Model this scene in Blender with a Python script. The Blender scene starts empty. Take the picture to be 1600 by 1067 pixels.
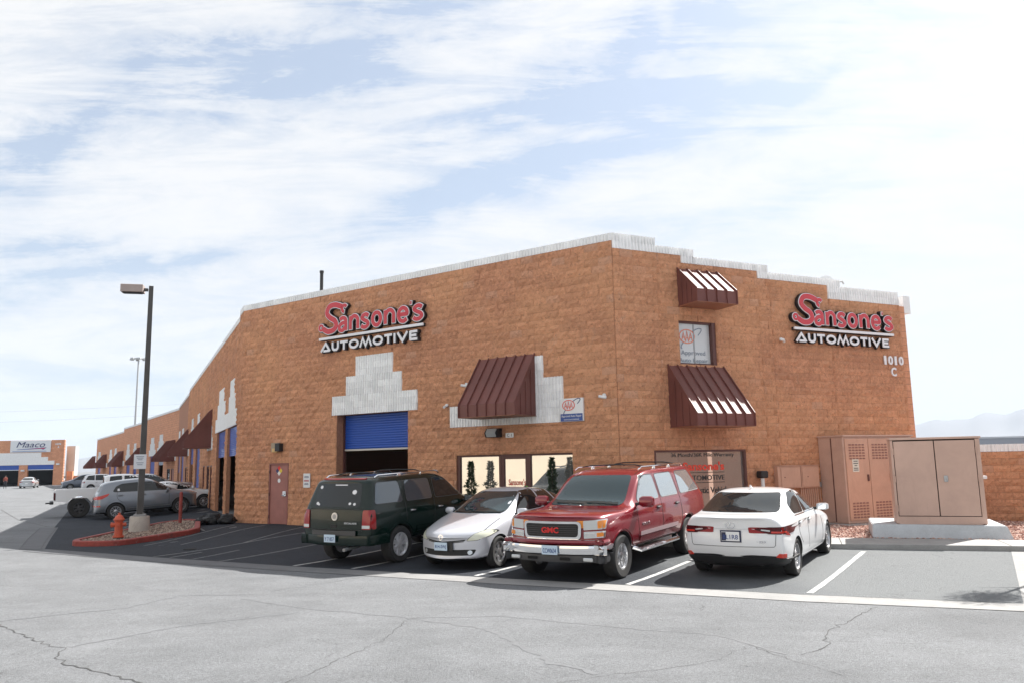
import bpy, bmesh, math, random
from math import sin, cos, pi, radians, sqrt, atan2
from mathutils import Vector, Matrix
from mathutils.bvhtree import BVHTree
from mathutils.geometry import delaunay_2d_cdt, intersect_point_tri_2d
random.seed(7)
S = bpy.context.scene
C = S.collection
# ------------------------------------------------------------------ camera
cam_d = bpy.data.cameras.new('camera'); cam = bpy.data.objects.new('camera', cam_d); C.objects.link(cam)
cam_d.sensor_width = 36; cam_d.lens = 28; cam_d.clip_end = 30000; cam_d.clip_start = 0.05
PI_, RO_ = radians(8.63), radians(1.085)
Rv = Vector((cos(RO_), sin(PI_)*sin(RO_), -cos(PI_)*sin(RO_)))
Uv = Vector((sin(RO_), -sin(PI_)*cos(RO_), cos(PI_)*cos(RO_)))
Fv = Vector((0, cos(PI_), sin(PI_)))
cam.matrix_world = Matrix(((Rv.x, Uv.x, -Fv.x, 0), (Rv.y, Uv.y, -Fv.y, 0), (Rv.z, Uv.z, -Fv.z, 1.9), (0, 0, 0, 1)))
S.camera = cam
# ------------------------------------------------------------------ light
SUN_AZ, SUN_EL = 52.0, 45.0           # azimuth clockwise from +Y
S.view_settings.view_transform = 'Standard'; S.view_settings.look = 'None'
S.view_settings.gamma = 1; S.view_settings.use_curve_mapping = False
S.view_settings.exposure = 1.22
W = bpy.data.worlds.new('World'); S.world = W; W.use_nodes = True
def build_world():
    nt = W.node_tree; N = nt.nodes; L = nt.links; N.clear()
    out = N.new('ShaderNodeOutputWorld'); bg = N.new('ShaderNodeBackground'); bg.inputs[1].default_value = 0.10
    sky = N.new('ShaderNodeTexSky'); sky.sky_type = 'NISHITA'; sky.sun_disc = False
    sky.sun_elevation = radians(SUN_EL); sky.sun_rotation = radians(SUN_AZ); sky.air_density = 1.0; sky.dust_density = 1.6; sky.ozone_density = 1.0
    tc = N.new('ShaderNodeTexCoord')
    sep = N.new('ShaderNodeSeparateXYZ'); L.new(tc.outputs['Generated'], sep.inputs[0])
    def m(op, a, b=None, c=None, clamp=False):
        n = N.new('ShaderNodeMath'); n.operation = op; n.use_clamp = clamp
        for i, v in enumerate((a, b, c)):
            if v is None: continue
            if isinstance(v, (int, float)): n.inputs[i].default_value = v
            else: L.new(v, n.inputs[i])
        return n.outputs[0]
    zz = m('ADD', m('MAXIMUM', sep.outputs[2], 0.0), 0.14)
    px = m('DIVIDE', sep.outputs[0], zz); py = m('DIVIDE', sep.outputs[1], zz)
    cmb = N.new('ShaderNodeCombineXYZ'); L.new(px, cmb.inputs[0]); L.new(py, cmb.inputs[1])
    def noise(vec, rot, sx, sy, scale, det, rough, dist, off):
        mp = N.new('ShaderNodeMapping'); mp.inputs['Rotation'].default_value = (0, 0, radians(rot)); mp.inputs['Scale'].default_value = (sx, sy, 1); mp.inputs['Location'].default_value = (off, off*1.7, 0)
        L.new(vec, mp.inputs[0]); nz = N.new('ShaderNodeTexNoise'); nz.inputs['Scale'].default_value = scale; nz.inputs['Detail'].default_value = det
        nz.inputs['Roughness'].default_value = rough; nz.inputs['Distortion'].default_value = dist; L.new(mp.outputs[0], nz.inputs['Vector']); return nz
    def rng(v, lo, hi, c=0.0, d=1.0):
        mr = N.new('ShaderNodeMapRange'); mr.interpolation_type = 'SMOOTHSTEP'; mr.inputs[1].default_value = lo; mr.inputs[2].default_value = hi; mr.inputs[3].default_value = c; mr.inputs[4].default_value = d; L.new(v, mr.inputs[0]); return mr.outputs[0]
    # slots of clear sky between cirrus sheets, drifting across the half of the sky ahead (tangent coordinates)
    yy = m('MAXIMUM', sep.outputs[1], 0.12); U0 = m('DIVIDE', sep.outputs[0], yy); V0 = m('DIVIDE', sep.outputs[2], yy)
    cu = N.new('ShaderNodeCombineXYZ'); L.new(U0, cu.inputs[0]); L.new(V0, cu.inputs[1])
    wn = noise(cu.outputs[0], 0, 1, 1.6, 3.2, 7, .6, .3, 4.1); sw = N.new('ShaderNodeSeparateXYZ'); L.new(wn.outputs['Color'], sw.inputs[0])
    U = m('ADD', U0, m('MULTIPLY', m('SUBTRACT', sw.outputs[0], .5), .34)); V = m('ADD', V0, m('MULTIPLY', m('SUBTRACT', sw.outputs[1], .5), .22))
    gap = None
    for (cx, cy, a, l, w, amp) in CLEAR:
        ca, sa = cos(radians(a)), sin(radians(a)); du = m('SUBTRACT', U, cx); dv = m('SUBTRACT', V, cy)
        p1 = m('DIVIDE', m('ADD', m('MULTIPLY', du, ca), m('MULTIPLY', dv, sa)), l*1.25); p2 = m('DIVIDE', m('SUBTRACT', m('MULTIPLY', dv, ca), m('MULTIPLY', du, sa)), w*1.25)
        e = m('MULTIPLY', m('POWER', 2.718, m('MULTIPLY', m('ADD', m('MULTIPLY', p1, p1), m('MULTIPLY', p2, p2)), -1.0)), amp); gap = e if gap is None else m('ADD', gap, e)
    front = rng(sep.outputs[1], .1, .3)
    a = rng(noise(cmb.outputs[0], 24, .45, 1.15, 1.0, 9, .56, .5, 3.3).outputs[0], .40, .58, .75, 0)       # elsewhere: the same kind of sheets
    gap = m('ADD', m('MULTIPLY', gap, front), m('MULTIPLY', a, m('SUBTRACT', 1.0, front)))
    st = noise(cu.outputs[0], -22, .8, 5.2, 3.6, 12, .72, .6, 1.7).outputs[0]; fine = noise(cu.outputs[0], -28, 1.2, 3.0, 9.0, 8, .7, .4, 6.1).outputs[0]
    gap = m('MULTIPLY', gap, m('ADD', rng(st, .30, .62, 1.15, .45), rng(fine, .35, .7, .15, -.15)))
    gap = m('ADD', m('MULTIPLY', gap, 1.3), m('MULTIPLY', m('ADD', rng(st, .36, .58, .38, 0), rng(fine, .33, .6, .14, 0)), front))
    cl = m('SUBTRACT', 1.0, gap, clamp=True)
    # clouds brighten towards the sun
    dt = N.new('ShaderNodeVectorMath'); dt.operation = 'DOT_PRODUCT'; L.new(tc.outputs['Generated'], dt.inputs[0]); dt.inputs[1].default_value = (sin(radians(SUN_AZ))*cos(radians(SUN_EL)), cos(radians(SUN_AZ))*cos(radians(SUN_EL)), sin(radians(SUN_EL)))
    glow = m('MULTIPLY', m('POWER', m('MAXIMUM', dt.outputs['Value'], 0.0), 6.0), .22)
    mix = N.new('ShaderNodeMix'); mix.data_type = 'RGBA'; L.new(cl, mix.inputs['Factor'])
    bw = N.new('ShaderNodeMix'); bw.data_type = 'RGBA'; bw.inputs['Factor'].default_value = .70     # thin high haze in the clear slots
    L.new(sky.outputs[0], bw.inputs['A']); bw.inputs['B'].default_value = (2.4, 2.74, 3.25, 1); L.new(bw.outputs['Result'], mix.inputs['A']); mix.inputs['B'].default_value = (4.32, 4.33, 4.36, 1)
    sc = N.new('ShaderNodeVectorMath'); sc.operation = 'SCALE'; L.new(mix.outputs['Result'], sc.inputs[0]); L.new(m('ADD', glow, .95), sc.inputs['Scale'])
    L.new(sc.outputs[0], bg.inputs[0]); L.new(bg.outputs[0], out.inputs[0])
CLEAR = [(-0.319, 0.524, 0, 0.165, 0.042, 1.0), (-0.174, 0.596, 18, 0.148, 0.035, 0.9), (0.179, 0.536, 24, 0.174, 0.037, 1.35), (0.089, 0.398, 21, 0.174, 0.026, 1.35), (0.336, 0.44, 14, 0.104, 0.017, 0.5), (-0.619, 0.406, 28, 0.113, 0.037, 0.75), (-0.609, 0.258, 4, 0.104, 0.026, 0.5), (0.544, 0.58, 5, 0.148, 0.012, 0.5), (-0.147, 0.326, 8, 0.165, 0.023, 0.35), (-0.47, 0.277, 4, 0.13, 0.014, 0.45), (-0.534, 0.108, 0, 0.226, 0.052, 0.35), (-0.268, 0.135, 8, 0.139, 0.026, 0.25), (0.246, 0.579, 50, 0.052, 0.012, -0.5), (0.42, 0.52, 10, 0.20, 0.018, 0.55), (0.33, 0.33, 12, 0.16, 0.014, 0.35), (0.0, 0.47, 25, 0.10, 0.012, 0.4), (0.55, 0.40, 8, 0.18, 0.012, 0.3)]
build_world()
sun_d = bpy.data.lights.new('sun', 'SUN'); sun = bpy.data.objects.new('sun', sun_d); C.objects.link(sun)
sun_d.energy = 4.9; sun_d.angle = radians(.53); sun_d.color = (1, .965, .91)
sd = Vector((sin(radians(SUN_AZ))*cos(radians(SUN_EL)), cos(radians(SUN_AZ))*cos(radians(SUN_EL)), sin(radians(SUN_EL))))
sun.rotation_euler = sd.to_track_quat('Z', 'Y').to_euler(); sun.location = (20, 30, 40)
# ------------------------------------------------------------------ materials
MATS = {}
def mat(name, col=(.5, .5, .5), rough=.6, metal=0.0, coat=0.0, spec=.5, emis=None, noise=None, bump=None, ior=None, coatr=.03):
    """plain principled; noise=(scale, amount) varies value, bump=(scale, strength, distance)"""
    if name in MATS: return MATS[name]
    m = bpy.data.materials.new(name); m.use_nodes = True; nt = m.node_tree; N, L = nt.nodes, nt.links
    b = N['Principled BSDF']; b.inputs['Base Color'].default_value = (*col, 1); b.inputs['Roughness'].default_value = rough
    b.inputs['Metallic'].default_value = metal; b.inputs['Coat Weight'].default_value = coat; b.inputs['Coat Roughness'].default_value = coatr
    b.inputs['Specular IOR Level'].default_value = spec
    if ior: b.inputs['IOR'].default_value = ior
    if emis: b.inputs['Emission Color'].default_value = (*emis[:3], 1); b.inputs['Emission Strength'].default_value = emis[3]
    if noise or bump:
        tc = N.new('ShaderNodeTexCoord')
        if noise:
            nz = N.new('ShaderNodeTexNoise'); nz.inputs['Scale'].default_value = noise[0]; nz.inputs['Detail'].default_value = 6
            L.new(tc.outputs['Object'], nz.inputs['Vector'])
            mr = N.new('ShaderNodeMapRange'); mr.inputs[1].default_value = .3; mr.inputs[2].default_value = .7
            mr.inputs[3].default_value = 1-noise[1]; mr.inputs[4].default_value = 1+noise[1]*.6
            L.new(nz.outputs[0], mr.inputs[0])
            hs = N.new('ShaderNodeHueSaturation'); hs.inputs['Color'].default_value = (*col, 1); L.new(mr.outputs[0], hs.inputs['Value'])
            L.new(hs.outputs[0], b.inputs['Base Color'])
        if bump:
            nb = N.new('ShaderNodeTexNoise'); nb.inputs['Scale'].default_value = bump[0]; nb.inputs['Detail'].default_value = 5
            L.new(tc.outputs['Object'], nb.inputs['Vector'])
            bp = N.new('ShaderNodeBump'); bp.inputs['Strength'].default_value = bump[1]; bp.inputs['Distance'].default_value = bump[2]
            L.new(nb.outputs[0], bp.inputs['Height']); L.new(bp.outputs[0], b.inputs['Normal'])
    MATS[name] = m; return m

class NG:
    """small node-graph writer for the bigger materials"""
    def __init__(s, name):
        s.m = bpy.data.materials.new(name); s.m.use_nodes = True; s.N = s.m.node_tree.nodes; s.L = s.m.node_tree.links
        s.b = s.N['Principled BSDF']; MATS[name] = s.m
        s.pos = s.N.new('ShaderNodeNewGeometry').outputs['Position']
    def lk(s, v, sock):
        if isinstance(v, (int, float)): sock.default_value = v
        elif isinstance(v, tuple): sock.default_value = (*v, 1) if len(v) == 3 and sock.type == 'RGBA' else v
        else: s.L.new(v, sock)
    def math(s, op, a, b=0.0, clamp=False):
        n = s.N.new('ShaderNodeMath'); n.operation = op; n.use_clamp = clamp; s.lk(a, n.inputs[0]); s.lk(b, n.inputs[1]); return n.outputs[0]
    def noise(s, scale, det=5, rough=.55, vec=None, dist=0.0, stretch=None, rot=0):
        n = s.N.new('ShaderNodeTexNoise'); n.inputs['Scale'].default_value = scale; n.inputs['Detail'].default_value = det
        n.inputs['Roughness'].default_value = rough; n.inputs['Distortion'].default_value = dist
        v = vec or s.pos
        if stretch or rot:
            mp = s.N.new('ShaderNodeMapping'); mp.inputs['Scale'].default_value = stretch or (1, 1, 1); mp.inputs['Rotation'].default_value = (0, 0, rot)
            s.L.new(v, mp.inputs[0]); v = mp.outputs[0]
        s.L.new(v, n.inputs['Vector']); return n.outputs[0]
    def rng(s, v, a, b, c=0.0, d=1.0, smooth=False):
        n = s.N.new('ShaderNodeMapRange'); n.inputs[1].default_value = a; n.inputs[2].default_value = b; n.inputs[3].default_value = c; n.inputs[4].default_value = d
        if smooth: n.interpolation_type = 'SMOOTHSTEP'
        s.lk(v, n.inputs[0]); return n.outputs[0]
    def mix(s, f, a, b, mode='MIX'):
        n = s.N.new('ShaderNodeMix'); n.data_type = 'RGBA'; n.blend_type = mode
        s.lk(f, n.inputs['Factor']); s.lk(a, n.inputs['A']); s.lk(b, n.inputs['B']); return n.outputs['Result']
    def val(s, col, v):
        n = s.N.new('ShaderNodeHueSaturation'); s.lk(col, n.inputs['Color']); s.lk(v, n.inputs['Value']); return n.outputs[0]
    def voro(s, scale, feature='DISTANCE_TO_EDGE', rnd=1.0, vec=None):
        n = s.N.new('ShaderNodeTexVoronoi'); n.feature = feature; n.inputs['Scale'].default_value = scale; n.inputs['Randomness'].default_value = rnd
        s.L.new(vec or s.pos, n.inputs['Vector']); return n.outputs[0]
    def bump(s, h, strength, dist, prev=None):
        n = s.N.new('ShaderNodeBump'); n.inputs['Strength'].default_value = strength; n.inputs['Distance'].default_value = dist
        s.L.new(h, n.inputs['Height'])
        if prev: s.L.new(prev, n.inputs['Normal'])
        s.L.new(n.outputs[0], s.b.inputs['Normal']); return n.outputs[0]
    def col(s, c): s.lk(c, s.b.inputs['Base Color'])
    def rough(s, r): s.lk(r, s.b.inputs['Roughness'])

def asphalt(name, base, crackw, crackmask, streak, tone2=None):
    g = NG(name)
    sp = g.noise(85, 3, .7); big = g.noise(.35, 4, .55, dist=.6); mid = g.noise(2.2, 5, .6)
    c = g.val(base, g.rng(sp, .3, .7, .62, 1.38)); c = g.val(c, g.rng(g.noise(28, 4, .75), .32, .68, .80, 1.20))
    c = g.val(c, g.rng(big, .3, .7, .86, 1.12)); c = g.val(c, g.rng(mid, .3, .7, .92, 1.07))
    st = g.noise(1.0, 5, .6, stretch=(.12, 1.1, 1), rot=radians(STREAK_ROT))
    c = g.val(c, g.rng(st, .3, .7, 1-streak, 1+streak))
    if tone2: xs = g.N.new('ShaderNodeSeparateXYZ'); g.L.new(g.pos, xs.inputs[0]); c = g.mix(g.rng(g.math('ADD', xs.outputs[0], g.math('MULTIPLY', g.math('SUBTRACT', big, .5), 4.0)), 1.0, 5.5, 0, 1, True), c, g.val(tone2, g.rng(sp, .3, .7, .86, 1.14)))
    # patch tone
    c = g.mix(g.rng(g.noise(.9, 3, .5), .55, .75, 0, .25), c, tuple(x*1.25 for x in base)) if not tone2 else c
    # oil spots
    c = g.mix(g.rng(g.noise(.75, 6, .7, dist=1.5), .66, .8, 0, .35), c, tuple(x*.55 for x in base))
    # wandering hairline cracks
    warp = g.N.new('ShaderNodeVectorMath'); warp.operation = 'ADD'; wn = g.N.new('ShaderNodeTexNoise'); wn.inputs['Scale'].default_value = 1.8; wn.inputs['Detail'].default_value = 5
    g.L.new(g.pos, wn.inputs['Vector']); sc = g.N.new('ShaderNodeVectorMath'); sc.operation = 'SCALE'; sc.inputs['Scale'].default_value = 1.0
    g.L.new(wn.outputs['Color'], sc.inputs[0]); g.L.new(g.pos, warp.inputs[0]); g.L.new(sc.outputs[0], warp.inputs[1])
    for s_, w_, lo in ((.55, crackw*.6, .45), (1.9, crackw, .46), (4.2, crackw*1.6, .52)):
        v = g.voro(s_, vec=warp.outputs[0])
        line = g.rng(v, 0, w_, 1, 0)
        msk = g.rng(g.noise(.45+.3*s_, 4, .6), lo, lo+.1, 0, crackmask)
        c = g.mix(g.math('MULTIPLY', line, msk), c, tuple(x*.35 for x in base))
    g.col(c); g.rough(.85); g.b.inputs['Specular IOR Level'].default_value = .25
    g.bump(g.math('ADD', g.noise(120, 4, .7), g.noise(32, 4, .7)), 1.0, .012)
    return g.m
STREAK_ROT = 27
M_ROAD = asphalt('road_asphalt', (.176, .182, .190), .005, .75, .07)
M_LOT = asphalt('lot_asphalt', (.030, .035, .045), .006, .5, .08, (.168, .177, .182))   # sealed left with its shade darkened into the colour, faded right
def concrete(name, base, grime=.25, left_shade=None):
    g = NG(name)
    c = g.val(base, g.rng(g.noise(60, 3, .7), .3, .7, .88, 1.12)); c = g.val(c, g.rng(g.noise(2.5, 6, .65), .3, .7, .85, 1.1))
    c = g.mix(g.rng(g.noise(1.1, 6, .7, dist=1), .58, .8, 0, grime), c, tuple(x*.5 for x in base))
    if left_shade: xs = g.N.new('ShaderNodeSeparateXYZ'); g.L.new(g.pos, xs.inputs[0]); c = g.mix(g.rng(g.math('ADD', xs.outputs[0], g.math('MULTIPLY', g.noise(.8, 4, .6), 3.0)), -4.5, 1.5, .85, 0, True), c, g.val(left_shade, g.rng(g.noise(3, 5, .7), .3, .7, .8, 1.2)))
    g.col(c); g.rough(.85); g.bump(g.noise(45, 4, .7), .3, .006); return g.m
M_CONC = concrete('concrete', (.32, .315, .305)); M_GUT = concrete('gutter_concrete', (.27, .266, .26), .45, (.085, .09, .10))  # gutter: shade of its left stretch mixed into the colour, darker and bluer
M_CONC2 = concrete('pad_concrete', (.52, .55, .57), .35)
def line_paint():
    g = NG('worn_white_paint')
    w = g.rng(g.noise(9, 6, .75), .36, .50, .35, 1); w2 = g.rng(g.noise(1.2, 3, .6), .35, .6, .45, 1)
    c = g.mix(g.math('MULTIPLY', w, w2), (.15, .155, .16), (.55, .55, .54)); g.col(c); g.rough(.8); return g.m
M_LINE = line_paint(); M_LINEW = mat('faint_line_paint', (.15, .155, .16), .85, noise=(7, .5))
M_CRACK = mat('crack_shadow', (.065, .065, .065), .95)
M_STAIN = mat('sealed_seam', (.134, .139, .146), .85, noise=(12, .15))

def splitface(name, tint_attr):
    g = NG(name)
    base = (.82, .39, .215)
    n1 = g.noise(11, 8, .78); n2 = g.noise(1.5, 5, .6, dist=.8); n3 = g.noise(.42, 3, .5); n4 = g.noise(34, 4, .7)
    c = g.mix(g.rng(n1, .36, .62), (.43, .200, .118), (.90, .475, .300)); c = g.mix(g.rng(n4, .38, .62, .55, 0), c, (.55, .255, .13))
    c = g.mix(.25, c, base)
    c = g.mix(g.rng(n2, .45, .72, 0, .40), c, (.58, .27, .17)); c = g.mix(g.rng(n3, .4, .65, 0, .40), c, (.92, .49, .26)); c = g.mix(g.rng(g.noise(2.3, 5, .7, dist=1.2), .60, .74, 0, .35), c, (.58, .40, .31))
    if tint_attr:
        a = g.N.new('ShaderNodeAttribute'); a.attribute_name = 'tint'; r = a.outputs['Fac']
    else:
        r = g.N.new('ShaderNodeObjectInfo').outputs['Random']
    c = g.val(c, g.rng(r, 0, 1, .90, 1.09)); c = g.mix(g.rng(r, .94, .97, 0, .30), c, (.55, .38, .30))
    # run-off grime under things, streaked downwards
    st = g.noise(1.0, 6, .7, stretch=(2.6, 2.6, .35))
    c = g.mix(g.rng(st, .60, .78, 0, .35), c, (.34, .20, .14))
    pits = g.rng(g.noise(14, 6, .8, dist=.6), .55, .66, 0, .70); c = g.mix(pits, c, (.27, .12, .065))
    g.col(c); g.rough(.93); g.b.inputs['Specular IOR Level'].default_value = .2
    h = g.math('ADD', g.noise(13, 7, .8), g.math('MULTIPLY', g.noise(45, 4, .8), .35))
    g.bump(h, 1.0, .07); return g.m
M_BLK = splitface('splitface_block', False); M_BLKJ = splitface('splitface_block_courses', True)
M_MORT = mat('mortar', (.42, .20, .12), .95, noise=(12, .2))
def fluted():
    g = NG('white_fluted_block'); rn = g.N.new('ShaderNodeObjectInfo').outputs['Random']
    c = g.val((.90, .905, .90), g.rng(g.noise(5, 6, .7), .3, .7, .9, 1.05)); c = g.mix(g.rng(g.noise(1.4, 6, .8, stretch=(3, 3, .6)), .6, .75, 0, .35), c, (.42, .38, .34))
    c = g.mix(g.rng(g.noise(70, 2, .5), .68, .74, 0, .5), c, (.2, .2, .2))
    c = g.val(c, g.rng(rn, 0, 1, .90, 1.04)); c = g.mix(g.rng(g.noise(6, 6, .8), .60, .72, 0, .35), c, (.5, .46, .40)); g.col(c); g.rough(.75); g.bump(g.noise(60, 4, .7), .4, .01); return g.m
M_WHT = fluted()
M_AWN = mat('maroon_metal', (.165, .062, .052), .46, coat=.0, spec=.3, noise=(1.3, .18))
M_BLUE = mat('blue_slat', (.010, .075, .40), .45, coat=.2)
M_BROWN = mat('brown_frame', (.105, .038, .030), .5)
M_DOOR = mat('steel_door_paint', (.34, .135, .11), .55, noise=(3, .12))
def cabinet_paint(name, base):
    g = NG(name); c = g.val(base, g.rng(g.noise(1.6, 5, .65, dist=.5), .3, .7, .88, 1.06)); c = g.mix(g.rng(g.noise(1.0, 6, .75, stretch=(5, 5, .8)), .58, .75, 0, .28), c, tuple(x*.55 for x in base)); c = g.mix(g.rng(g.noise(9, 7, .85), .66, .72, 0, .6), c, (.25, .13, .08))
    g.col(c); g.rough(.55); g.bump(g.noise(4, 4, .6), .15, .01); return g.m
M_CAB = cabinet_paint('cabinet_paint', (.55, .37, .295))
M_CAB2 = cabinet_paint('cabinet_paint_orange', (.56, .33, .235))
M_BLK_PL = mat('black_plastic', (.015, .015, .016), .5)
M_RUB = mat('tyre_rubber', (.022, .021, .021), .8, noise=(20, .3))
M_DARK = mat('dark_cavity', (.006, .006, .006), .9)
M_CHROME = mat('chrome', (.75, .76, .78), .08, 1.0)
M_ALLOY = mat('alloy', (.50, .50, .51), .28, .85)
M_WHITE = mat('white_gloss', (.75, .76, .76), .35)
M_GREY = mat('grey_metal', (.28, .28, .28), .45, .3)
M_GALV = mat('galvanised', (.45, .46, .46), .5, .4)
def kerb_paint():
    g = NG('kerb_red'); c = g.val((.27, .045, .035), g.rng(g.noise(6, 5, .7), .3, .7, .7, 1.2)); c = g.mix(g.rng(g.noise(7, 7, .8, dist=.6), .60, .66, 0, .75), c, (.30, .27, .25)); c = g.mix(g.rng(g.noise(2.2, 5, .7), .6, .75, 0, .6), c, (.05, .04, .04))
    g.col(c); g.rough(.7); g.bump(g.noise(30, 4, .7), .4, .008); return g.m
M_RED = kerb_paint()
M_HYD = mat('hydrant_red', (.52, .085, .035), .5, noise=(5, .2))
def glass_mat(name, col, metal=0.0, spec=.5, rough=.02):
    return mat(name, col, rough, metal, spec=spec, ior=1.5)
M_GL = glass_mat('tinted_glass', (.012, .015, .016))
M_GLF = glass_mat('windscreen_glass', (.020, .036, .042))
M_GLT = glass_mat('mirror_tint', (.30, .32, .33), .75)
M_MIRR = mat('mirror_glass', (.8, .8, .8), .03, 1.0)
def paint(name, col, metal=.0, rough=.32): return mat(name, col, rough, metal, coat=1.0, spec=.5, coatr=.04)
# ------------------------------------------------------------------ mesh helpers
class MB:
    def __init__(s): s.v = []; s.f = []; s.m = []; s.mat = 0
    def add(s, vs, fs, M=None):
        o = len(s.v)
        for v in vs:
            v = Vector(v); s.v.append(tuple(M @ v) if M is not None else tuple(v))
        for f in fs: s.f.append(tuple(i+o for i in f)); s.m.append(s.mat)
        return s
    def box(s, x0, x1, y0, y1, z0, z1, M=None):
        vs = [(x, y, z) for x in (x0, x1) for y in (y0, y1) for z in (z0, z1)]
        return s.add(vs, [(0, 1, 3, 2), (4, 6, 7, 5), (0, 4, 5, 1), (2, 3, 7, 6), (0, 2, 6, 4), (1, 5, 7, 3)], M)
    def bbox(s, x0, x1, y0, y1, z0, z1, b=.01, M=None):
        """box with chamfered edges"""
        xs, ys, zs = (x0, x1), (y0, y1), (z0, z1); vs = []; idx = {}
        for i in (0, 1):
            for j in (0, 1):
                for k in (0, 1):
                    sx, sy, sz = (1 if i == 0 else -1), (1 if j == 0 else -1), (1 if k == 0 else -1)
                    x, y, z = xs[i], ys[j], zs[k]
                    idx[i, j, k] = len(vs)
                    vs += [(x, y+sy*b, z+sz*b), (x+sx*b, y, z+sz*b), (x+sx*b, y+sy*b, z)]
        bm = bmesh.new(); bv = [bm.verts.new(v) for v in vs]; r = bmesh.ops.convex_hull(bm, input=bv)
        bm.verts.index_update(); bmesh.ops.recalc_face_normals(bm, faces=bm.faces)
        bm.verts.index_update(); V = [tuple(v.co) for v in bm.verts]; F = [tuple(v.index for v in f.verts) for f in bm.faces]; bm.free()
        return s.add(V, F, M)
    def prism(s, poly, z0, z1, M=None):
        """poly in xy, extruded in z"""
        n = len(poly); vs = [(x, y, z0) for x, y in poly]+[(x, y, z1) for x, y in poly]
        fs = [tuple(range(n-1, -1, -1)), tuple(range(n, 2*n))]+[(i, (i+1) % n, (i+1) % n+n, i+n) for i in range(n)]
        return s.add(vs, fs, M)
    def lathe(s, prof, n=24, M=None, closed=False):
        """prof [(r,z)] round the z axis"""
        vs = []; fs = []; k = len(prof)
        for i in range(n):
            a = 2*pi*i/n
            for r, z in prof: vs.append((r*cos(a), r*sin(a), z))
        for i in range(n):
            j = (i+1) % n
            for q in range(k if closed else k-1):
                p = (q+1) % k; fs.append((i*k+q, j*k+q, j*k+p, i*k+p))
        if not closed:
            if prof[0][0] > 1e-6: fs.append(tuple(i*k for i in range(n-1, -1, -1)))
            if prof[-1][0] > 1e-6: fs.append(tuple(i*k+k-1 for i in range(n)))
        return s.add(vs, fs, M)
    def cyl(s, a, b, r, n=12, r2=None):
        a, b = Vector(a), Vector(b); d = b-a; q = d.to_track_quat('Z', 'Y').to_matrix().to_4x4(); M = Matrix.Translation(a) @ q
        return s.lathe([(r, 0), (r if r2 is None else r2, d.length)], n, M)
    def tube(s, pts, r, n=8):
        pts = [Vector(p) for p in pts]; rings = []; up = Vector((0, 0, 1))
        for i, p in enumerate(pts):
            t = (pts[min(i+1, len(pts)-1)]-pts[max(i-1, 0)]).normalized()
            a = t.cross(up if abs(t.z) < .95 else Vector((1, 0, 0))).normalized(); b = t.cross(a)
            rr = r[i] if isinstance(r, (list, tuple)) else r
            rings.append([p+a*rr*cos(2*pi*k/n)+b*rr*sin(2*pi*k/n) for k in range(n)])
        vs = [v for rg in rings for v in rg]; fs = [(i*n+k, i*n+(k+1) % n, (i+1)*n+(k+1) % n, (i+1)*n+k) for i in range(len(pts)-1) for k in range(n)]
        fs += [tuple(range(n-1, -1, -1)), tuple((len(pts)-1)*n+k for k in range(n))]
        return s.add(vs, fs)
    def ribbon(s, pts, w, z0, z1, closed=False, M=None, cap=0.0):
        """stroke of width w along 2d pts, extruded z0..z1 (local xy, z out)"""
        P = [Vector(p) for p in pts]; n = len(P)
        if not closed and cap:
            P[0] = P[0]+(P[0]-P[1]).normalized()*cap; P[-1] = P[-1]+(P[-1]-P[-2]).normalized()*cap
        Lf, Rt = [], []
        for i in range(n):
            if closed: a, b = P[(i-1) % n], P[(i+1) % n]; d0 = (P[i]-a).normalized(); d1 = (b-P[i]).normalized()
            else:
                d1 = (P[i+1]-P[i]).normalized() if i < n-1 else (P[i]-P[i-1]).normalized()
                d0 = (P[i]-P[i-1]).normalized() if i > 0 else d1
            t = (d0+d1); t = t.normalized() if t.length > 1e-5 else d1
            nn = Vector((-t.y, t.x)); c = max(.5, abs(t.dot(d1))); o = nn*(w/2/c)
            Lf.append(P[i]+o); Rt.append(P[i]-o)
        vs = []
        for i in range(n):
            for q in (Lf[i], Rt[i]):
                vs.append((q.x, q.y, z0)); vs.append((q.x, q.y, z1))
        fs = []
        for i in range(n if closed else n-1):
            a = i*4; b = ((i+1) % n)*4
            fs += [(a+1, a+3, b+3, b+1), (a, b, b+2, a+2), (a, a+1, b+1, b), (a+2, b+2, b+3, a+3)]
        if not closed: e = (n-1)*4; fs += [(0, 2, 3, 1), (e, e+1, e+3, e+2)]
        return s.add(vs, fs, M)
    def mesh(s, name, mats, smooth=None):
        me = bpy.data.meshes.new(name); me.from_pydata(s.v, [], s.f)
        for m in (mats if isinstance(mats, (list, tuple)) else [mats]): me.materials.append(m)
        if any(s.m): me.polygons.foreach_set('material_index', s.m)
        bm = bmesh.new(); bm.from_mesh(me); bmesh.ops.recalc_face_normals(bm, faces=bm.faces)
        if smooth is not None: sharpen(bm, smooth)
        bm.to_mesh(me); bm.free(); me.update(); return me
    def build(s, name, mats, parent=None, smooth=None, M=None):
        return obj(name, s.mesh(name, mats, smooth), parent, M)
def sharpen(bm, deg):
    for f in bm.faces: f.smooth = True
    for e in bm.edges: e.smooth = e.calc_face_angle(0) < radians(deg)
def obj(name, me, parent=None, M=None):
    o = bpy.data.objects.new(name, me); C.objects.link(o)
    if parent is not None: o.parent = parent
    if M is not None: o.matrix_basis = M
    return o
def tag(o, label=None, cat=None, group=None, kind=None):
    if label: o['label'] = label
    if cat: o['category'] = cat
    if group: o['group'] = group
    if kind: o['kind'] = kind
    return o
def thing(name, label, cat, M=None, group=None):
    o = bpy.data.objects.new(name, None); C.objects.link(o); o.empty_display_size = .2
    if M is not None: o.matrix_basis = M
    return tag(o, label, cat, group)
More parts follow.
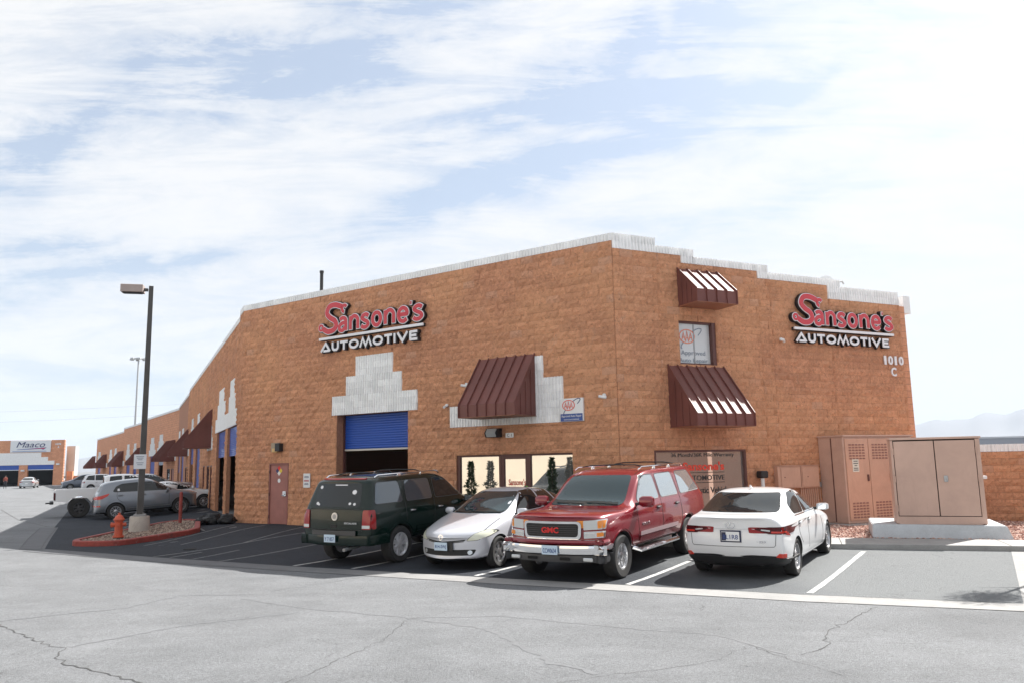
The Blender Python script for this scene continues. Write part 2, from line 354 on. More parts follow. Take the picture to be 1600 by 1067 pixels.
def copy_tree(o, M=None, label=None, parent=None):
    c = o.copy(); C.objects.link(c); c.parent = parent
    if M is not None: c.matrix_basis = M
    if label: c['label'] = label
    for ch in list(o.children): copy_tree(ch, None, None, c)
    return c
def dirv(az): a = radians(az); return Vector((sin(a), cos(a), 0))
def frame(P, az):
    """x runs along azimuth az, -y points out of the wall, z up"""
    x = dirv(az); y = Vector((-x.y, x.x, 0))
    return Matrix(((x.x, y.x, 0, P[0]), (x.y, y.y, 0, P[1]), (0, 0, 1, P[2] if len(P) > 2 else 0), (0, 0, 0, 1)))
FACE = Matrix(((1, 0, 0, 0), (0, 0, -1, 0), (0, 1, 0, 0), (0, 0, 0, 1)))   # local xy drawing -> wall xz, z out -> -y
def T(x, y, z): return Matrix.Translation((x, y, z))
_dg = None
def text_mesh(txt, w, h, ext, m, align='CENTER', shear=0, bold=0.0):
    cu = bpy.data.curves.new('txt', 'FONT'); cu.body = txt; cu.extrude = .02; cu.align_x = 'LEFT'; cu.shear = shear; cu.resolution_u = 3; cu.offset = bold
    o = bpy.data.objects.new('txt', cu); C.objects.link(o)
    dg = bpy.context.evaluated_depsgraph_get(); me = bpy.data.meshes.new_from_object(o.evaluated_get(dg)); bpy.data.objects.remove(o)
    xs = [v.co.x for v in me.vertices]; ys = [v.co.y for v in me.vertices]; zs = [v.co.z for v in me.vertices]
    sx = w/(max(xs)-min(xs)); sy = h/(max(ys)-min(ys)); x0 = (max(xs)+min(xs))/2; y0 = (max(ys)+min(ys))/2; z0 = min(zs); sz = ext/(max(zs)-z0)
    for v in me.vertices: v.co = ((v.co.x-x0)*sx, (v.co.y-y0)*sy, (v.co.z-z0)*sz)
    me.materials.clear(); me.materials.append(m); return me
def inpoly(p, poly):
    x, y = p; c = False; n = len(poly)
    for i in range(n):
        x1, y1 = poly[i]; x2, y2 = poly[i-1]
        if (y1 > y) != (y2 > y) and x < (x2-x1)*(y-y1)/(y2-y1)+x1: c = not c
    return c
def cdt(poly, step, grid=True):
    """triangulate polygon with inner points; returns verts2d, tris, boundary flag order"""
    B = []
    n = len(poly)
    for i in range(n):
        a, b = Vector(poly[i]), Vector(poly[(i+1) % n]); k = max(1, int((b-a).length/step))
        for j in range(k): B.append(a.lerp(b, j/k))
    pts = list(B); nb = len(B)
    if grid:
        xs = [p.x for p in B]; ys = [p.y for p in B]; x = min(xs)+step*.5; row = 0
        BP = [tuple(p) for p in B]
        while x < max(xs):
            y = min(ys)+step*(.5 if row % 2 else .25)
            while y < max(ys):
                if inpoly((x, y), BP):
                    d = min((Vector((x, y))-q).length_squared for q in B)
                    if d > (step*.45)**2: pts.append(Vector((x, y)))
                y += step
            x += step; row += 1
    r = delaunay_2d_cdt(pts, [], [list(range(nb))], 1, 1e-6)
    return r[0], r[2], nb
def rpoly(pts, r, k=4):
    out = []; n = len(pts)
    for i in range(n):
        p0, p, p1 = Vector(pts[i-1]), Vector(pts[i]), Vector(pts[(i+1) % n])
        a = (p0-p); b = (p1-p); rr = min(r, a.length*.45, b.length*.45); A = p+a.normalized()*rr; Bq = p+b.normalized()*rr
        for j in range(k+1):
            t = j/k; out.append(tuple(A*(1-t)**2+p*2*t*(1-t)+Bq*t*t))
    return out
def line_poly(pts, w):
    P = [Vector(p) for p in pts]; L_, R_ = [], []
    for i in range(len(P)):
        t = (P[min(i+1, len(P)-1)]-P[max(i-1, 0)]).normalized(); nn = Vector((-t.y, t.x))*w/2
        L_.append(tuple(P[i]+nn)); R_.append(tuple(P[i]-nn))
    return L_+R_[::-1]
def arc(cx, cy, rx, ry, a0, a1, n=10): return [(cx+rx*cos(radians(a0+(a1-a0)*i/n)), cy+ry*sin(radians(a0+(a1-a0)*i/n))) for i in range(n+1)]
# ------------------------------------------------------------------ ground
GA = Vector((-8.55, 19.33)); GD = Vector((.8896, -.4568)); GN = Vector((.4568, .8896)); DIP = .15
def gz(x, y):
    """lie of the land: falls to the gutter in front and to the lane on the left"""
    s = (Vector((x, y))-GA).dot(GN)
    if s > 0:
        t = min(1, s/6.5); f = 1-t*t*(3-2*t); dc = (x+9.753)*-.904+(y-28.588)*-.427; u = max(0, min(1, dc/4)); return -DIP*f-.2*u*u*(3-2*u)*(1-f)
    if s < -.6: t = min(1, (-s-.6)/9); return -DIP*(1-t*t*(3-2*t))
    return -DIP
def sheet(name, poly, m, up, step=.6, kind='structure', parent=None, thick=None, grid=True):
    v, t, nb = cdt([tuple(p) for p in poly], step, grid)
    vs = [(p.x, p.y, gz(p.x, p.y)+up) for p in v]; fs = [tuple(f) for f in t]
    if thick:
        n = len(vs); loop = list(range(nb)); vs2 = [(vs[i][0], vs[i][1], vs[i][2]-thick) for i in loop]; vs += vs2
        fs += [(i, (i+1) % nb, n+(i+1) % nb, n+i) for i in loop]
    me = bpy.data.meshes.new(name); me.from_pydata(vs, [], fs); me.materials.append(m)
    bm = bmesh.new(); bm.from_mesh(me); bmesh.ops.recalc_face_normals(bm, faces=bm.faces)
    if sum(f.normal.z for f in bm.faces) < 0: bmesh.ops.reverse_faces(bm, faces=bm.faces)
    bm.to_mesh(me); bm.free()
    o = obj(name, me, parent)
    if kind: o['kind'] = kind
    return o
def ground_sheet():
    def axis(lo, hi, d, far):
        a = [lo+i*d for i in range(int((hi-lo)/d)+1)]; x = hi; s = d
        while x < far: s *= 1.5; x += s; a.append(x)
        x = lo; s = d
        while x > -far: s *= 1.5; x -= s; a.insert(0, x)
        return a
    X = axis(-34, 30, .8, 6000); Y = axis(-6, 44, .8, 6000)
    vs = [(x, y, gz(x, y)) for y in Y for x in X]; n = len(X)
    fs = [(j*n+i, j*n+i+1, (j+1)*n+i+1, (j+1)*n+i) for j in range(len(Y)-1) for i in range(n-1)]
    me = bpy.data.meshes.new('road'); me.from_pydata(vs, [], fs); me.materials.append(M_ROAD)
    for p in me.polygons: p.use_smooth = True
    tag(obj('road', me), kind='structure')
ground_sheet()
GUT = [(-12.61, 21.87), (-8.55, 19.33), (-4.64, 17.08), (0, 14.62), (4.36, 12.41), (6.95, 11.36), (10.5, 9.95), (19, 6.6)]
GUTN = [(x-.274, y-.534) for x, y in GUT]
CURB = [(2.9, 18.55), (6.67, 17.22), (9.7, 16.17), (13.5, 14.85), (19.5, 12.8)]
XL = [(-12.61, 21.87), (-15.2, 26.7), (-17.5, 30.9), (-29.6, 54.5), (-45, 84), (-62, 116)]
LOT = GUT[:6]+[(9.72, 16.1)]+CURB[1::-1]+[(2.6, 19.8), (-9.7, 28.6), (-28.9, 69.3), (-58, 115)]+XL[:0:-1]
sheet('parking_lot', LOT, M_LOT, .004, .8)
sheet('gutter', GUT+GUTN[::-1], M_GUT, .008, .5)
XG = [(-12.61, 21.87), (-17.5, 30.9), (-17.95, 30.55), (-13.1, 21.65)]
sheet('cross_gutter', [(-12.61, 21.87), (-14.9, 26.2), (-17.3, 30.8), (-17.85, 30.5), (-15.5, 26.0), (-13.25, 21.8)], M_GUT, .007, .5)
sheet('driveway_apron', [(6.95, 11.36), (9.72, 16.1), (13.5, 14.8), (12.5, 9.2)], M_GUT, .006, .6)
# raised pavement in front of the corner wall, then gravel up to the wall
SW = CURB+[(20.1, 13.75), (14.2, 15.85), (10.65, 17.1), (7.1, 18.4), (3.3, 19.8)]
sheet('pavement', SW, M_CONC, .105, .5, thick=.3)
GRAV = [(3.35, 19.85), (7.15, 18.45), (10.7, 17.15), (14.2, 15.9), (20.1, 13.8), (21, 20), (12.1, 24.4), (2.75, 20.1)]
M_GRB = mat('gravel_bed', (.34, .205, .165), .95, noise=(25, .4), bump=(40, .8, .02))
sheet('gravel_bed', GRAV, M_GRB, .07, .6)
def stones(name, poly, n, cols, size, z, label_kind='stuff', avoid=None):
    rnd = random.Random(name); mb = MB(); xs = [p[0] for p in poly]; ys = [p[1] for p in poly]; k = 0
    while k < n:
        x, y = rnd.uniform(min(xs), max(xs)), rnd.uniform(min(ys), max(ys))
        if not inpoly((x, y), poly) or (avoid and avoid(x, y)): continue
        k += 1; r = rnd.uniform(*size); a = rnd.uniform(0, 6.3); zz = gz(x, y)+z if z is not None else 0; mb.mat = rnd.randrange(len(cols))
        pts = [(r*rnd.uniform(.8, 1.2)*cos(a+i*2*pi/5), r*rnd.uniform(.6, 1)*sin(a+i*2*pi/5)) for i in range(5)]
        tx, ty = rnd.uniform(-.3, .3)*r, rnd.uniform(-.3, .3)*r
        mb.add([(x+p, y+q, zz-.01) for p, q in pts]+[(x+tx+p*.55, y+ty+q*.55, zz+r*rnd.uniform(.5, .9)) for p, q in pts],
               [(i, (i+1) % 5, (i+1) % 5+5, i+5) for i in range(5)]+[(5, 6, 7, 8, 9)])
    me = bpy.data.meshes.new(name); me.from_pydata(mb.v, [], mb.f)
    for m in cols: me.materials.append(m)
    me.polygons.foreach_set('material_index', mb.m); return tag(obj(name, me), kind='stuff')
GC = [mat('gravel_rose', (.50, .30, .24), .9), mat('gravel_pale', (.62, .48, .41), .9), mat('gravel_dark', (.30, .17, .14), .9)]
stones('gravel', [(4.5, 19.4), (7.15, 18.45), (14.2, 15.9), (18, 14.6), (18.5, 19.5), (13.2, 22.3), (9, 22.2), (3.3, 20)], 8500, GC, (.02, .042), .075)
# loose small blown grit by the gutter edge
def paint_line(a, b, w=.1, up=.0095, m=None):
    d = (Vector(b)-Vector(a)); n = Vector((-d.y, d.x)).normalized()*w/2; a, b = Vector(a), Vector(b)
    k = max(1, int(d.length/.7)); P = [a.lerp(b, i/k) for i in range(k+1)]
    vs = []
    for p in P:
        for q in (p+n, p-n): vs.append((q.x, q.y, gz(q.x, q.y)+up))
    fs = [(2*i, 2*i+1, 2*i+3, 2*i+2) for i in range(k)]
    me = bpy.data.meshes.new('parking_line'); me.from_pydata(vs, [], fs); me.materials.append(m or M_LINE)
    tag(obj('parking_line', me), kind='structure')
s32 = dirv(32.4).to_2d(); s26 = dirv(28).to_2d()
for a, L in (((4.45, 12.55), 4.9), ((1.85, 13.75), 4.9), ((-.75, 15.15), 4.9), ((-3.3, 16.5), 5.0)): paint_line(a, Vector(a)+s32*L)
for a, L in (((-6.6, 18.2), 8.2), ((-8.6, 19.42), 8.6)): paint_line(a, Vector(a)+s26*L, m=M_LINEW)
paint_line((-4.65, 17.15), Vector((-4.65, 17.15))+s32*5)
for a, b in (((-10.15, 22.3), (-9.45, 27.4)), ((-9.1, 22.2), (-8.3, 27)), ((-7.3, 21.9), (-6.75, 25.9)), ((-7.4, 18.75), (-6.9, 20.4)), ((-8.1, 19.15), (-7.75, 20.2)), ((-9.9, 25.9), (-13.6, 33))): paint_line(a, b, .08, m=M_LINEW)
def road_ribbon(name, pts, w, m, up, jit, seed=1):
    rnd = random.Random(seed); P = []
    for i in range(len(pts)-1):
        a, b = Vector(pts[i]), Vector(pts[i+1]); k = max(2, int((b-a).length/.10)); n = Vector((-(b-a).y, (b-a).x)).normalized()
        for j in range(k): P.append(a.lerp(b, j/k)+n*rnd.gauss(0, jit))
    vs = []
    for i, p in enumerate(P):
        t = (P[min(i+1, len(P)-1)]-P[max(0, i-1)]).normalized(); n = Vector((-t.y, t.x))*w*rnd.uniform(.2, .9)
        for q in (p+n, p-n): vs.append((q.x, q.y, gz(q.x, q.y)+up))
    fs = [(2*i, 2*i+1, 2*i+3, 2*i+2) for i in range(len(P)-1)]
    me = bpy.data.meshes.new(name); me.from_pydata(vs, [], fs); me.materials.append(m); return tag(obj(name, me), kind='structure')
CRACKS = [([(-6.66, 10.66), (-5.46, 9.48), (-5.0, 9.15), (-4.75, 8.58), (-4.24, 8.15), (-3.9, 7.96), (-3.42, 7.58), (-3.0, 7.2)], .014),
 ([(-2.07, 7.52), (-1.78, 8.6), (-1.51, 9.42), (-1.44, 10.77), (-.95, 11.41)], .007),
 ([(4.89, 11.35), (4.01, 10.18), (3.65, 9.79), (3.42, 9.24), (3.36, 8.97), (3.16, 8.75), (2.79, 8.45)], .010),
 ([(2.5, 9.03), (2.68, 8.31), (2.91, 7.76), (3.04, 7.52)], .007), ([(.34, 7.44), (.82, 7.7), (1.34, 7.94), (1.88, 8.19), (2.5, 9.03)], .006), ([(2.67, 11.82), (2.57, 11.45), (2.52, 11.15)], .006), ([(3.42, 9.24), (4.3, 9.0), (5.2, 9.3), (6.3, 9.0)], .005)]
for i, (p, w) in enumerate(CRACKS): road_ribbon('road_crack', p, w*.8, M_CRACK, .004, .022, i)
SEAMS = [([(-4.95, 9.21), (-4.14, 10.55), (-2.92, 11.5)], .03), ([(-4.24, 12.78), (-2.99, 11.79), (-1.42, 10.91), (-.38, 10.09), (-.06, 9.37), (.32, 8.24), (.82, 7.7)], .035), ([(-1.42, 10.91), (-.2, 11.0), (1.1, 10.2), (2.3, 9.6), (2.79, 8.45)], .022), ([(-4.01, 13.69), (-3.11, 14.98), (-2.6, 15.7)], .02), ([(-6.81, 10.9), (-6.32, 11.38), (-5.65, 11.91), (-5.4, 13.19), (-4.19, 13.26)], .02)]
for i, (p, w) in enumerate(SEAMS): road_ribbon('road_seam', p, w*1.7, M_STAIN, .0025, .02, 40+i)
road_ribbon('road_joint', [(-17.9, 31.2), (-22, 36), (-29.5, 46.5)], .025, M_CRACK, .006, .01, 9)
road_ribbon('gutter_joint', [(x, y) for x, y in GUT[:6]], .012, M_CRACK, .013, .008, 10)
road_ribbon('gutter_joint', [(-12.75, 21.95), (-15, 26.2), (-17.3, 30.7)], .012, M_CRACK, .013, .006, 12)
road_ribbon('gutter_joint', [(-13.25, 21.8), (-15.5, 26), (-17.8, 30.5)], .012, M_CRACK, .013, .006, 13)
for a, b in (((6.83, 17.15), (7.25, 18.35)), ((9.75, 16.1), (10.15, 17.3)), ((12.7, 15.1), (13.1, 16.3))):
    mb = MB(); a, b = Vector(a), Vector(b); k = 4
    vs = []
    for i in range(k+1):
        p = a.lerp(b, i/k); z = gz(p.x, p.y)+.108; vs += [(p.x-.008, p.y, z), (p.x+.008, p.y, z)]
    me = bpy.data.meshes.new('pavement_joint'); me.from_pydata(vs, [], [(2*i, 2*i+1, 2*i+3, 2*i+2) for i in range(k)]); me.materials.append(M_CRACK); tag(obj('pavement_joint', me), kind='structure')
mb = MB(); mb.lathe([(.0, 0), (.16, 0), (.16, .012), (0, .012)], 20); t = mb.build('valve_cover', M_DARK, M=T(-8.35, 20.95, gz(-8.35, 20.95)+.006)); tag(t, 'small dark round valve cover set in the shaded parking lot asphalt', 'cover')
# ------------------------------------------------------------------ main building
CH = .2035
AZA, AZB, AZC, AZD = 124.7, 64.7, 154.7, 146.7
PAC = Vector((-9.753, 28.588, 0)); PAB = Vector((2.626, 20.016, 0)); PBD = PAC-dirv(AZC)*45.3
FA, FB, FC, FD = frame(PAC, AZA), frame(PAB, AZB), frame(PAC, AZC), frame(PBD, AZD)
BLD = thing('auto_repair_building', 'long orange split face block garage building with chamfered corner and white stepped trim', 'building')
def sub(rects, hole):
    out = []; a, b, c, d = hole
    for (x0, x1, z0, z1) in rects:
        if a >= x1 or b <= x0 or c >= z1 or d <= z0: out.append((x0, x1, z0, z1)); continue
        if x0 < a: out.append((x0, a, z0, z1))
        if x1 > b: out.append((b, x1, z0, z1))
        xa, xb = max(x0, a), min(x1, b)
        if z0 < c: out.append((xa, xb, z0, c))
        if z1 > d: out.append((xa, xb, d, z1))
    return out
rb = random.Random(5)
def block_variant(i):
    r = random.Random(100+i); nx, nz = 5, 3; vs = []
    for a in range(nz):
        for b in range(nx):
            edge = a in (0, nz-1) or b in (0, nx-1)
            y = -.014-r.uniform(0, .012) if edge else -.022-r.uniform(0, .042)
            jx = 0 if b in (0, nx-1) else r.uniform(-.03, .03); jz = 0 if a in (0, nz-1) else r.uniform(-.025, .025)
            vs.append((.4*b/(nx-1)+jx, y, .2*a/(nz-1)+jz))
    fs = [(a*nx+b, a*nx+b+1, (a+1)*nx+b+1, (a+1)*nx+b) for a in range(nz-1) for b in range(nx-1)]
    ring = [0, 1, 2, 3, 4, 9, 14, 13, 12, 11, 10, 5]; o = len(vs)
    for q in ring: vs.append((vs[q][0], .0, vs[q][2]))
    fs += [(ring[k], o+k, o+(k+1) % 12, ring[(k+1) % 12]) for k in range(12)]
    return vs, fs
BVR = [block_variant(i) for i in range(14)]; BVM = []
for vs, fs in BVR:
    me = bpy.data.meshes.new('block'); me.from_pydata(vs, [], fs); me.materials.append(M_BLK); BVM.append(me)
ALLB = []   # (dist, wall, x, z, w, h, variant)
CAMP = Vector((0, 0, 1.9))
def fill(wall, F, x0, x1, tops, holes, step=.407, maxd=60):
    """tops: list of (xa, xb, ztop)"""
    rows = int(8/CH)+1
    for r in range(-1, rows):
        z0 = r*CH; off = (r % 2)*step/2
        k = math.floor((x0-off)/step)-1
        while off+k*step < x1:
            xa = off+k*step; xb = xa+step; k += 1
            if rb.random() < .02: xb = xa+step
            cell = []
            for (ta, tb, zt) in tops:
                a, b = max(xa, ta, x0), min(xb, tb, x1)
                if b-a > .03 and zt-z0 > .03: cell.append((a, b, z0, min(z0+CH, zt)))
            for h in holes: cell = sub(cell, h)
            for (a, b, c, d) in cell:
                if b-a < .04 or d-c < .03: continue
                wc = F @ Vector(((a+b)/2, 0, (c+d)/2)); dist = (wc-CAMP).length
                if dist > maxd: continue
                ALLB.append((dist, wall, a, c, b-a, d-c, rb.randrange(14)))
def backing(wall_name, F, rects, thick=.30, y0=0.0, m=None):
    mb = MB()
    for (a, b, c, d) in rects: mb.box(a, b, y0, y0+thick, c, d)
    w = mb.build(wall_name, m or M_MORT, BLD, M=F); return w
def wall(F, x0, x1, tops, holes, maxd=60, thick=.30):
    rects = [(a, b, -.4, t) for a, b, t in tops]
    for h in holes: rects = sub(rects, h)
    w = backing('wall', F, rects, thick); fill(w, F, x0, x1, tops, holes, maxd=maxd); return w
# wall A: openings and white trim areas
A_L = 15.06
A_DOOR = (1.66, 2.66, -.4, 2.03); A_ROLL = (4.95, 8.02, -.4, 3.51); A_STORE = (9.87, 13.71, -.4, 2.13)
TR1 = [(4.72, 8.41, 3.515, 4.13), (5.35, 7.78, 4.13, 4.735), (5.78, 7.40, 4.735, 5.35)]
TR2 = [(9.64, 14.10, 2.93, 3.53), (10.25, 13.49, 3.53, 4.14), (10.85, 12.88, 4.14, 4.74)]
WA = wall(FA, 0, A_L, [(0, A_L, 37*CH)], [A_DOOR, A_ROLL, A_STORE]+TR1+TR2)
B_L = 10.48
B_WIN = (1.02, 4.0, .55, 2.14); B_UP = (1.99, 3.21, 4.39, 5.54)
B_TOPS = [(0, 1.36, 36), (1.36, 2.16, 36), (2.16, 2.62, 35), (2.62, 4.79, 35), (4.79, 5.22, 34), (5.22, 7.47, 34), (7.47, B_L, 32)]
WB = wall(FB, 0, B_L, [(a, b, c*CH) for a, b, c in B_TOPS], [B_WIN, B_UP])
# wall C (x negative = away) and wall D, with their stepped surrounds and garage openings
SUR = []
def steps(xc, z0, w=3.7, hh=.61, wb=None): return [(xc-w/2, xc+w/2, z0, z0+hh), (xc-w*.33, xc+w*.33, z0+hh, z0+2*hh), (xc-w*.215, xc+w*.215, z0+2*hh, z0+3*hh)]
CS = [steps(-2.85, 3.50, 3.45), steps(-7.1, 3.50, 5.0), [(-13.9, -10.9, 2.78, 3.39), (-13.4, -11.4, 3.39, 4.0)], steps(-20.9, 3.3, 3.9), steps(-26.3, 3.3, 3.9),
      [(-33, -29.3, 2.8, 3.4), (-32.6, -29.7, 3.4, 4.0)], steps(-37.8, 3.2, 4), steps(-43, 3.2, 3.8)]
C_HO = [(-4.3, -1.0, -.4, 3.49), (-8.9, -5.2, -.4, 3.49), (-22.6, -19.0, -.4, 3.25), (-28.2, -24.6, -.4, 3.25), (-39.4, -36.2, -.4, 3.15), (-44.4, -41.6, -.4, 3.15),
        (-11.9, -10.9, -.4, 2.04), (-13.9, -12.3, -.4, 2.04), (-16.4, -15.2, -.4, 2.04), (-30.5, -29.5, -.4, 2.04), (-33, -31, -.4, 2.04)]
C_TOPS = [(-45.3, -31.2, 35*CH), (-31.2, -1.04, 36*CH), (-1.04, 0, 37*CH)]
WC = wall(FC, -45.3, 0, C_TOPS, C_HO+[r for s in CS for r in s], maxd=62, thick=.14)
DS = [steps(-8.1, 3.35, 3.6), steps(-12.8, 3.22, 3.7), steps(-24.0, 3.0, 3.3), steps(-29.1, 3.04, 3.5), steps(-40.0, 2.85, 3.6), steps(-44.7, 2.8, 3.9), steps(-57.3, 2.75, 5.6),
      [(-5.4, -.8, 2.65, 3.3)], [(-22.0, -18.4, 2.5, 3.1)], [(-37.3, -32.0, 2.4, 3.0)], [(-53.4, -48, 2.3, 2.9)]]
D_HO = [(-9.4, -6.7, -.6, 3.2), (-14.0, -11.3, -.6, 3.2), (-24.9, -22.6, -.6, 2.98), (-30.2, -27.5, -.6, 3.02), (-41.2, -38.7, -.6, 2.83), (-45.9, -43.9, -.6, 2.78), (-59, -55.5, -.6, 2.73),
        (-2.6, -1.4, -.6, 1.95), (-4.6, -3.2, -.6, 1.95), (-20.4, -18.8, -.6, 1.9), (-35, -33.4, -.6, 1.8)]
D_TOPS = [(-18, 0, 7.0), (-33.5, -18, 6.78), (-61.4, -33.5, 6.40)]
rects = [(a, b, -.6, t) for a, b, t in D_TOPS]
for h in D_HO+[r for s in DS for r in s]: rects = sub(rects, h)
def brickish():
    g = NG('distant_block_wall'); tc = g.N.new('ShaderNodeTexCoord').outputs['Object']
    mp = g.N.new('ShaderNodeMapping'); g.L.new(tc, mp.inputs[0]); mp.inputs['Rotation'].default_value = (radians(90), 0, 0)
    b = g.N.new('ShaderNodeTexBrick'); g.L.new(mp.outputs[0], b.inputs['Vector']); b.inputs['Scale'].default_value = 1.0
    b.inputs['Brick Width'].default_value = .407; b.inputs['Row Height'].default_value = CH; b.inputs['Mortar Size'].default_value = .008; b.inputs['Bias'].default_value = 0
    b.inputs['Color1'].default_value = (.62, .29, .165, 1); b.inputs['Color2'].default_value = (.72, .35, .205, 1); b.inputs['Mortar'].default_value = (.36, .17, .10, 1)
    c = g.val(b.outputs[0], g.rng(g.noise(9, 5, .7), .3, .7, .82, 1.15)); c = g.mix(g.rng(g.noise(.8, 5, .6), .5, .75, 0, .35), c, (.46, .22, .13)); g.col(c); g.rough(.93)
    g.bump(g.noise(14, 5, .7), 1, .04); return g.m
M_FARB = brickish()
backing('wall', FD, rects, .14, m=M_FARB)
# the farthest third of wall C is beyond single blocks: same material, flush skin 15 mm proud
rects = [(-45.3, -31.2, -.4, 35*CH), (-31.2, -27, -.4, 36*CH)]
# end wall, rear walls and roof
PBE = PAB+dirv(AZB)*B_L; REAR = PBE-dirv(AZC)*30; DEND = PBD-dirv(AZD)*61.4; REAR2 = DEND+dirv(AZB)*25
mb = MB(); mb.box(-30, -.02, 0, .25, -.4, 6.5); mb.build('end_wall', M_FARB, BLD, M=frame(PBE, AZC) @ T(0, .02, 0) @ Matrix.Rotation(0, 4, 'Z'))
mb = MB(); mb.prism([tuple((p)[:2]) for p in (PAC+Vector((.25, .3, 0)), PAB+Vector((0, .35, 0)), PBE+Vector((-.4, .1, 0)), REAR, REAR2, DEND+Vector((.4, 0, 0)), PBD+Vector((.3, .1, 0)))], 6.1, 6.25); mb.build('roof', M_GREY, BLD)
mb = MB()
for a, b in ((REAR, REAR2), (REAR2, DEND)):
    d = (b-a).normalized(); n = Vector((-d.y, d.x, 0))*.2
    mb.prism([tuple(p[:2]) for p in (a, b, b+n, a+n)], -.4, 6.1)
mb.build('rear_wall', M_MORT, BLD)
# blocks: the 300 that show largest as single parts, the rest as one part per wall
ALLB.sort(key=lambda b: b[0]/sqrt(1))
def facing(b):
    return b[0]
bigs = ALLB[:300]; rest = ALLB[300:]
for (dist, w, x, z, bw, bh, v) in bigs:
    o = bpy.data.objects.new('block', BVM[v]); C.objects.link(o); o.parent = w
    o.matrix_basis = Matrix.Translation((x+.003, rb.uniform(-.006, .004)-.002, z+.003)) @ Matrix.Diagonal(((bw-.006)/.4, 1, (bh-.0045)/.2, 1))
for w in (WA, WB, WC):
    V = []; F_ = []; tint = []
    for (dist, ww, x, z, bw, bh, v) in rest:
        if ww is not w: continue
        o = len(V); sx, sz = (bw-.006)/.4, (bh-.0045)/.2; dy = rb.uniform(-.008, .004); vs, fs = BVR[v]; t = rb.random()
        for a, b, c in vs: V.append((x+.003+a*sx, b+dy, z+.003+c*sz))
        for f in fs: F_.append(tuple(i+o for i in f)); tint.append(t)
    if not V: continue
    me = bpy.data.meshes.new('block_courses'); me.from_pydata(V, [], F_); me.materials.append(M_BLKJ)
    at = me.attributes.new('tint', 'FLOAT', 'FACE'); at.data.foreach_set('value', tint)
    tag(obj('block_courses', me, w), kind='stuff')
# fluted white blocks
def flute_mesh(w, h, n=4):
    mb = MB(); p = w/n; prof = []
    for i in range(n):
        x = i*p; prof += [(x+.004, -.008), (x+p*.22, -.045), (x+p*.66, -.045), (x+p*.84, -.008)]
    prof = [(0.002, 0)]+prof+[(w-.002, -.008), (w-.002, .12), (.002, .12)]
    mb.prism(prof, .002, h-.002); me = mb.mesh('fluted_block', M_WHT); return me
FLM = flute_mesh(.407, CH); FLH = flute_mesh(.2035, CH, 2)
def flutes(F, parent_name, rects, parts=True, holder=None):
    """rects of white fluted blocks in running bond"""
    if parts:
        base = MB()
        for (a, b, c, d) in rects: base.box(a+.01, b-.01, .10, .25, c+.01, d-.01)
        base_o = base.build(parent_name, M_WHT, BLD, M=F)
        for (a, b, c, d) in rects:
            rws = max(1, round((d-c)/CH)); rh = (d-c)/rws
            for r in range(rws):
                x = a-(r % 2)*.2035
                while x < b-.01:
                    xa, xb = max(x, a), min(x+.407, b)
                    if xb-xa > .03:
                        hf = xb-xa < .27; o = bpy.data.objects.new('fluted_block', FLH if hf else FLM); C.objects.link(o); o.parent = base_o
                        o.matrix_basis = Matrix.Translation((xa, rb.uniform(-.003, .003), c+r*rh)) @ Matrix.Diagonal(((xb-xa)/(.2035 if hf else .407), 1, rh/CH, 1))
                    x += .407
        return base_o
    mb = MB()
    for (a, b, c, d) in rects:
        rws = max(1, round((d-c)/CH)); rh = (d-c)/rws
        for r in range(rws):
            x = a
            while x < b-.03:
                xb = min(x+.1017*4, b); mb.box(x+.003, xb-.003, -.012, .2, c+r*rh+.003, c+(r+1)*rh-.003)
                k = x
                while k < xb-.05: mb.box(k+.02, k+.07, -.045, -.010, c+r*rh+.003, c+(r+1)*rh-.003); k += .1017
                x = xb
    return mb.build(parent_name, M_WHT, BLD, M=F)
flutes(FA, 'door_surround', TR1); flutes(FA, 'door_surround', TR2)
flutes(FA, 'parapet_cap', [(0, A_L, 37*CH, 38*CH)])
flutes(FB, 'parapet_cap', [(0, 1.36, 36*CH, 38*CH), (1.36, 2.16, 36*CH, 37*CH), (2.16, 2.62, 35*CH, 37*CH), (2.62, 4.79, 35*CH, 36*CH), (4.79, 5.22, 34*CH, 36*CH), (5.22, 7.47, 34*CH, 35*CH), (7.47, 8.0, 32*CH, 35*CH), (8.0, B_L, 32*CH, 34*CH)])
for s in CS: flutes(FC, 'door_surround', s, False)
for s in DS: flutes(FD, 'door_surround', s, False)
mb = MB(); mb.box(-1.04, 0, -.04, .3, 37*CH, 38*CH); mb.box(-31.2, -1.04, -.04, .3, 36*CH, 37*CH-.02); mb.box(-45.3, -31.2, -.04, .3, 35*CH, 36*CH-.02); mb.build('parapet_cap', M_WHT, BLD, M=FC)
mb = MB(); mb.box(-18, 0, -.04, .3, 7.0, 7.19); mb.box(-33.5, -18, -.04, .3, 6.78, 6.97); mb.box(-61.4, -33.5, -.04, .3, 6.4, 6.59); mb.build('parapet_cap', M_WHT, BLD, M=FD)
mb = MB(); mb.box(-1.5, -.05, .3, .6, 6.3, 6.85); mb.build('parapet_return', M_WHT, BLD, M=frame(PBE, AZC))   # white return past the end of wall B
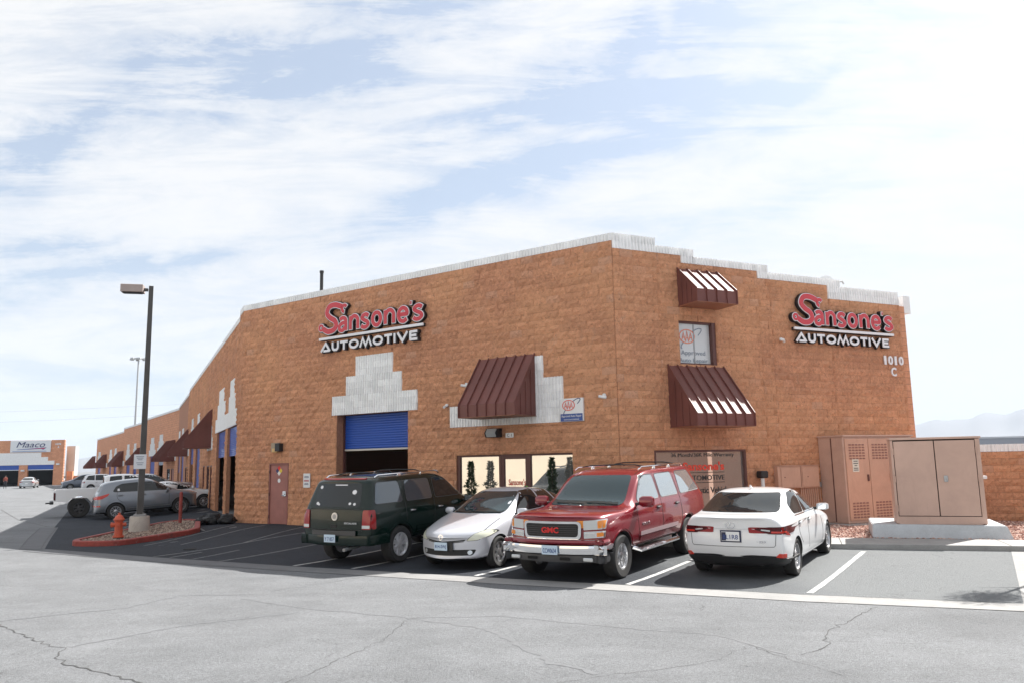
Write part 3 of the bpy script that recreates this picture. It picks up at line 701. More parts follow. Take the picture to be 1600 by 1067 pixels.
# garage openings of C and D: slatted blue curtains, some part open
def curtain(F, x0, x1, z0, z1, y=.34, m=None):
    mb = MB(); z = z1; p = .075
    while z > z0+.02:
        a = max(z-p, z0); mb.add([(x0, y, z), (x1, y, z), (x1, y-.022, z-.02), (x0, y-.022, z-.02), (x1, y-.022, a+.012), (x0, y-.022, a+.012), (x1, y, a), (x0, y, a)], [(0, 1, 2, 3), (3, 2, 4, 5), (5, 4, 6, 7)]); z -= p
    o = mb.build('roller_curtain', m or M_BLUE, BLD, M=F); return o
rc = curtain(FA, A_ROLL[0]+.02, A_ROLL[1]-.02, 2.43, 3.51)
mb = MB(); mb.bbox(A_ROLL[0]+.03, A_ROLL[1]-.03, .30, .36, 2.37, 2.43, .01); mb.build('bottom_bar', mat('bar_grey', (.55, .52, .47), .5), rc)
for x in (4.95, 7.97): mb = MB(); mb.box(x, x+.05, .26, .36, 0, 3.51); mb.build('door_track', M_BROWN, BLD, M=FA)
for i, h in enumerate(C_HO[:6]): curtain(FC, h[0], h[1], (2.35 if i < 2 else (0, 2.2, 0, 1.6)[i-2]), h[3], y=.10)
for i, h in enumerate(D_HO[:7]): curtain(FD, h[0], h[1], (2.3, -.2, -.2, -.2, -.2, -.2, 1)[i], h[3], y=.10, m=(mat('pale_curtain', (.30, .36, .44), .5) if i in (0,) else M_BLUE))
def plain_door(F, h, m, glass=False):
    mb = MB(); a, b, c, d = h; mb.box(a, a+.06, -.01, .16, 0, d); mb.box(b-.06, b, -.01, .16, 0, d); mb.box(a+.06, b-.06, -.01, .16, d-.06, d)
    fr = mb.build('door', M_BROWN, BLD, M=F); mb = MB(); mb.bbox(a+.062, b-.062, .05, .1, .02, d-.062, .006); mb.build('pane' if glass else 'leaf', M_GLT if glass else m, fr); return fr
for h in C_HO[6:]: plain_door(FC, h, M_DOOR, (h[1]-h[0]) > 1.3)
for h in D_HO[7:]: plain_door(FD, h, M_DOOR, (h[1]-h[0]) > 1.3)
# steel door on wall A
dr = MB(); a, b, c, d = A_DOOR
dr.box(a, a+.05, -.03, .12, 0, d); dr.box(b-.05, b, -.03, .12, 0, d); dr.box(a+.05, b-.05, -.03, .12, d-.05, d)
door = dr.build('door', mat('door_frame_paint', (.26, .10, .08), .55), BLD, M=FA)
mb = MB(); mb.bbox(a+.055, b-.055, .0, .05, .015, d-.055, .006); mb.build('leaf', M_DOOR, door)
mb = MB(); mb.bbox(2.40, 2.56, -.05, -.002, .93, 1.10, .01); mb.cyl((2.48, -.05, .97), (2.36, -.06, .965), .016); mb.cyl((2.5, -.01, 1.02), (2.5, -.07, 1.02), .03); mb.build('handle', M_CHROME, door)
mb = MB(); mb.bbox(2.47, 2.475, -.004, -.001, .35, .7, .0005); mb.build('edge_strip', mat('strip_pale', (.35, .2, .17), .5), door)
for zz in (.25, 1.0, 1.75):
    mb = MB(); mb.cyl((1.70, -.035, zz-.05), (1.70, -.035, zz+.05), .018); mb.build('hinge', M_BROWN, door)
def flat_poly(pts, y, m, name, parent, F=None, th=.002):
    mb = MB(); mb.prism(pts, 0, th, FACE); return mb.build(name, m, parent, M=(F or Matrix.Identity(4)) @ T(0, y, 0))
cx, cz, q = 2.15, 1.78, .085
for dx, dz, col in ((0, q, (.7, .03, .02)), (-q, 0, (.02, .03, .12)), (q, 0, (.75, .55, .05)), (0, -q, (.75, .72, .7))):
    flat_poly([(cx+dx-q, cz+dz), (cx+dx, cz+dz-q), (cx+dx+q, cz+dz), (cx+dx, cz+dz+q)], -.001, mat('placard_%d' % int(col[0]*100+col[2]*1000), col, .5), 'placard', door)
mb = MB(); mb.lathe([(0, 0), (.07, 0), (.07, .003), (0, .003)], 20, T(2.16, -.001, 1.45) @ FACE); mb.build('round_sticker', M_WHITE, door)
# storefront on wall A
a, b, c, d = A_STORE; fr = MB()
for x0, x1 in ((a, a+.10), (11.33, 11.42), (12.28, 12.37), (b-.03, b)): fr.bbox(x0, x1, .02, .14, 0, d, .006)
fr.bbox(a+.1, b-.03, .025, .135, d-.05, d-.001, .005); fr.bbox(a+.1, b-.03, .025, .135, 0.001, .10, .005)
sf = fr.build('storefront', M_BROWN, BLD, M=FA)
M_STG = mat('reflective_glazing', (.62, .60, .56), .02, .82, spec=.8)
for x0, x1 in ((a+.1, 11.33), (12.37, b-.03)):
    mb = MB(); mb.box(x0, x1, .07, .08, .1, d-.05); mb.build('pane', M_STG, sf)
dfr = MB(); dfr.bbox(11.42, 11.50, .03, .12, .1, d-.05, .005); dfr.bbox(12.20, 12.28, .03, .12, .1, d-.05, .005); dfr.bbox(11.5, 12.2, .03, .12, d-.13, d-.05, .005); dfr.bbox(11.5, 12.2, .03, .12, .1, .3, .005)
dfo = dfr.build('entrance_door', M_BROWN, BLD, M=FA); mb = MB(); mb.box(11.5, 12.2, .07, .08, .3, d-.13); mb.build('pane', M_STG, dfo)
M_DRED = mat('decal_red', (.62, .05, .03), .5); M_DBLK = mat('decal_black', (.02, .02, .02), .5)
def wtext(txt, x, z, w, h, m, parent, y, F=None, ext=.003, name='lettering', shear=0, bold=0.0):
    me = text_mesh(txt, w, h, ext, m, shear=shear, bold=bold); me.name = name
    return obj(name, me, parent, (F or Matrix.Identity(4)) @ T(x, y, z) @ FACE)
wtext("Sansone's", 11.90, 1.38, .56, .17, M_DRED, dfo, .066, bold=.015); wtext("AUTOMOTIVE", 11.90, 1.22, .54, .09, M_DBLK, dfo, .066)
mb = MB(); mb.lathe([(0, 0), (.045, 0), (.045, .004), (0, .004)], 16, T(12.24, .02, 1.24) @ FACE); mb.build('green_sticker', mat('lime', (.25, .6, .05), .5), dfo)
# lower window of wall B
a, b, c, d = B_WIN; fr = MB(); fr.bbox(a, a+.06, -.02, .12, c, d, .005); fr.bbox(b-.06, b, -.02, .12, c, d, .005); fr.bbox(a+.06, b-.06, -.018, .118, d-.05, d, .005); fr.bbox(a+.06, b-.06, -.018, .118, c, c+.05, .005)
bw = fr.build('shop_window', M_BROWN, BLD, M=FB)
M_BWG = mat('dark_reflective_glazing', (.56, .53, .50), .02, .82, spec=.8)
mb = MB(); mb.box(a+.06, b-.06, .06, .07, c+.05, d-.05); mb.build('pane', M_BWG, bw)
wtext("36 Month/36K Mile Warranty", 2.62, 2.0, 2.05, .13, M_DBLK, bw, .055)
wtext("Sansone's", 2.62, 1.72, 1.35, .22, mat('decal_bright_red', (.75, .06, .03), .5), bw, .055, bold=.03)
wtext("AUTOMOTIVE", 2.62, 1.42, 1.35, .13, M_DBLK, bw, .055, bold=.004)
wtext("Domestic Vehicles", 2.72, 1.1, 1.6, .16, M_DBLK, bw, .055, bold=.01)
mb = MB(); mb.box(1.95, 3.3, .053, .056, 1.55, 1.565); mb.box(1.95, 3.3, .053, .056, 1.29, 1.305); mb.build('rule', M_DBLK, bw)
# upper window of wall B with a poster behind the glass
a, b, c, d = B_UP; fr = MB(); fr.bbox(a, a+.05, .04, .2, c, d, .005); fr.bbox(b-.12, b, -.005, .2, c, d, .005); fr.bbox(a+.05, b-.12, .04, .2, d-.05, d, .005); fr.bbox(a+.05, b-.12, .04, .2, c, c+.04, .005)
uw = fr.build('upper_window', M_BROWN, BLD, M=FB)
M_POST = mat('poster_white', (.62, .64, .65), .3, coat=.6); mb = MB(); mb.box(a+.05, b-.12, .12, .13, c+.04, d-.05); mb.build('pane', M_POST, uw)
mb = MB(); mb.box(2.55, 2.58, .105, .118, c+.04, d-.05); mb.build('mullion', mat('mullion_grey', (.35, .36, .38), .5), uw)
M_LOGR = mat('club_red', (.72, .10, .06), .5); M_LOGB = mat('club_blue', (.02, .05, .16), .5); M_LOGF = mat('faded_orange', (.75, .24, .14), .5); M_LOGG = mat('faded_grey', (.22, .26, .32), .5)
def club_logo(x, z, s, mr, mbk, parent, y, F=None):
    """red oval with three letters and a swoosh; s = oval width"""
    mb = MB(); e = arc(0, 0, s*.5, s*.36, 0, 360, 28)[:-1]; mb.ribbon(e, s*.055, 0, .004, True)
    for i in (-1, 0, 1):
        x0 = i*s*.235; h = s*.20+ (s*.08 if i == 0 else 0)
        mb.ribbon([(x0-s*.10, -h), (x0, h), (x0+s*.10, -h)], s*.05, .001, .005); mb.ribbon([(x0-s*.06, -h*.35), (x0+s*.06, -h*.35)], s*.04, .0015, .0055)
    o = mb.build('emblem', mr, parent, M=(F or Matrix.Identity(4)) @ T(x, y, z) @ FACE)
    mb = MB(); mb.ribbon([(s*.36, s*.26), (s*.6, s*.40), (s*.82, s*.47), (s*.97, s*.45), (s*.98, s*.36), (s*.88, s*.22), (s*.74, s*.08)], s*.05, -.001, .003)
    mb.ribbon([(-s*.27, -s*.34), (-s*.38, -s*.48), (-s*.42, -s*.60), (-s*.35, -s*.66)], s*.05, -.001, .003); mb.build('swoosh', mbk, parent, M=(F or Matrix.Identity(4)) @ T(x, y, z) @ FACE)
club_logo(2.34, 5.15, .50, M_LOGF, M_LOGG, uw, .112); wtext('Approved', 2.52, 4.70, .80, .16, M_LOGG, uw, .112); wtext('Auto Repair', 2.52, 4.50, .94, .14, M_LOGG, uw, .112)
# dark interior backs so that openings read deep
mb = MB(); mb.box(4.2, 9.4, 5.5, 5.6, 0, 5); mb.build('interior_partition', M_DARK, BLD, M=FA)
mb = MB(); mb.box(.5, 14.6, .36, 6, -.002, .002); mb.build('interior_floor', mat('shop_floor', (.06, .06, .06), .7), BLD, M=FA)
# ------------------------------------------------------------------ awnings
def awning(F, x0, w, z0, z1, out, zf, nrib, label, group='maroon metal awnings'):
    """hood: wall bottom z0, wall top z1, front lip zf high"""
    t = thing('metal_awning', label, 'awning', F @ T(x0, -.03, z0), group); h = z1-z0; f = zf-z0
    mb = MB(); th = .012
    mb.add([(0, 0, h), (w, 0, h), (w, -out, f), (0, -out, f), (0, 0, h-th*2), (w, 0, h-th*2), (w, -out+th, f-th), (0, -out+th, f-th)], [(0, 1, 2, 3), (7, 6, 5, 4), (0, 4, 5, 1), (0, 3, 7, 4), (1, 5, 6, 2)])
    mb.build('slope_panel', M_AWN, t)
    mb = MB(); mb.box(.002, w-.002, -out-.001, -out+th, 0, f-.002); mb.build('fascia', M_AWN, t)
    for x in (0, w-.012):
        mb = MB(); P = [(0, .003), (0, h-.03), (-out+.014, f-.016), (-out+.014, .003)]; mb.add([(x+dx, p, q) for dx in (.001, .011) for p, q in P], [(0, 1, 2, 3), (7, 6, 5, 4), (0, 4, 5, 1), (1, 5, 6, 2), (2, 6, 7, 3), (3, 7, 4, 0)]); mb.build('side_panel', M_AWN, t)
    mb = MB(); mb.box(-.02, w+.02, -out-.02, -out+.03, -.015, .0); mb.box(-.02, w+.02, -out+.03, 0, -.015, -.003); mb.build('bottom_tray', mat('awning_soffit', (.26, .10, .055), .5), t)
    L_ = Vector((0, -out, f-h)); n = Vector((0, f-h, out)).normalized()*-1
    n = Vector((0, -(h-f), out)).normalized() if False else Vector((0, -(h-f)/sqrt((h-f)**2+out**2), out/sqrt((h-f)**2+out**2)))
    for i in range(nrib):
        x = w*i/(nrib-1); mb = MB(); hw = .010; p0 = Vector((x, 0, h)); p1 = Vector((x, -out, f)); o = n*.045
        vs = []
        for dx in (-hw, hw):
            for p in (p0, p0+o, p1+o+Vector((0, -.0, 0)), p1): vs.append(p+Vector((dx, 0, 0)))
        mb.add(vs, [(0, 1, 2, 3), (7, 6, 5, 4), (0, 4, 5, 1), (1, 5, 6, 2), (2, 6, 7, 3), (0, 3, 7, 4)]); mb.box(x-hw, x+hw, -out-.04, -out-.0015, .0, f+.012); mb.build('seam_rib', M_AWN, t)
    for sx in (-.018, w+.006):
        for k in range(1, 4):
            y = -out*k/4; top = h-(h-f)*k/4-.10; mb = MB(); mb.box(sx, sx+.012, y-.01, y+.01, .02, top); mb.build('side_seam', M_AWN, t)
    return t
awning(FA, 10.78, 1.85, 3.13, 4.80, 1.0, 3.45, 7, 'maroon standing seam awning above the glazed shop entrance, between white stepped blocks')
awning(FB, 1.55, 1.83, 2.72, 4.34, 1.10, 3.03, 7, 'large maroon awning above the shop window with the warranty lettering')
awning(FB, 2.0, 1.32, 5.92, 6.95, .78, 6.26, 5, 'small maroon awning high under the stepped parapet, above the club poster window')
ca = awning(FC, -13.4, 1.83, 2.9, 4.75, 1.2, 3.2, 7, 'nearest maroon awning along the shaded garage row, highest on that wall')
def aw_copy(F, x0, z0, label, src=ca, sx=1.0): copy_tree(src, F @ T(x0, -.03, z0) @ Matrix.Diagonal((sx, 1, 1, 1)), label)
aw_copy(FC, -32.2, 2.8, 'second maroon awning of the shaded garage row, just before the bend of the wall')
aw_copy(FD, -3.0, 2.6, 'maroon awning at the bend of the garage row'); aw_copy(FD, -5.3, 2.6, 'maroon awning just past the bend, its neighbour close beside it')
aw_copy(FD, -21.8, 2.42, 'maroon awning behind the lamp pole, between two white stepped door surrounds', sx=1.3)
aw_copy(FD, -37.0, 2.35, 'maroon awning left of the lamp pole, third from the far end', sx=2.2); aw_copy(FD, -53.0, 2.25, 'maroon awning second from the far end of the garage row', sx=2.2)
aw_copy(FD, -66.2, 2.25, 'farthest maroon awning, jutting past the far end of the garage row', sx=2.2)
# ------------------------------------------------------------------ channel letter signs
M_SRED = mat('sign_face_red', (.55, .025, .040), .4, coat=.3); M_SWH = mat('sign_white', (.78, .78, .80), .4); M_SBK = mat('sign_return_black', (.010, .010, .012), .5)
def bez(p, n=6):
    """smooth polyline through points (Catmull-Rom)"""
    P = [Vector(q) for q in p]; out = []
    for i in range(len(P)-1):
        a = P[max(0, i-1)]; b = P[i]; c = P[i+1]; d = P[min(len(P)-1, i+2)]
        for j in range(n):
            t = j/n; out.append(tuple(.5*((2*b)+(c-a)*t+(2*a-5*b+4*c-d)*t*t+(3*b-a-3*c+d)*t**3)))
    out.append(tuple(P[-1])); return out
def letter_sign(F, x0, z0, k, label):
    t = thing('channel_letter_sign', label, 'sign', F @ T(x0, -.05, z0) @ Matrix.Diagonal((k, 1, k, 1)), 'channel letter signs of the repair shop')
    def glyph(strokes, w, name='letter', red=True):
        mb = MB()
        for k_, (pts, cl) in enumerate(strokes):
            e_ = k_*.0015
            if red:
                mb.mat = 2; mb.ribbon(pts, w+.085, .0, .11+e_, cl, cap=.035); mb.mat = 1; mb.ribbon(pts, w+.042, .115, .130+e_, cl, cap=.02); mb.mat = 0; mb.ribbon(pts, w, .134, .142+e_, cl, cap=0)
            else:
                mb.mat = 2; mb.ribbon([(p[0]+.035, p[1]-.01) for p in pts], w+.03, 0, .10, cl, cap=.01); mb.mat = 1; mb.ribbon(pts, w, .104, .12+e_, cl)
        mb.build(name, [M_SRED, M_SWH, M_SBK], t, M=FACE)
    xs = [.92, 1.44, 1.94, 2.42, 2.97, 3.52, 4.14]; ws = [.44, .46, .42, .48, .48, .48, .46]; zb = .62; H = .46; sw = .125
    def G(i, pts): return [(xs[i]+p[0]*ws[i], zb+p[1]*H) for p in pts]
    # S drawn as a spanner: ring eye, body, open jaw
    S_ = bez([(1.10, 1.43), (.80, 1.53), (.52, 1.50), (.40, 1.30), (.55, 1.13), (.78, 1.00), (.84, .83), (.70, .70), (.45, .68), (.24, .78)])
    glyph([(S_, False)], .17); glyph([(arc(.13, .83, .085, .085, 0, 360, 18)[:-1], True)], .075)
    glyph([(arc(1.21, 1.36, .105, .105, 30, 265, 12), False)], .105)
    n_ = [([(.14, .03), (.14, .97)], False), (bez([(.14, .62), (.35, .90), (.62, .93), (.84, .72), (.86, .4), (.86, .03)]), False)]
    s_ = [(bez([(.86, .80), (.62, .93), (.32, .88), (.2, .70), (.45, .54), (.72, .42), (.84, .24), (.62, .07), (.32, .06), (.12, .18)]), False)]
    o_ = [(arc(.5, .5, .36, .43, 0, 360, 26)[:-1], True)]
    e_ = [(bez([(.18, .50), (.5, .51), (.86, .52), (.80, .80), (.52, .94), (.24, .80), (.14, .48), (.26, .16), (.56, .04), (.84, .18)]), False)]
    a_ = [(bez([(.22, .84), (.5, .95), (.78, .84), (.84, .6), (.84, .03)]), False), (bez([(.82, .58), (.45, .56), (.18, .38), (.22, .13), (.5, .06), (.8, .26)]), False)]
    for i, gl in zip((0, 1, 2, 3, 4, 5, 6), (a_, n_, s_, o_, n_, e_, s_)): glyph([(G(i, p), c) for p, c in gl], sw)
    glyph([([(4.10, 1.22), (4.09, 1.12)], False)], .05, 'apostrophe', True)
    mb = MB(); mb.mat = 1; mb.box(.06, 4.56, .0, .10, .405, .505, FACE @ T(0, 0, 0) if False else Matrix(((1, 0, 0, 0), (0, -1, 0, 0), (0, 0, 1, 0), (0, 0, 0, 1)))); mb.mat = 0; mb.box(.04, 4.58, .102, .145, .42, .50, Matrix(((1, 0, 0, 0), (0, -1, 0, 0), (0, 0, 1, 0), (0, 0, 0, 1)))); mb.build('underline', [M_SWH, M_SBK], t)
    h = .30; w = .085; x = .10
    def L(pts, cl=False): return ([(x+p[0], .02+p[1]*h) for p in pts], cl)
    for ch, cw in (('A', .52), ('U', .40), ('T', .40), ('O', .50), ('M', .56), ('O', .50), ('T', .38), ('I', .15), ('V', .50), ('E', .40)):
        c = cw-.06
        if ch == 'A': g = [L([(.02, .08), (c*.52, .94), (c-.02, .08)]), L([(.14, .15), (c-.08, .15)])]
        elif ch == 'U': g = [L([(.045, 1), (.045, .42), (.07, .24), (.12, .14), (c-.12, .14), (c-.07, .24), (c-.045, .42), (c-.045, 1)])]
        elif ch == 'T': g = [L([(.0, .88), (c, .88)]), L([(c/2, .8), (c/2, .02)])]
        elif ch == 'O': g = [([(x+c/2+(c/2-.04)*cos(a*pi/12), .02+h*.5+(h*.38)*sin(a*pi/12)) for a in range(24)], True)]
        elif ch == 'M': g = [L([(.0, .02), (.12, .92), (c/2, .12), (c-.12, .92), (c, .02)])]
        elif ch == 'I': g = [L([(c/2, .02), (c/2, .98)])]
        elif ch == 'V': g = [L([(.02, .98), (c/2, .1), (c-.02, .98)])]
        elif ch == 'E': g = [L([(c-.02, .88), (.04, .88)]), L([(c-.06, .5), (.04, .5)]), L([(c-.02, .12), (.04, .12)]), L([(.045, .03), (.045, .97)])]
        glyph(g, w*(.9 if ch != 'M' else .8), red=False); x += cw
letter_sign(FA, 4.19, 5.57, 1.0, 'red and white spanner S letter sign above the half open blue roller door')
letter_sign(FB, 5.87, 5.12, .886, 'red and white spanner S letter sign next to the white building number')
t = thing('building_number', 'white metal numerals and letter C near the end of the corner wall', 'number sign', FB @ T(9.95, -.05, 4.75))
for s_, x, z, w, h in (('1', -.35, .02, .09, .27), ('0', -.12, .02, .20, .27), ('1', .10, .02, .09, .27), ('0', .34, .02, .20, .27), ('C', -.02, -.33, .22, .27)):
    me = text_mesh(s_, w, h, .03, M_SWH, bold=.03); me.name = 'numeral'; obj('numeral', me, t, T(x, 0, z) @ FACE)
t = thing('club_sign', 'square white sign with red oval emblem and blue band beside the entrance awning', 'sign', FA @ T(13.40, -.08, 2.93))
mb = MB(); mb.bbox(0, .70, -.0, .06, 0, .60, .008); mb.build('panel', M_WHITE, t); mb = MB(); mb.box(.02, .68, -.004, 0, .01, .20); mb.build('band', mat('sign_blue', (.02, .07, .28), .4), t)
club_logo(.27, .42, .36, M_LOGR, M_LOGB, t, -.006); wtext('Approved Auto Repair', .35, .135, .60, .075, M_WHITE, t, -.006); wtext('WWW.AAA.COM/REPAIR', .35, .05, .46, .035, M_WHITE, t, -.006)
t = thing('notice_sign', 'small upright white notice board right of the steel door', 'sign', FA @ T(3.45, -.07, 1.22))
mb = MB(); mb.bbox(0, .33, 0, .02, 0, .46, .006); mb.build('board', M_WHITE, t); mb = MB()
for z, w in ((.37, .2), (.33, .22), (.14, .18), (.105, .2)): mb.box(.165-w/2, .165+w/2, -.004, -.0005, z-.012, z+.008)
mb.build('print', mat('dark_print', (.12, .13, .2), .6), t); mb = MB(); mb.box(.05, .28, -.004, -.0005, .20, .25); mb.build('pink_print', mat('pink_print', (.55, .2, .22), .6), t)
t = thing('unit_plate', 'tiny white unit plate under the entrance awning, right of the wall lamp', 'sign', FA @ T(11.63, -.06, 2.58))
mb = MB(); mb.bbox(0, .26, 0, .02, 0, .13, .004); mb.build('plate', M_WHITE, t); wtext('C 1', .13, .065, .15, .08, M_DBLK, t, -.003)
# wall lamps and cameras
t = thing('wall_lamp', 'black wall pack lamp under the entrance awning', 'lamp', FA @ T(11.08, -.04, 2.60))
mb = MB(); mb.add([(x, y, z) for x in (0, .42) for y, z in ((0, 0), (0, .24), (-.16, .24), (-.26, .12), (-.2, 0))], [(0, 1, 2, 3, 4), (9, 8, 7, 6, 5), (0, 5, 6, 1), (1, 6, 7, 2), (2, 7, 8, 3), (3, 8, 9, 4), (4, 9, 5, 0)]); mb.build('housing', M_BLK_PL, t)
mb = MB(); mb.add([(x, y, z) for x in (.05, .37) for y, z in ((-.19, .235), (-.268, .115), (-.215, .01), (-.18, .1))], [(0, 1, 2, 3), (7, 6, 5, 4), (0, 4, 5, 1), (1, 5, 6, 2), (2, 6, 7, 3), (3, 7, 4, 0)]); mb.build('lens', mat('lamp_lens', (.4, .42, .42), .15, coat=1), t)
t = thing('wall_lamp', 'tan box wall lamp above the steel door', 'lamp', FA @ T(1.86, -.04, 2.40))
mb = MB(); mb.bbox(0, .38, -.10, 0, .02, .32, .01); mb.build('housing', mat('tan_metal', (.34, .27, .18), .5), t); mb = MB(); mb.bbox(.28, .52, -.17, -.0, .03, .30, .01); mb.build('photocell_box', M_BLK_PL, t); mb = MB(); mb.bbox(.12, .40, -.16, -.102, 0, .13, .01); mb.build('lens', mat('amber_lens', (.62, .40, .16), .3), t)
def camera_thing(F, x, z, ang, label):
    t = thing('security_camera', label, 'camera', F @ T(x, -.04, z), 'white security cameras on the walls'); mb = MB(); mb.cyl((0, 0, .05), (0, -.05, .05), .045, 12); mb.build('bracket', M_WHITE, t)
    R = Matrix.Rotation(radians(ang), 4, 'Z'); mb = MB(); mb.lathe([(0, -.10), (.035, -.10), (.04, .02), (.036, .1), (0, .1)], 14, T(0, -.13, 0) @ R @ Matrix.Rotation(radians(100), 4, 'Y')); mb.build('body', M_WHITE, t, 40)
camera_thing(FA, 9.57, 3.53, -60, 'white bullet camera at the lower left corner of the white trim behind the awning'); camera_thing(FA, 14.72, 3.50, 30, 'white bullet camera between the club sign and the building corner')
camera_thing(FA, 10.3, 4.09, 20, 'white bullet camera half hidden by the entrance awning'); camera_thing(FB, 5.48, 5.15, 40, 'white camera left of the letter sign on the corner wall')
t = thing('roof_vent_pipe', 'black vent pipe standing above the parapet', 'pipe', FA @ T(3.42, .6, 6.2)); mb = MB(); mb.cyl((0, 0, 0), (0, 0, 2.42), .06); mb.build('pipe', M_BLK_PL, t); mb = MB(); mb.lathe([(.075, 2.35), (.075, 2.43), (0, 2.43)], 12); mb.build('cap', M_BLK_PL, t)
t = thing('satellite_dish', 'pale satellite dish behind the stepped parapet', 'dish', FB @ T(8.15, .6, 7.15)); mb = MB(); mb.lathe([(0, 0), (.15, .015), (.27, .05), (.33, .085), (.33, .095), (.26, .062), (0, .014)], 24, Matrix.Rotation(radians(65), 4, 'Z') @ Matrix.Rotation(radians(80), 4, 'Y') @ Matrix.Diagonal((.8, .8, .8, 1))); mb.build('reflector', M_WHITE, t, 40); mb = MB(); mb.cyl((0, 0, -1), (0, 0, 0), .03); mb.build('mast', M_GALV, t); mb = MB(); mb.tube([(.05, 0, -.2), (.45, 0, -.15), (.5, 0, .05)], .015); mb.build('feed_arm', M_GALV, t)
t = thing('roof_gooseneck', 'thin curved pipe on the roof beside the dish', 'pipe', FB @ T(8.75, .7, 6.2)); mb = MB(); mb.tube([(0, 0, 0), (0, 0, .95), (.04, 0, 1.08), (.16, 0, 1.12), (.24, 0, 1.04)], .03); mb.build('pipe', M_GALV, t)
# meter boxes and conduits on wall B
for i, (x0, x1, lb) in enumerate(((4.92, 5.74, 'orange brown meter box on the corner wall, the one nearer the shop window'), (5.76, 6.42, 'orange brown meter box on the corner wall, the one nearer the tall cabinet'))):
    t = thing('meter_box', lb, 'box', FB @ T(x0, -.03, 1.07), 'wall boxes'); w = x1-x0; mb = MB(); mb.bbox(0, w, -.16, 0, 0, .60, .008); mb.build('case', M_CAB2, t); mb = MB(); mb.bbox(.10 if i == 0 else .03, w-.02, -.18, -.161, .03, .56, .006); mb.build('cover', M_CAB2, t); mb = MB(); mb.box(.02, w-.0, -.19, 0, .603, .62); mb.build('drip_edge', M_CAB2, t); mb = MB(); mb.cyl((.22, -.19, .3), (.22, -.18, .3), .015); mb.build('latch', M_BROWN, t)
t = thing('conduits', 'row of orange painted conduits dropping from the meter boxes', 'conduit', FB @ T(5.76, -.08, .05))
for k in range(9): mb = MB(); mb.cyl((.05+k*.075, -.02, 0), (.05+k*.075, -.02, 1.018), .022, 8); mb.build('conduit', M_CAB2, t)
t = thing('junction_box', 'small grey junction box beside the tall cabinet', 'box', FB @ T(6.46, -.03, 1.07)); mb = MB(); mb.bbox(0, .10, -.1, 0, 0, .14, .006); mb.build('case', M_GREY, t); mb = MB(); mb.tube([(.05, -.05, 0), (.06, -.06, -.4), (0, -.06, -.7), (.02, -.05, -1)], .012); mb.build('cable', M_CAB2, t)
t = thing('vent_hood', 'black hood on a short white pipe below the wall window edge', 'vent', FB @ T(4.38, -.18, .1)); mb = MB(); mb.cyl((0, 0, 0), (0, 0, 1.3), .05); mb.build('pipe', M_WHITE, t); mb = MB(); mb.bbox(-.12, .12, -.12, .12, 1.27, 1.46, .03); mb.build('hood', M_BLK_PL, t); mb = MB(); mb.cyl((.12, 0, 1.36), (.17, 0, 1.36), .03); mb.build('spout', M_BLK_PL, t)
# vehicle placings: ((x, y) of the middle between the axles, heading clockwise from +Y)
ESC = ((-2.47, 19.10), 31.5); PRI = ((-.30, 17.81), 212); YUK = ((1.96, 16.38), 212.4); LEX = ((4.88, 15.93), 31.5)
KIA = ((-16.66, 36.66), 58); PIC = ((-18.9, 38.6), 60); PEW = ((-20.0, 43.2), 62); WCR = ((-16.9, 40.0), 62)
WSU = ((-42.5, 84.0), 62); MIN = ((-49.5, 93.0), 240); FAR = ((-64.0, 106.5), -22); INN = ((-71.5, 129.0), 160)
M_GLS = glass_mat('pale_reflective_glass', (.42, .46, .48), .75)
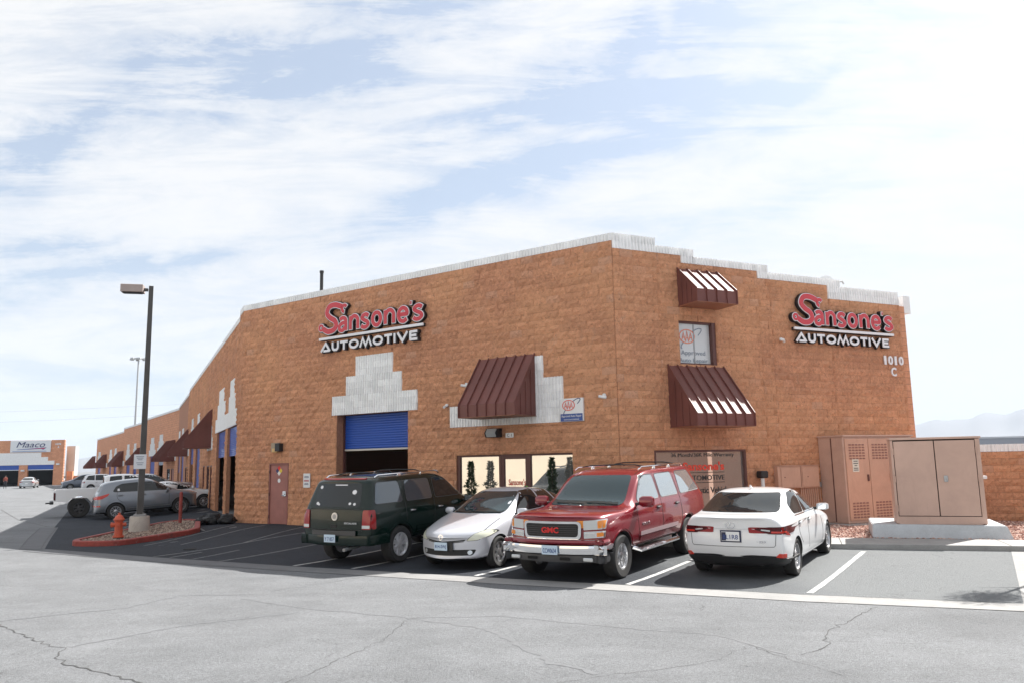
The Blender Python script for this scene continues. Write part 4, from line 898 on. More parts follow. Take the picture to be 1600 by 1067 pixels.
# ------------------------------------------------------------------ vehicles
def Hs(x, w, zb, zm, zs, zh, bow=.0, fy=(.93, .70, .38), cr=.03, dx=None):
    return (x, [(0, zb), (w-.14, zb), (w-.03, zb+.10), (w, zm), (w-.025, zs), (w*fy[0], zh), (w*fy[1], zh+cr*.6), (w*fy[2], zh+cr*.9), (0, zh+cr)], bow, w, dx)
def Rs(x, w, zb, zm, zs, wg, zg, wr, zr, bow=0.0, cr=.03, dx=None):
    return (x, [(0, zb), (w-.14, zb), (w-.03, zb+.10), (w, zm), (w-.025, zs), (wg, zg), (wr, zr-.045), (wr-.13, zr), (0, zr+cr)], bow, w, dx)
def bake(o, name):
    dg = bpy.context.evaluated_depsgraph_get(); me = bpy.data.meshes.new_from_object(o.evaluated_get(dg)); me.name = name; return me
def body_shell(secs, mats, axles, ar, inner, crease=(), nose=.05, tail=.03, flat_lo=None, sub_=3):
    vs, fs = [], []
    for (x, pts, bow, w, dx) in secs:
        for side in (1, -1):
            for i, (y, z) in enumerate(pts):
                if side == -1 and i in (0, 8): continue
                vs.append((x-bow*(y/w)**2+(dx[i] if dx else 0), side*y, z))
    # ring order: 0..8 (left +y), then 7..1 on the right
    R = 16; ring = [0, 1, 2, 3, 4, 5, 6, 7, 8, 15, 14, 13, 12, 11, 10, 9]
    n = len(secs)
    for s in range(n-1):
        for k in range(R):
            a, b = ring[k], ring[(k+1) % R]; fs.append((s*R+a, s*R+b, (s+1)*R+b, (s+1)*R+a))
    for s, bulge in ((0, nose), (n-1, -tail)):
        o = s*R; mids = {0: o, 8: o+8}
        for i in range(1, 8):
            l, r = Vector(vs[o+i]), Vector(vs[o+8+i]); m = (l+r)/2; x, pts, bow, w, dx = secs[s]
            m.x = x+(dx[i] if dx else 0)+(bulge if 1 < i < 7 else bulge*.6); mids[i] = len(vs); vs.append(tuple(m))
        for i in range(8):
            l0 = o+i; l1 = o+i+1; r0 = o+8+i if i > 0 else o; r1 = o+8+i+1 if i < 7 else o+8
            m0, m1 = mids[i], mids[i+1]
            a = [l0, l1, m1, m0]; b = [m0, m1, r1, r0]
            for q in (a, b):
                u = []
                for e in q:
                    if e not in u: u.append(e)
                if len(u) > 2: fs.append(tuple(u))
    me = bpy.data.meshes.new('cage'); me.from_pydata(vs, [], fs)
    bm = bmesh.new(); bm.from_mesh(me); bmesh.ops.recalc_face_normals(bm, faces=bm.faces)
    cl = bm.edges.layers.float.new('crease_edge'); bm.verts.ensure_lookup_table(); bm.edges.ensure_lookup_table()
    for row, c in crease:
        for s in range(n-1):
            for off in ((row,) if row in (0, 8) else (row, row+8)):
                e = bm.edges.get((bm.verts[s*R+off], bm.verts[(s+1)*R+off]))
                if e: e[cl] = c
    for s in (0, n-1):
        for k in range(R):
            e = bm.edges.get((bm.verts[s*R+ring[k]], bm.verts[s*R+ring[(k+1) % R]]))
            if e: e[cl] = .35
    bm.to_mesh(me); bm.free()
    o = bpy.data.objects.new('cage', me); C.objects.link(o)
    m = o.modifiers.new('s', 'SUBSURF'); m.levels = sub_; m.render_levels = sub_
    cut = MB()
    for ax, az_, r in axles:
        for sy in (1, -1):
            wmax = secs[n//2][3]; cut.cyl((ax, sy*(wmax-inner), az_), (ax, sy*(wmax+.3), az_), r, 40)
    co = bpy.data.objects.new('cut', cut.mesh('cut', mats[1])); C.objects.link(co)
    b = o.modifiers.new('b', 'BOOLEAN'); b.object = co; b.operation = 'DIFFERENCE'; b.solver = 'EXACT'
    out = bake(o, 'body'); bpy.data.objects.remove(o); bpy.data.objects.remove(co)
    out.materials.clear()
    for q in mats: out.materials.append(q)
    bm = bmesh.new(); bm.from_mesh(out); bmesh.ops.recalc_face_normals(bm, faces=bm.faces)
    zmin = min(v.co.z for v in bm.verts); wmax = secs[n//2][3]
    for f in bm.faces:
        c = f.calc_center_median(); f.material_index = 0
        for ax, az_, r in axles:
            d = sqrt((c.x-ax)**2+(c.z-az_)**2)
            if (d < r+.012 and (abs(abs(c.y)-(wmax-inner)) < .02)) or (abs(d-r) < .02 and abs(f.normal.y) < .6 and abs(c.y) < wmax-.03 and Vector((c.x-ax, 0, c.z-az_)).dot(f.normal) < 0): f.material_index = 1
        if f.normal.z < -.75 and c.z < zmin+.12: f.material_index = 1
    sharpen(bm, 38); bm.to_mesh(out); bm.free(); return out
class Car:
    def __init__(s, name, label, cat, C2, az, secs, axles, ar, tyre, paintm, crease=(), inner=.27, group=None, wellr=None, nose=.05, tail=.03, **kw):
        D = dirv(az); s.D = D; wb = axles[0]-axles[1]
        cx, cy = C2; zf = gz(cx+D.x*axles[0], cy+D.y*axles[0]); zr = gz(cx+D.x*axles[1], cy+D.y*axles[1])
        pitch = atan2(zf-zr, wb); M = frame((cx, cy, (zf+zr)/2-(axles[0]+axles[1])/2*sin(pitch)), az) @ Matrix.Rotation(-pitch, 4, 'Y')
        s.t = thing(name, label, cat, M, group); s.paint = paintm; s.secs = secs
        s.R = tyre[0]; s.W = tyre[1]; s.me = body_shell(secs, [paintm, M_DARK], [(a, s.R+kw.get('azo', 0), ar) for a in axles], ar, inner, crease, nose, tail, sub_=kw.get('sub_', 3))
        s.body = obj('body', s.me, s.t)
        bm = bmesh.new(); bm.from_mesh(s.me); bmesh.ops.triangulate(bm, faces=bm.faces); s.bvh = BVHTree.FromBMesh(bm); bm.free(); s.axles = axles
    def hit(s, p, axis):
        if axis in ('L', 'R'): sg = 1 if axis == 'L' else -1; o = Vector((p[0], 3*sg, p[1])); d = Vector((0, -sg, 0))
        elif axis == 'F': o = Vector((5, p[0], p[1])); d = Vector((-1, 0, 0))
        elif axis == 'B': o = Vector((-5, p[0], p[1])); d = Vector((1, 0, 0))
        else: o = Vector((p[0], p[1], 4)); d = Vector((0, 0, -1))
        q, n, i, dist = s.bvh.ray_cast(o, d)
        if q is None: q, n, i, dist = s.bvh.find_nearest(o+d*((3 if axis in 'LR' else 5 if axis in 'FB' else 4)-.5)); 
        if n.dot(d) > 0: n = -n
        return q, n
    def decal(s, poly, axis, m, name, off=.004, step=.07, parent=None, skirt=.02, grid=True):
        v, t, nb = cdt(poly, step, grid); P = []; N_ = []
        for p in v:
            q, n = s.hit((p.x, p.y), axis); P.append(q+n*off); N_.append(n)
        vs = [tuple(p) for p in P]; fs = [tuple(f) for f in t]; k = len(vs)
        for i in range(nb): vs.append(tuple(P[i]-N_[i]*skirt))
        fs += [(i, (i+1) % nb, k+(i+1) % nb, k+i) for i in range(nb)]
        me = bpy.data.meshes.new(name); me.from_pydata(vs, [], fs); me.materials.append(m)
        bm = bmesh.new(); bm.from_mesh(me); bmesh.ops.recalc_face_normals(bm, faces=bm.faces)
        # make sure the visible side faces outwards
        c = sum(((P[f[0]]+P[f[1]]+P[f[2]])/3-Vector((0, 0, .8))).dot(Vector()) for f in t[:1]) if t else 0
        bm.faces.ensure_lookup_table()
        if t:
            f = bm.faces[0]; nn = N_[t[0][0]]
            if f.normal.dot(nn) < 0: bmesh.ops.reverse_faces(bm, faces=bm.faces)
        sharpen(bm, 45); bm.to_mesh(me); bm.free()
        return obj(name, me, parent or s.t)
    def both(s, poly, m, name, **k):
        return [s.decal(poly, a, m, name, **k) for a in ('L', 'R')]
    def mir(s, poly, axis, m, name, **k):
        return [s.decal(q, axis, m, name, **k) for q in (poly, [(-y, z) for y, z in poly][::-1])]
    def line(s, pts, axis, w=.013, m=None, name='panel_gap', off=.0035):
        v = line_poly(bez(pts, 4) if len(pts) > 2 else pts, w); return s.decal(v, axis, m or M_GAP, name, off=off, step=.12, skirt=.004, grid=False)
    def wheels(s, style, rimr, rim_m, track, hub_m=None):
        R, W_ = s.R, s.W; ty = MB(); h = W_/2
        ty.lathe([(rimr-.01, -h*.75), (rimr+.01, -h*.9), (R-.04, -h), (R-.012, -h*.86), (R, -h*.6), (R, h*.6), (R-.012, h*.86), (R-.04, h), (rimr+.01, h*.9), (rimr-.01, h*.75)], 40, closed=True)
        tm = ty.mesh('tyre', M_RUB, 35); rm = MB()
        rm.lathe([(rimr, -h*.8), (rimr, h*.86), (rimr-.018, h*.86), (rimr-.03, h*.5), (rimr-.035, -h*.2), (rimr-.06, -h*.3), (0, -h*.3), (0, -h*.36), (rimr-.03, -h*.36)], 40)
        n, wi, wo = style; z0, z1 = h*.30, h*.66
        for k in range(n):
            a = 2*pi*k/n; Q = Matrix.Rotation(a, 4, 'Z'); r0, r1 = .045, rimr-.012
            rm.add([(r0, -wi, z0), (r0, wi, z0), (r1, wo, z0), (r1, -wo, z0), (r0, -wi*.8, z1), (r0, wi*.8, z1), (r1, wo*.7, z1+.004), (r1, -wo*.7, z1+.004)], [(0, 3, 2, 1), (4, 5, 6, 7), (0, 1, 5, 4), (1, 2, 6, 5), (2, 3, 7, 6), (3, 0, 4, 7)], Q)
        rm.lathe([(0, z0-.02), (.075, z0-.02), (.07, z1+.002), (.035, z1+.012), (0, z1+.012)], 18)
        rmesh = rm.mesh('rim', rim_m, 35); hb = MB(); hb.lathe([(0, -.02), (rimr-.05, -.02), (rimr-.05, .01), (0, .01)], 24); hm = hb.mesh('brake_disc', M_BLKM)
        for ax in s.axles:
            for sg in (1, -1):
                Mx = T(ax, sg*track, R) @ Matrix.Rotation(radians(-90*sg), 4, 'X') @ Matrix.Rotation(random.uniform(0, 1), 4, 'Z')
                w = obj('wheel', hm, s.t, Mx); obj('tyre', tm, w); obj('rim', rmesh, w)
    def plate(s, axis, y, z, x, kind, txt, w=.31, h=.155):
        sg = 1 if axis == 'F' else -1
        q, n = s.hit((y, z), axis); M = T(q.x+sg*.02, y, z) @ Matrix.Rotation(radians(90*sg), 4, 'Z')
        bg, fg = kind; mb = MB(); mb.bbox(-w/2, w/2, -.008, .004, -h/2, h/2, .003); p = mb.build('licence_plate', mat(*bg), s.t, M=M)
        obj('lettering', text_mesh(txt, w*.84, h*.5, .002, mat(*fg), bold=.01), p, T(0, -.009, -h*.06) @ FACE)
        return p
    def mirror(s, x, z, m, size=(.11, .24, .17), out=.10):
        for sg in (1, -1):
            q, n = s.hit((x, z), 'L'); y = abs(q.y); sx, sy, sz = size; mb = MB()
            mb.mat = 1; mb.cyl((x, y-.03, z-.0), (x-.01, y+out, z+.02), .028, 8); mb.mat = 0
            rings = []
            for k, f in ((0, .72), (.2, .97), (.8, 1.0), (1, .7)):
                yy = y+out-.03+sy*k; rings.append([(x-.02+sx*f*.5*cx, yy, z+.05+sz*f*.5*cz) for cx, cz in ((1, -.6), (1.05, 0), (.9, .7), (.3, 1), (-.7, .95), (-.9, .6), (-.9, -.8), (-.5, -1), (.4, -1))])
            vs = [v for r in rings for v in r]; nn = 9; fs = [(i*nn+k, i*nn+(k+1) % nn, (i+1)*nn+(k+1) % nn, (i+1)*nn+k) for i in range(3) for k in range(nn)]+[tuple(range(nn-1, -1, -1)), tuple(3*nn+k for k in range(nn))]
            mb.add(vs, fs); mb.v = [(a, b*sg, c) for a, b, c in mb.v]; o = mb.build('wing_mirror', [m, M_BLK_PL], s.t, 50)
            g = MB(); g.bbox(x-.02-sx*.5-.002, x-.02-sx*.5+.004, y+out+.0, y+out-.03+sy-.03, z-.0, z+.1, .002); g.v = [(a, b*sg, c) for a, b, c in g.v]; g.build('mirror_glass', M_MIRR, o)
    def handles(s, pts, m, w=.16):
        for x, z in pts:
            for ax, sg in (('L', 1), ('R', -1)):
                q, n = s.hit((x, z), ax); s.decal(rpoly([(x-w/2, z-.028), (x+w/2, z-.028), (x+w/2, z+.028), (x-w/2, z+.028)], .02), ax, M_GAP, 'handle_recess', off=.003, step=.06)
                mb = MB(); mb.bbox(x-w*.5, x+w*.5, abs(q.y)+.008, abs(q.y)+.035, z-.014, z+.016, .006); mb.v = [(a, b*sg, c) for a, b, c in mb.v]; mb.build('door_handle', m, s.t, 40)
    def bumper(s, x, half, bow, z0, z1, depth, wrap, m, name='bumper', r=.12, zmid=None):
        """bar following the body corner; positive x front, negative rear"""
        sg = 1 if x > 0 else -1; path = []
        X = abs(x)
        path.append((X-wrap, half)); path.append((X-wrap*.5, half)); path.append((X-r, half-.02))
        path += [(X-r*.45-.01, half-r*.35), (X-bow, half-r)]
        for k in (.7, .45, .2): path.append((X-bow*k*k*1.2, half*k))
        path.append((X, 0)); path += [(a, -b) for a, b in path[-2::-1]]
        prof = [(-depth, z0), (0, z0+.01), (.012, (z0+z1)/2), (0, z1-.01), (-.02, z1), (-depth, z1)]
        mb = MB(); n = len(path); k = len(prof); vs = []
        for i, p in enumerate(path):
            a = Vector(path[max(0, i-1)]); b = Vector(path[min(n-1, i+1)]); t = (b-a).normalized(); nn = Vector((-t.y, t.x)); 
            if nn.dot(Vector((p[0]-0.5, p[1]))) < 0: nn = -nn
            for o_, z in prof: q = Vector(p)+nn*o_; vs.append((q.x*sg, q.y, z))
        fs = [(i*k+j, i*k+(j+1) % k, (i+1)*k+(j+1) % k, (i+1)*k+j) for i in range(n-1) for j in range(k)]+[tuple(range(k)), tuple((n-1)*k+j for j in range(k))]
        mb.add(vs, fs); return mb.build(name, m, s.t, 40)
    def wiper(s, y0, z0, y1, z1):
        a, n = s.hit((y0, z0), 'F'); b, n2 = s.hit((y1, z1), 'F'); mb = MB(); mid = s.hit(((y0+y1)/2, (z0+z1)/2), 'F')[0]
        mb.tube([a+n*.02, mid+n*.025, b+n2*.02], .010, 5); mb.build('wiper', M_BLK_PL, s.t)
    def rail(s, pts, z, m, name='roof_rail', r=.016, feet=()):
        for sg in (1, -1):
            mb = MB(); mb.tube([(x, y*sg, zz) for x, y, zz in pts], r, 8)
            for x, y, zz in feet: mb.bbox(x-.05, x+.05, y*sg-.02, y*sg+.02, zz-.07, zz, .01)
            mb.build(name, m, s.t, 40)
    def crossbar(s, x, y, z, m):
        mb = MB(); mb.tube([(x, -y, z-.02), (x, -y*.7, z+.012), (x, 0, z+.02), (x, y*.7, z+.012), (x, y, z-.02)], .014, 6); mb.build('cross_bar', m, s.t)
    def text(s, txt, axis, u, z, w, h, m, off=.004):
        q, n = s.hit((u, z), axis); d = {'F': 90, 'B': -90, 'L': 180, 'R': 0}[axis]
        if axis in 'FB': p = Vector((q.x+(off if axis == 'F' else -off), u, z))
        else: p = Vector((u, q.y+(off if axis == 'L' else -off), z))
        me = text_mesh(txt, w, h, .006, m, bold=.03); me.name = 'badge_lettering'; obj('badge_lettering', me, s.t, T(*p) @ Matrix.Rotation(radians(d), 4, 'Z') @ FACE)
    def blob(s, axis, u, z, r, m, name, ry=None, th=.012, n=20):
        return s.decal([(u+r*cos(2*pi*i/n), z+(ry or r)*sin(2*pi*i/n)) for i in range(n)], axis, m, name, off=th, step=.05)
M_GAP = mat('gap_black', (.012, .012, .012), .7); M_BLKM = mat('brake_grey', (.05, .05, .05), .6, .5)
M_TRED = mat('lamp_red', (.26, .006, .008), .15, coat=.25); M_TRED2 = mat('lamp_red_bright', (.55, .035, .02), .2, coat=.2); M_AMB = mat('lamp_amber', (.75, .25, .03), .12, coat=.4)
M_CLR = mat('lamp_clear', (.60, .62, .62), .06, .45, coat=1); M_CLR2 = mat('lamp_hazed', (.70, .71, .58), .15, .1, coat=.5); M_DRD = mat('lamp_dark_red', (.14, .006, .008), .06, coat=1)
M_STK = mat('sticker_white', (.7, .7, .72), .5); M_GTRIM = mat('dark_grey_plastic', (.045, .045, .048), .5)
PW = (('plate_white_blue', (.42, .55, .72), .4), ('plate_blue_text', (.02, .06, .22), .4))
# --- dark green SUV, seen from behind
P_GRN = mat('dark_green_paint', (.002, .011, .008), .18, 0.0, coat=.22, spec=.3, coatr=.02)
def suv_secs(F_, B_, w, roof, belt, zb, hood0, hood1, cowl, head, wr, lower=0.0, tailslope=.22):
    zm = zb+.38; zs = belt-.10
    return [Hs(F_, w*.90, zb, zm, hood0-.14, hood0-.02, .20), Hs(F_-.10, w*.955, zb, zm, hood0-.10, hood0+.02, .16), Hs(F_-.5, w*.995, zb, zm, hood0-.05, hood0+.05, .10, cr=.04), Hs(cowl+.42, w, zb, zm, hood1-.08, hood1-.03, .05, cr=.045),
            Hs(cowl, w, zb, zm, zs, hood1+.01, .12, fy=(.93, .86, .60), cr=.035), Rs(head, w, zb, zm, zs, w*.945, belt, wr, roof-.02, .09), Rs(head-.7, w, zb, zm, zs, w*.95, belt+.01, wr+.01, roof), Rs((head-.7+B_)/2, w, zb, zm, zs, w*.95, belt+.01, wr+.01, roof),
            Rs(B_+.40, w, zb, zm, zs, w*.94, belt+.01, wr, roof-.02, -.03), Rs(B_+.06, w*.975, zb, zm, zs, w*.915, belt+.01, wr-.03, roof-.06, -.07, dx=[0, 0, 0, 0, .02, .05, tailslope, tailslope, tailslope]),
            Rs(B_, w*.955, zb+.02, zm, zs, w*.89, belt+.01, wr-.07, roof-.10, -.08, dx=[0, 0, 0, 0, .015, .045, tailslope, tailslope, tailslope])]
sec = suv_secs(2.43, -2.50, .985, 1.83, 1.20, .42, 1.10, 1.18, 1.02, .38, .78)
E_ = Car('green_suv', 'black green full size SUV seen from behind, stickers on its tinted rear window', 'suv', ESC[0], ESC[1], sec, (1.475, -1.475), .43, (.385, .27), P_GRN, crease=((4, .25), (6, .3)), tail=.02)
E_.wheels((7, .034, .060), .245, mat('bright_wheel', (.80, .80, .82), .30, .65), .83)
M_PRV = glass_mat('privacy_glass', (.13, .145, .16), .6)
sw = .006
E_.decal(rpoly([(-.66, 1.22), (.66, 1.22), (.60, 1.70), (-.60, 1.70)], .08), 'B', M_GL, 'rear_window', off=.005)
for g in ([(-2.22, 1.27), (-1.36, 1.27), (-1.40, 1.70), (-2.07, 1.70)], [(-1.22, 1.27), (-.32, 1.27), (-.34, 1.70), (-1.18, 1.70)], [(-.20, 1.27), (.80, 1.27), (.66, 1.38), (.28, 1.70), (-.20, 1.70)]):
    for o in E_.both(rpoly([(x*1.0, z) for x, z in g], .07), M_PRV if g[0][0] < -.5 else M_GL, 'side_window', off=.005): pass
    E_.both(line_poly(rpoly(g, .07)+[rpoly(g, .07)[0]], .022), M_GTRIM, 'window_trim', off=.004, grid=False, skirt=.004)
E_.decal(rpoly([(-.72, 1.20), (.72, 1.20), (.60, 1.72), (-.60, 1.72)], .1), 'F', M_GLF, 'windscreen', off=.005)
E_.decal(rpoly([(-.60, 1.772), (.60, 1.772), (.60, 1.788), (-.60, 1.788)], .006), 'B', M_TRED, 'high_brake_light', off=.015)
E_.mir(rpoly([(.74, .78), (.93, .78), (.92, 1.16), (.755, 1.16)], .03), 'B', M_TRED, 'tail_light', off=.02); E_.mir(rpoly([(.745, .80), (.92, .80), (.92, .86), (.745, .86)], .01), 'B', M_CLR, 'reverse_light', off=.024)
E_.both(rpoly([(-2.44, .78), (-2.27, .78), (-2.26, 1.16), (-2.40, 1.16)], .03), M_TRED, 'tail_light_wrap', off=.012)
E_.bumper(-2.555, .975, .13, .45, .66, .18, .70, P_GRN, 'rear_bumper'); 
E_.decal(rpoly([(-.6, .655), (.6, .655), (.6, .75), (-.6, .75)], .02), 'B', M_GTRIM, 'bumper_step', off=.05)
E_.plate('B', -.02, .84, 0, *((('plate_pale_blue', (.48, .60, .70), .4), PW[1], 'V 7 W57')[i:i+1][0] for i in ()) if False else (None,)*0) if False else None
def plate(car, axis, y, z, txt, bg, fg, **k):
    sg = 1 if axis == 'F' else -1; off = k.pop('off', .02); q, n = car.hit((y, z), axis); w, h = k.get('w', .31), k.get('h', .155); M = T(q.x+sg*off, y, z) @ Matrix.Rotation(radians(90*sg), 4, 'Z')
    mb = MB(); mb.bbox(-w/2, w/2, -.008, .004, -h/2, h/2, .003); p = mb.build('licence_plate', bg, car.t, M=M)
    obj('lettering', text_mesh(txt, w*.84, h*.5, .002, fg, bold=.01), p, T(0, -.009, -h*.06) @ FACE); return p
M_PBLU = mat('plate_pale_blue', (.50, .62, .74), .4); M_PTXT = mat('plate_dark_blue', (.015, .05, .20), .4); M_PDK = mat('plate_navy', (.015, .02, .06), .4)
plate(E_, 'B', 0, .60, 'Y 7 857', M_PBLU, M_PTXT, off=.125)
E_.decal(rpoly([(-.02+.082*cos(i*pi/8), 1.03+.082*sin(i*pi/8)) for i in range(16)], .01), 'B', M_ALLOY, 'round_emblem', off=.018); E_.blob('B', -.02, 1.03, .05, M_GREY, 'emblem_centre', th=.024)
E_.text('ESCALADE', 'B', -.45, .90, .34, .035, M_CHROME, .008)
E_.decal(rpoly([(-.08, .80), (.10, .80), (.10, .87), (-.08, .87)], .02), 'B', M_GAP, 'latch_recess', off=.006)
for y, z, r in ((.53, 1.62, .045), (.55, 1.29, .04), (.50, 1.27, .03), (-.44, 1.52, .06), (-.50, 1.28, .035), (-.38, 1.29, .035)): E_.blob('B', y, z, r, M_STK, 'sticker', th=.008, ry=r*.8, n=7)
E_.text('MY BABY ON BOARD', 'B', .0, 1.665, .34, .025, M_STK, .012) if False else E_.decal([(-.22, 1.655), (.12, 1.655), (.12, 1.675), (-.22, 1.675)], 'B', M_STK, 'sticker_strip', off=.008)
for p in ([(-1.28, .50), (-1.28, 1.24)], [(-.27, .48), (-.27, 1.7)], [(.90, .5), (.92, 1.2)], [(-1.28, 1.24), (-1.24, 1.74)], [(-.27, .50), (.90, .50)]):
    for a in 'LR': E_.line(p, a)
E_.line([(-.72, .74), (-.72, 1.2)], 'B'); E_.line([(.72, .74), (.72, 1.2)], 'B'); E_.line([(-.72, 1.18), (.72, 1.18)], 'B'); E_.line([(-.72, .76), (.72, .76)], 'B')
for a in 'LR': E_.line([(-2.3, .62), (-1.95, .64)], a, .05, M_GTRIM, 'side_moulding', .012); E_.line([(-.95, .66), (.95, .66)], a, .11, P_GRN, 'door_moulding', .015); E_.line([(-.95, .615), (.95, .615)], a, .012, M_CHROME, 'chrome_strip', .02)
E_.handles([(-1.08, 1.06), (-.08, 1.06)], M_CHROME, .17)
E_.mirror(.86, 1.12, P_GRN, (.12, .24, .19)); E_.rail([(-2.0, .68, 1.80), (-1.9, .69, 1.845), (0, .70, 1.865), (.15, .70, 1.85), (.22, .70, 1.80)], 0, M_CHROME, feet=[(-1.2, .69, 1.86), (-.4, .69, 1.865)]); E_.crossbar(-1.6, .68, 1.875, M_BLK_PL); E_.crossbar(-.4, .69, 1.885, M_BLK_PL)
mb = MB(); mb.cyl((-2.1, -.35, .40), (-2.62, -.40, .38), .035, 10); mb.build('exhaust', M_GREY, E_.t)
E_.bumper(2.50, .98, .16, .46, .70, .15, .5, P_GRN, 'front_bumper')
mb = MB(); mb.bbox(-.7, .85, -.98, -.86, .36, .40, .01); mb.bbox(-.7, .85, .86, .98, .36, .40, .01); mb.build('running_board', M_GTRIM, E_.t)
# --- silver hatchback, front
P_SLV = paint('silver_paint', (.54, .555, .60), .15, .30)
w = .865
sec = [Hs(2.20, w*.78, .24, .40, .52, .60, .34, cr=.05, dx=[0, 0, 0, 0, 0, -.02, -.03, -.03, -.03]), Hs(2.12, w*.90, .20, .42, .56, .66, .34, cr=.06), Hs(1.85, w*.97, .19, .46, .64, .74, .20, cr=.08), Hs(1.35, w, .19, .5, .76, .88, .08, cr=.075),
       Hs(1.02, w, .19, .5, .84, .97, .10, fy=(.90, .80, .5), cr=.05), Rs(.62, w, .19, .5, .88, w*.90, .97, w*.73, 1.20, .13, .02), Rs(.10, w, .19, .5, .90, w*.91, .98, w*.66, 1.43, .08), Rs(-.45, w, .19, .5, .92, w*.91, .99, w*.66, 1.465), Rs(-1.2, w, .19, .5, .95, w*.90, 1.02, w*.64, 1.38, -.02),
       Rs(-1.75, w*.985, .2, .5, .98, w*.88, 1.05, w*.63, 1.20, -.06), Rs(-2.15, w*.93, .25, .5, .94, w*.80, 1.02, w*.62, 1.09, -.12), Rs(-2.22, w*.88, .28, .5, .9, w*.76, .98, w*.58, 1.05, -.12)]
P_ = Car('silver_hatchback', 'silver compact hatchback facing the road between the green SUV and the red SUV', 'car', PRI[0], PRI[1], sec, (1.35, -1.35), .345, (.31, .19), P_SLV, crease=((4, .2),), nose=.06)
P_.wheels((6, .030, .042), .205, M_ALLOY, .75)
P_.decal(rpoly([(-.66, 1.015), (.66, 1.015), (.60, 1.20), (.50, 1.395), (-.50, 1.395), (-.60, 1.20)], .07), 'F', M_GLF, 'windscreen', off=.006)
P_.both(rpoly([(.60, 1.0), (.02, 1.40), (-.42, 1.43), (-.48, 1.03)], .05), M_GL, 'side_window', off=.005); P_.both(rpoly([(-.54, 1.03), (-.49, 1.43), (-1.05, 1.37), (-1.20, 1.07)], .05), M_GL, 'side_window', off=.005); P_.both(rpoly([(-1.26, 1.08), (-1.15, 1.34), (-1.62, 1.16), (-1.6, 1.11)], .03), M_GL, 'side_window', off=.005)
hl = [(.47, .575), (.66, .585), (.80, .65), (.83, .73), (.76, .77), (.60, .70)]
P_.mir(line_poly(rpoly(hl, .03)+[rpoly(hl, .03)[0]], .016), 'F', M_GTRIM, 'lamp_gap', off=.004, step=.05, grid=False, skirt=.004)
P_.mir(rpoly(hl, .03), 'F', M_CLR2, 'headlight', off=.007, step=.04)
P_.decal(rpoly([(-.44, .575), (0, .535), (.44, .575), (.46, .60), (0, .565), (-.46, .60)], .008), 'F', M_GAP, 'grille', off=.004, step=.03); P_.decal(rpoly([(-.42, .555), (0, .515), (.42, .555), (.43, .568), (0, .533), (-.43, .568)], .004), 'F', M_GAP, 'grille', off=.004, step=.03)
P_.decal(rpoly([(-.58, .30), (.58, .30), (.64, .41), (-.64, .41)], .04), 'F', M_GAP, 'lower_intake', off=.004); P_.blob('F', .53, .355, .042, M_CLR, 'fog_light', th=.012); P_.blob('F', -.53, .355, .042, M_CLR, 'fog_light', th=.012)
mb = MB(); 
mb.lathe([(.045, 0), (.06, .004), (.06, .01), (.045, .012)], 20, closed=True); mb.ribbon(arc(0, 0, .022, .05, 0, 360, 16)[:-1], .012, 0, .012, True); q, n = P_.hit((0, .645), 'F'); mb.build('emblem', M_CHROME, P_.t, M=T(*(q+n*.004)) @ n.to_track_quat('Z', 'Y').to_matrix().to_4x4())
mb = MB(); mb.bbox(-.21, .21, -.002, .012, -.085, .085, .004); q, n = P_.hit((0.06, .47), 'F'); mb.build('plate_holder', M_BLK_PL, P_.t, M=T(q.x+.004, .04, .475) @ Matrix.Rotation(radians(90), 4, 'Z'))
plate(P_, 'F', -.02, .475, '814-SWJ', M_PBLU, M_PTXT, off=.03)
P_.wiper(.62, 1.02, -.02, 1.035); P_.wiper(-.05, 1.02, -.5, 1.03)
P_.mirror(.62, .97, P_SLV, (.12, .20, .14), .08); P_.handles([(-.28, .86), (-1.12, .90)], P_SLV, .16)
for p in ([(.72, .30), (.80, .60), (.70, .97)], [(-.5, .28), (-.5, 1.0)], [(-1.0, .62), (-1.25, .8), (-1.3, 1.05)], [(-.95, .27), (.72, .27)]):
    for a in 'LR': P_.line(p, a)
P_.line([(-.66, .60), (-.70, .75), (-.72, .93)], 'F'); P_.line([(.66, .60), (.70, .75), (.72, .93)], 'F')
P_.decal(rpoly([(-.5, 1.10), (.5, 1.10), (.45, 1.3), (-.45, 1.3)], .05), 'B', M_GL, 'rear_window', off=.005); P_.mir(rpoly([(.55, .7), (.72, .7), (.66, 1.0), (.55, 1.0)], .03), 'B', M_TRED, 'tail_light')
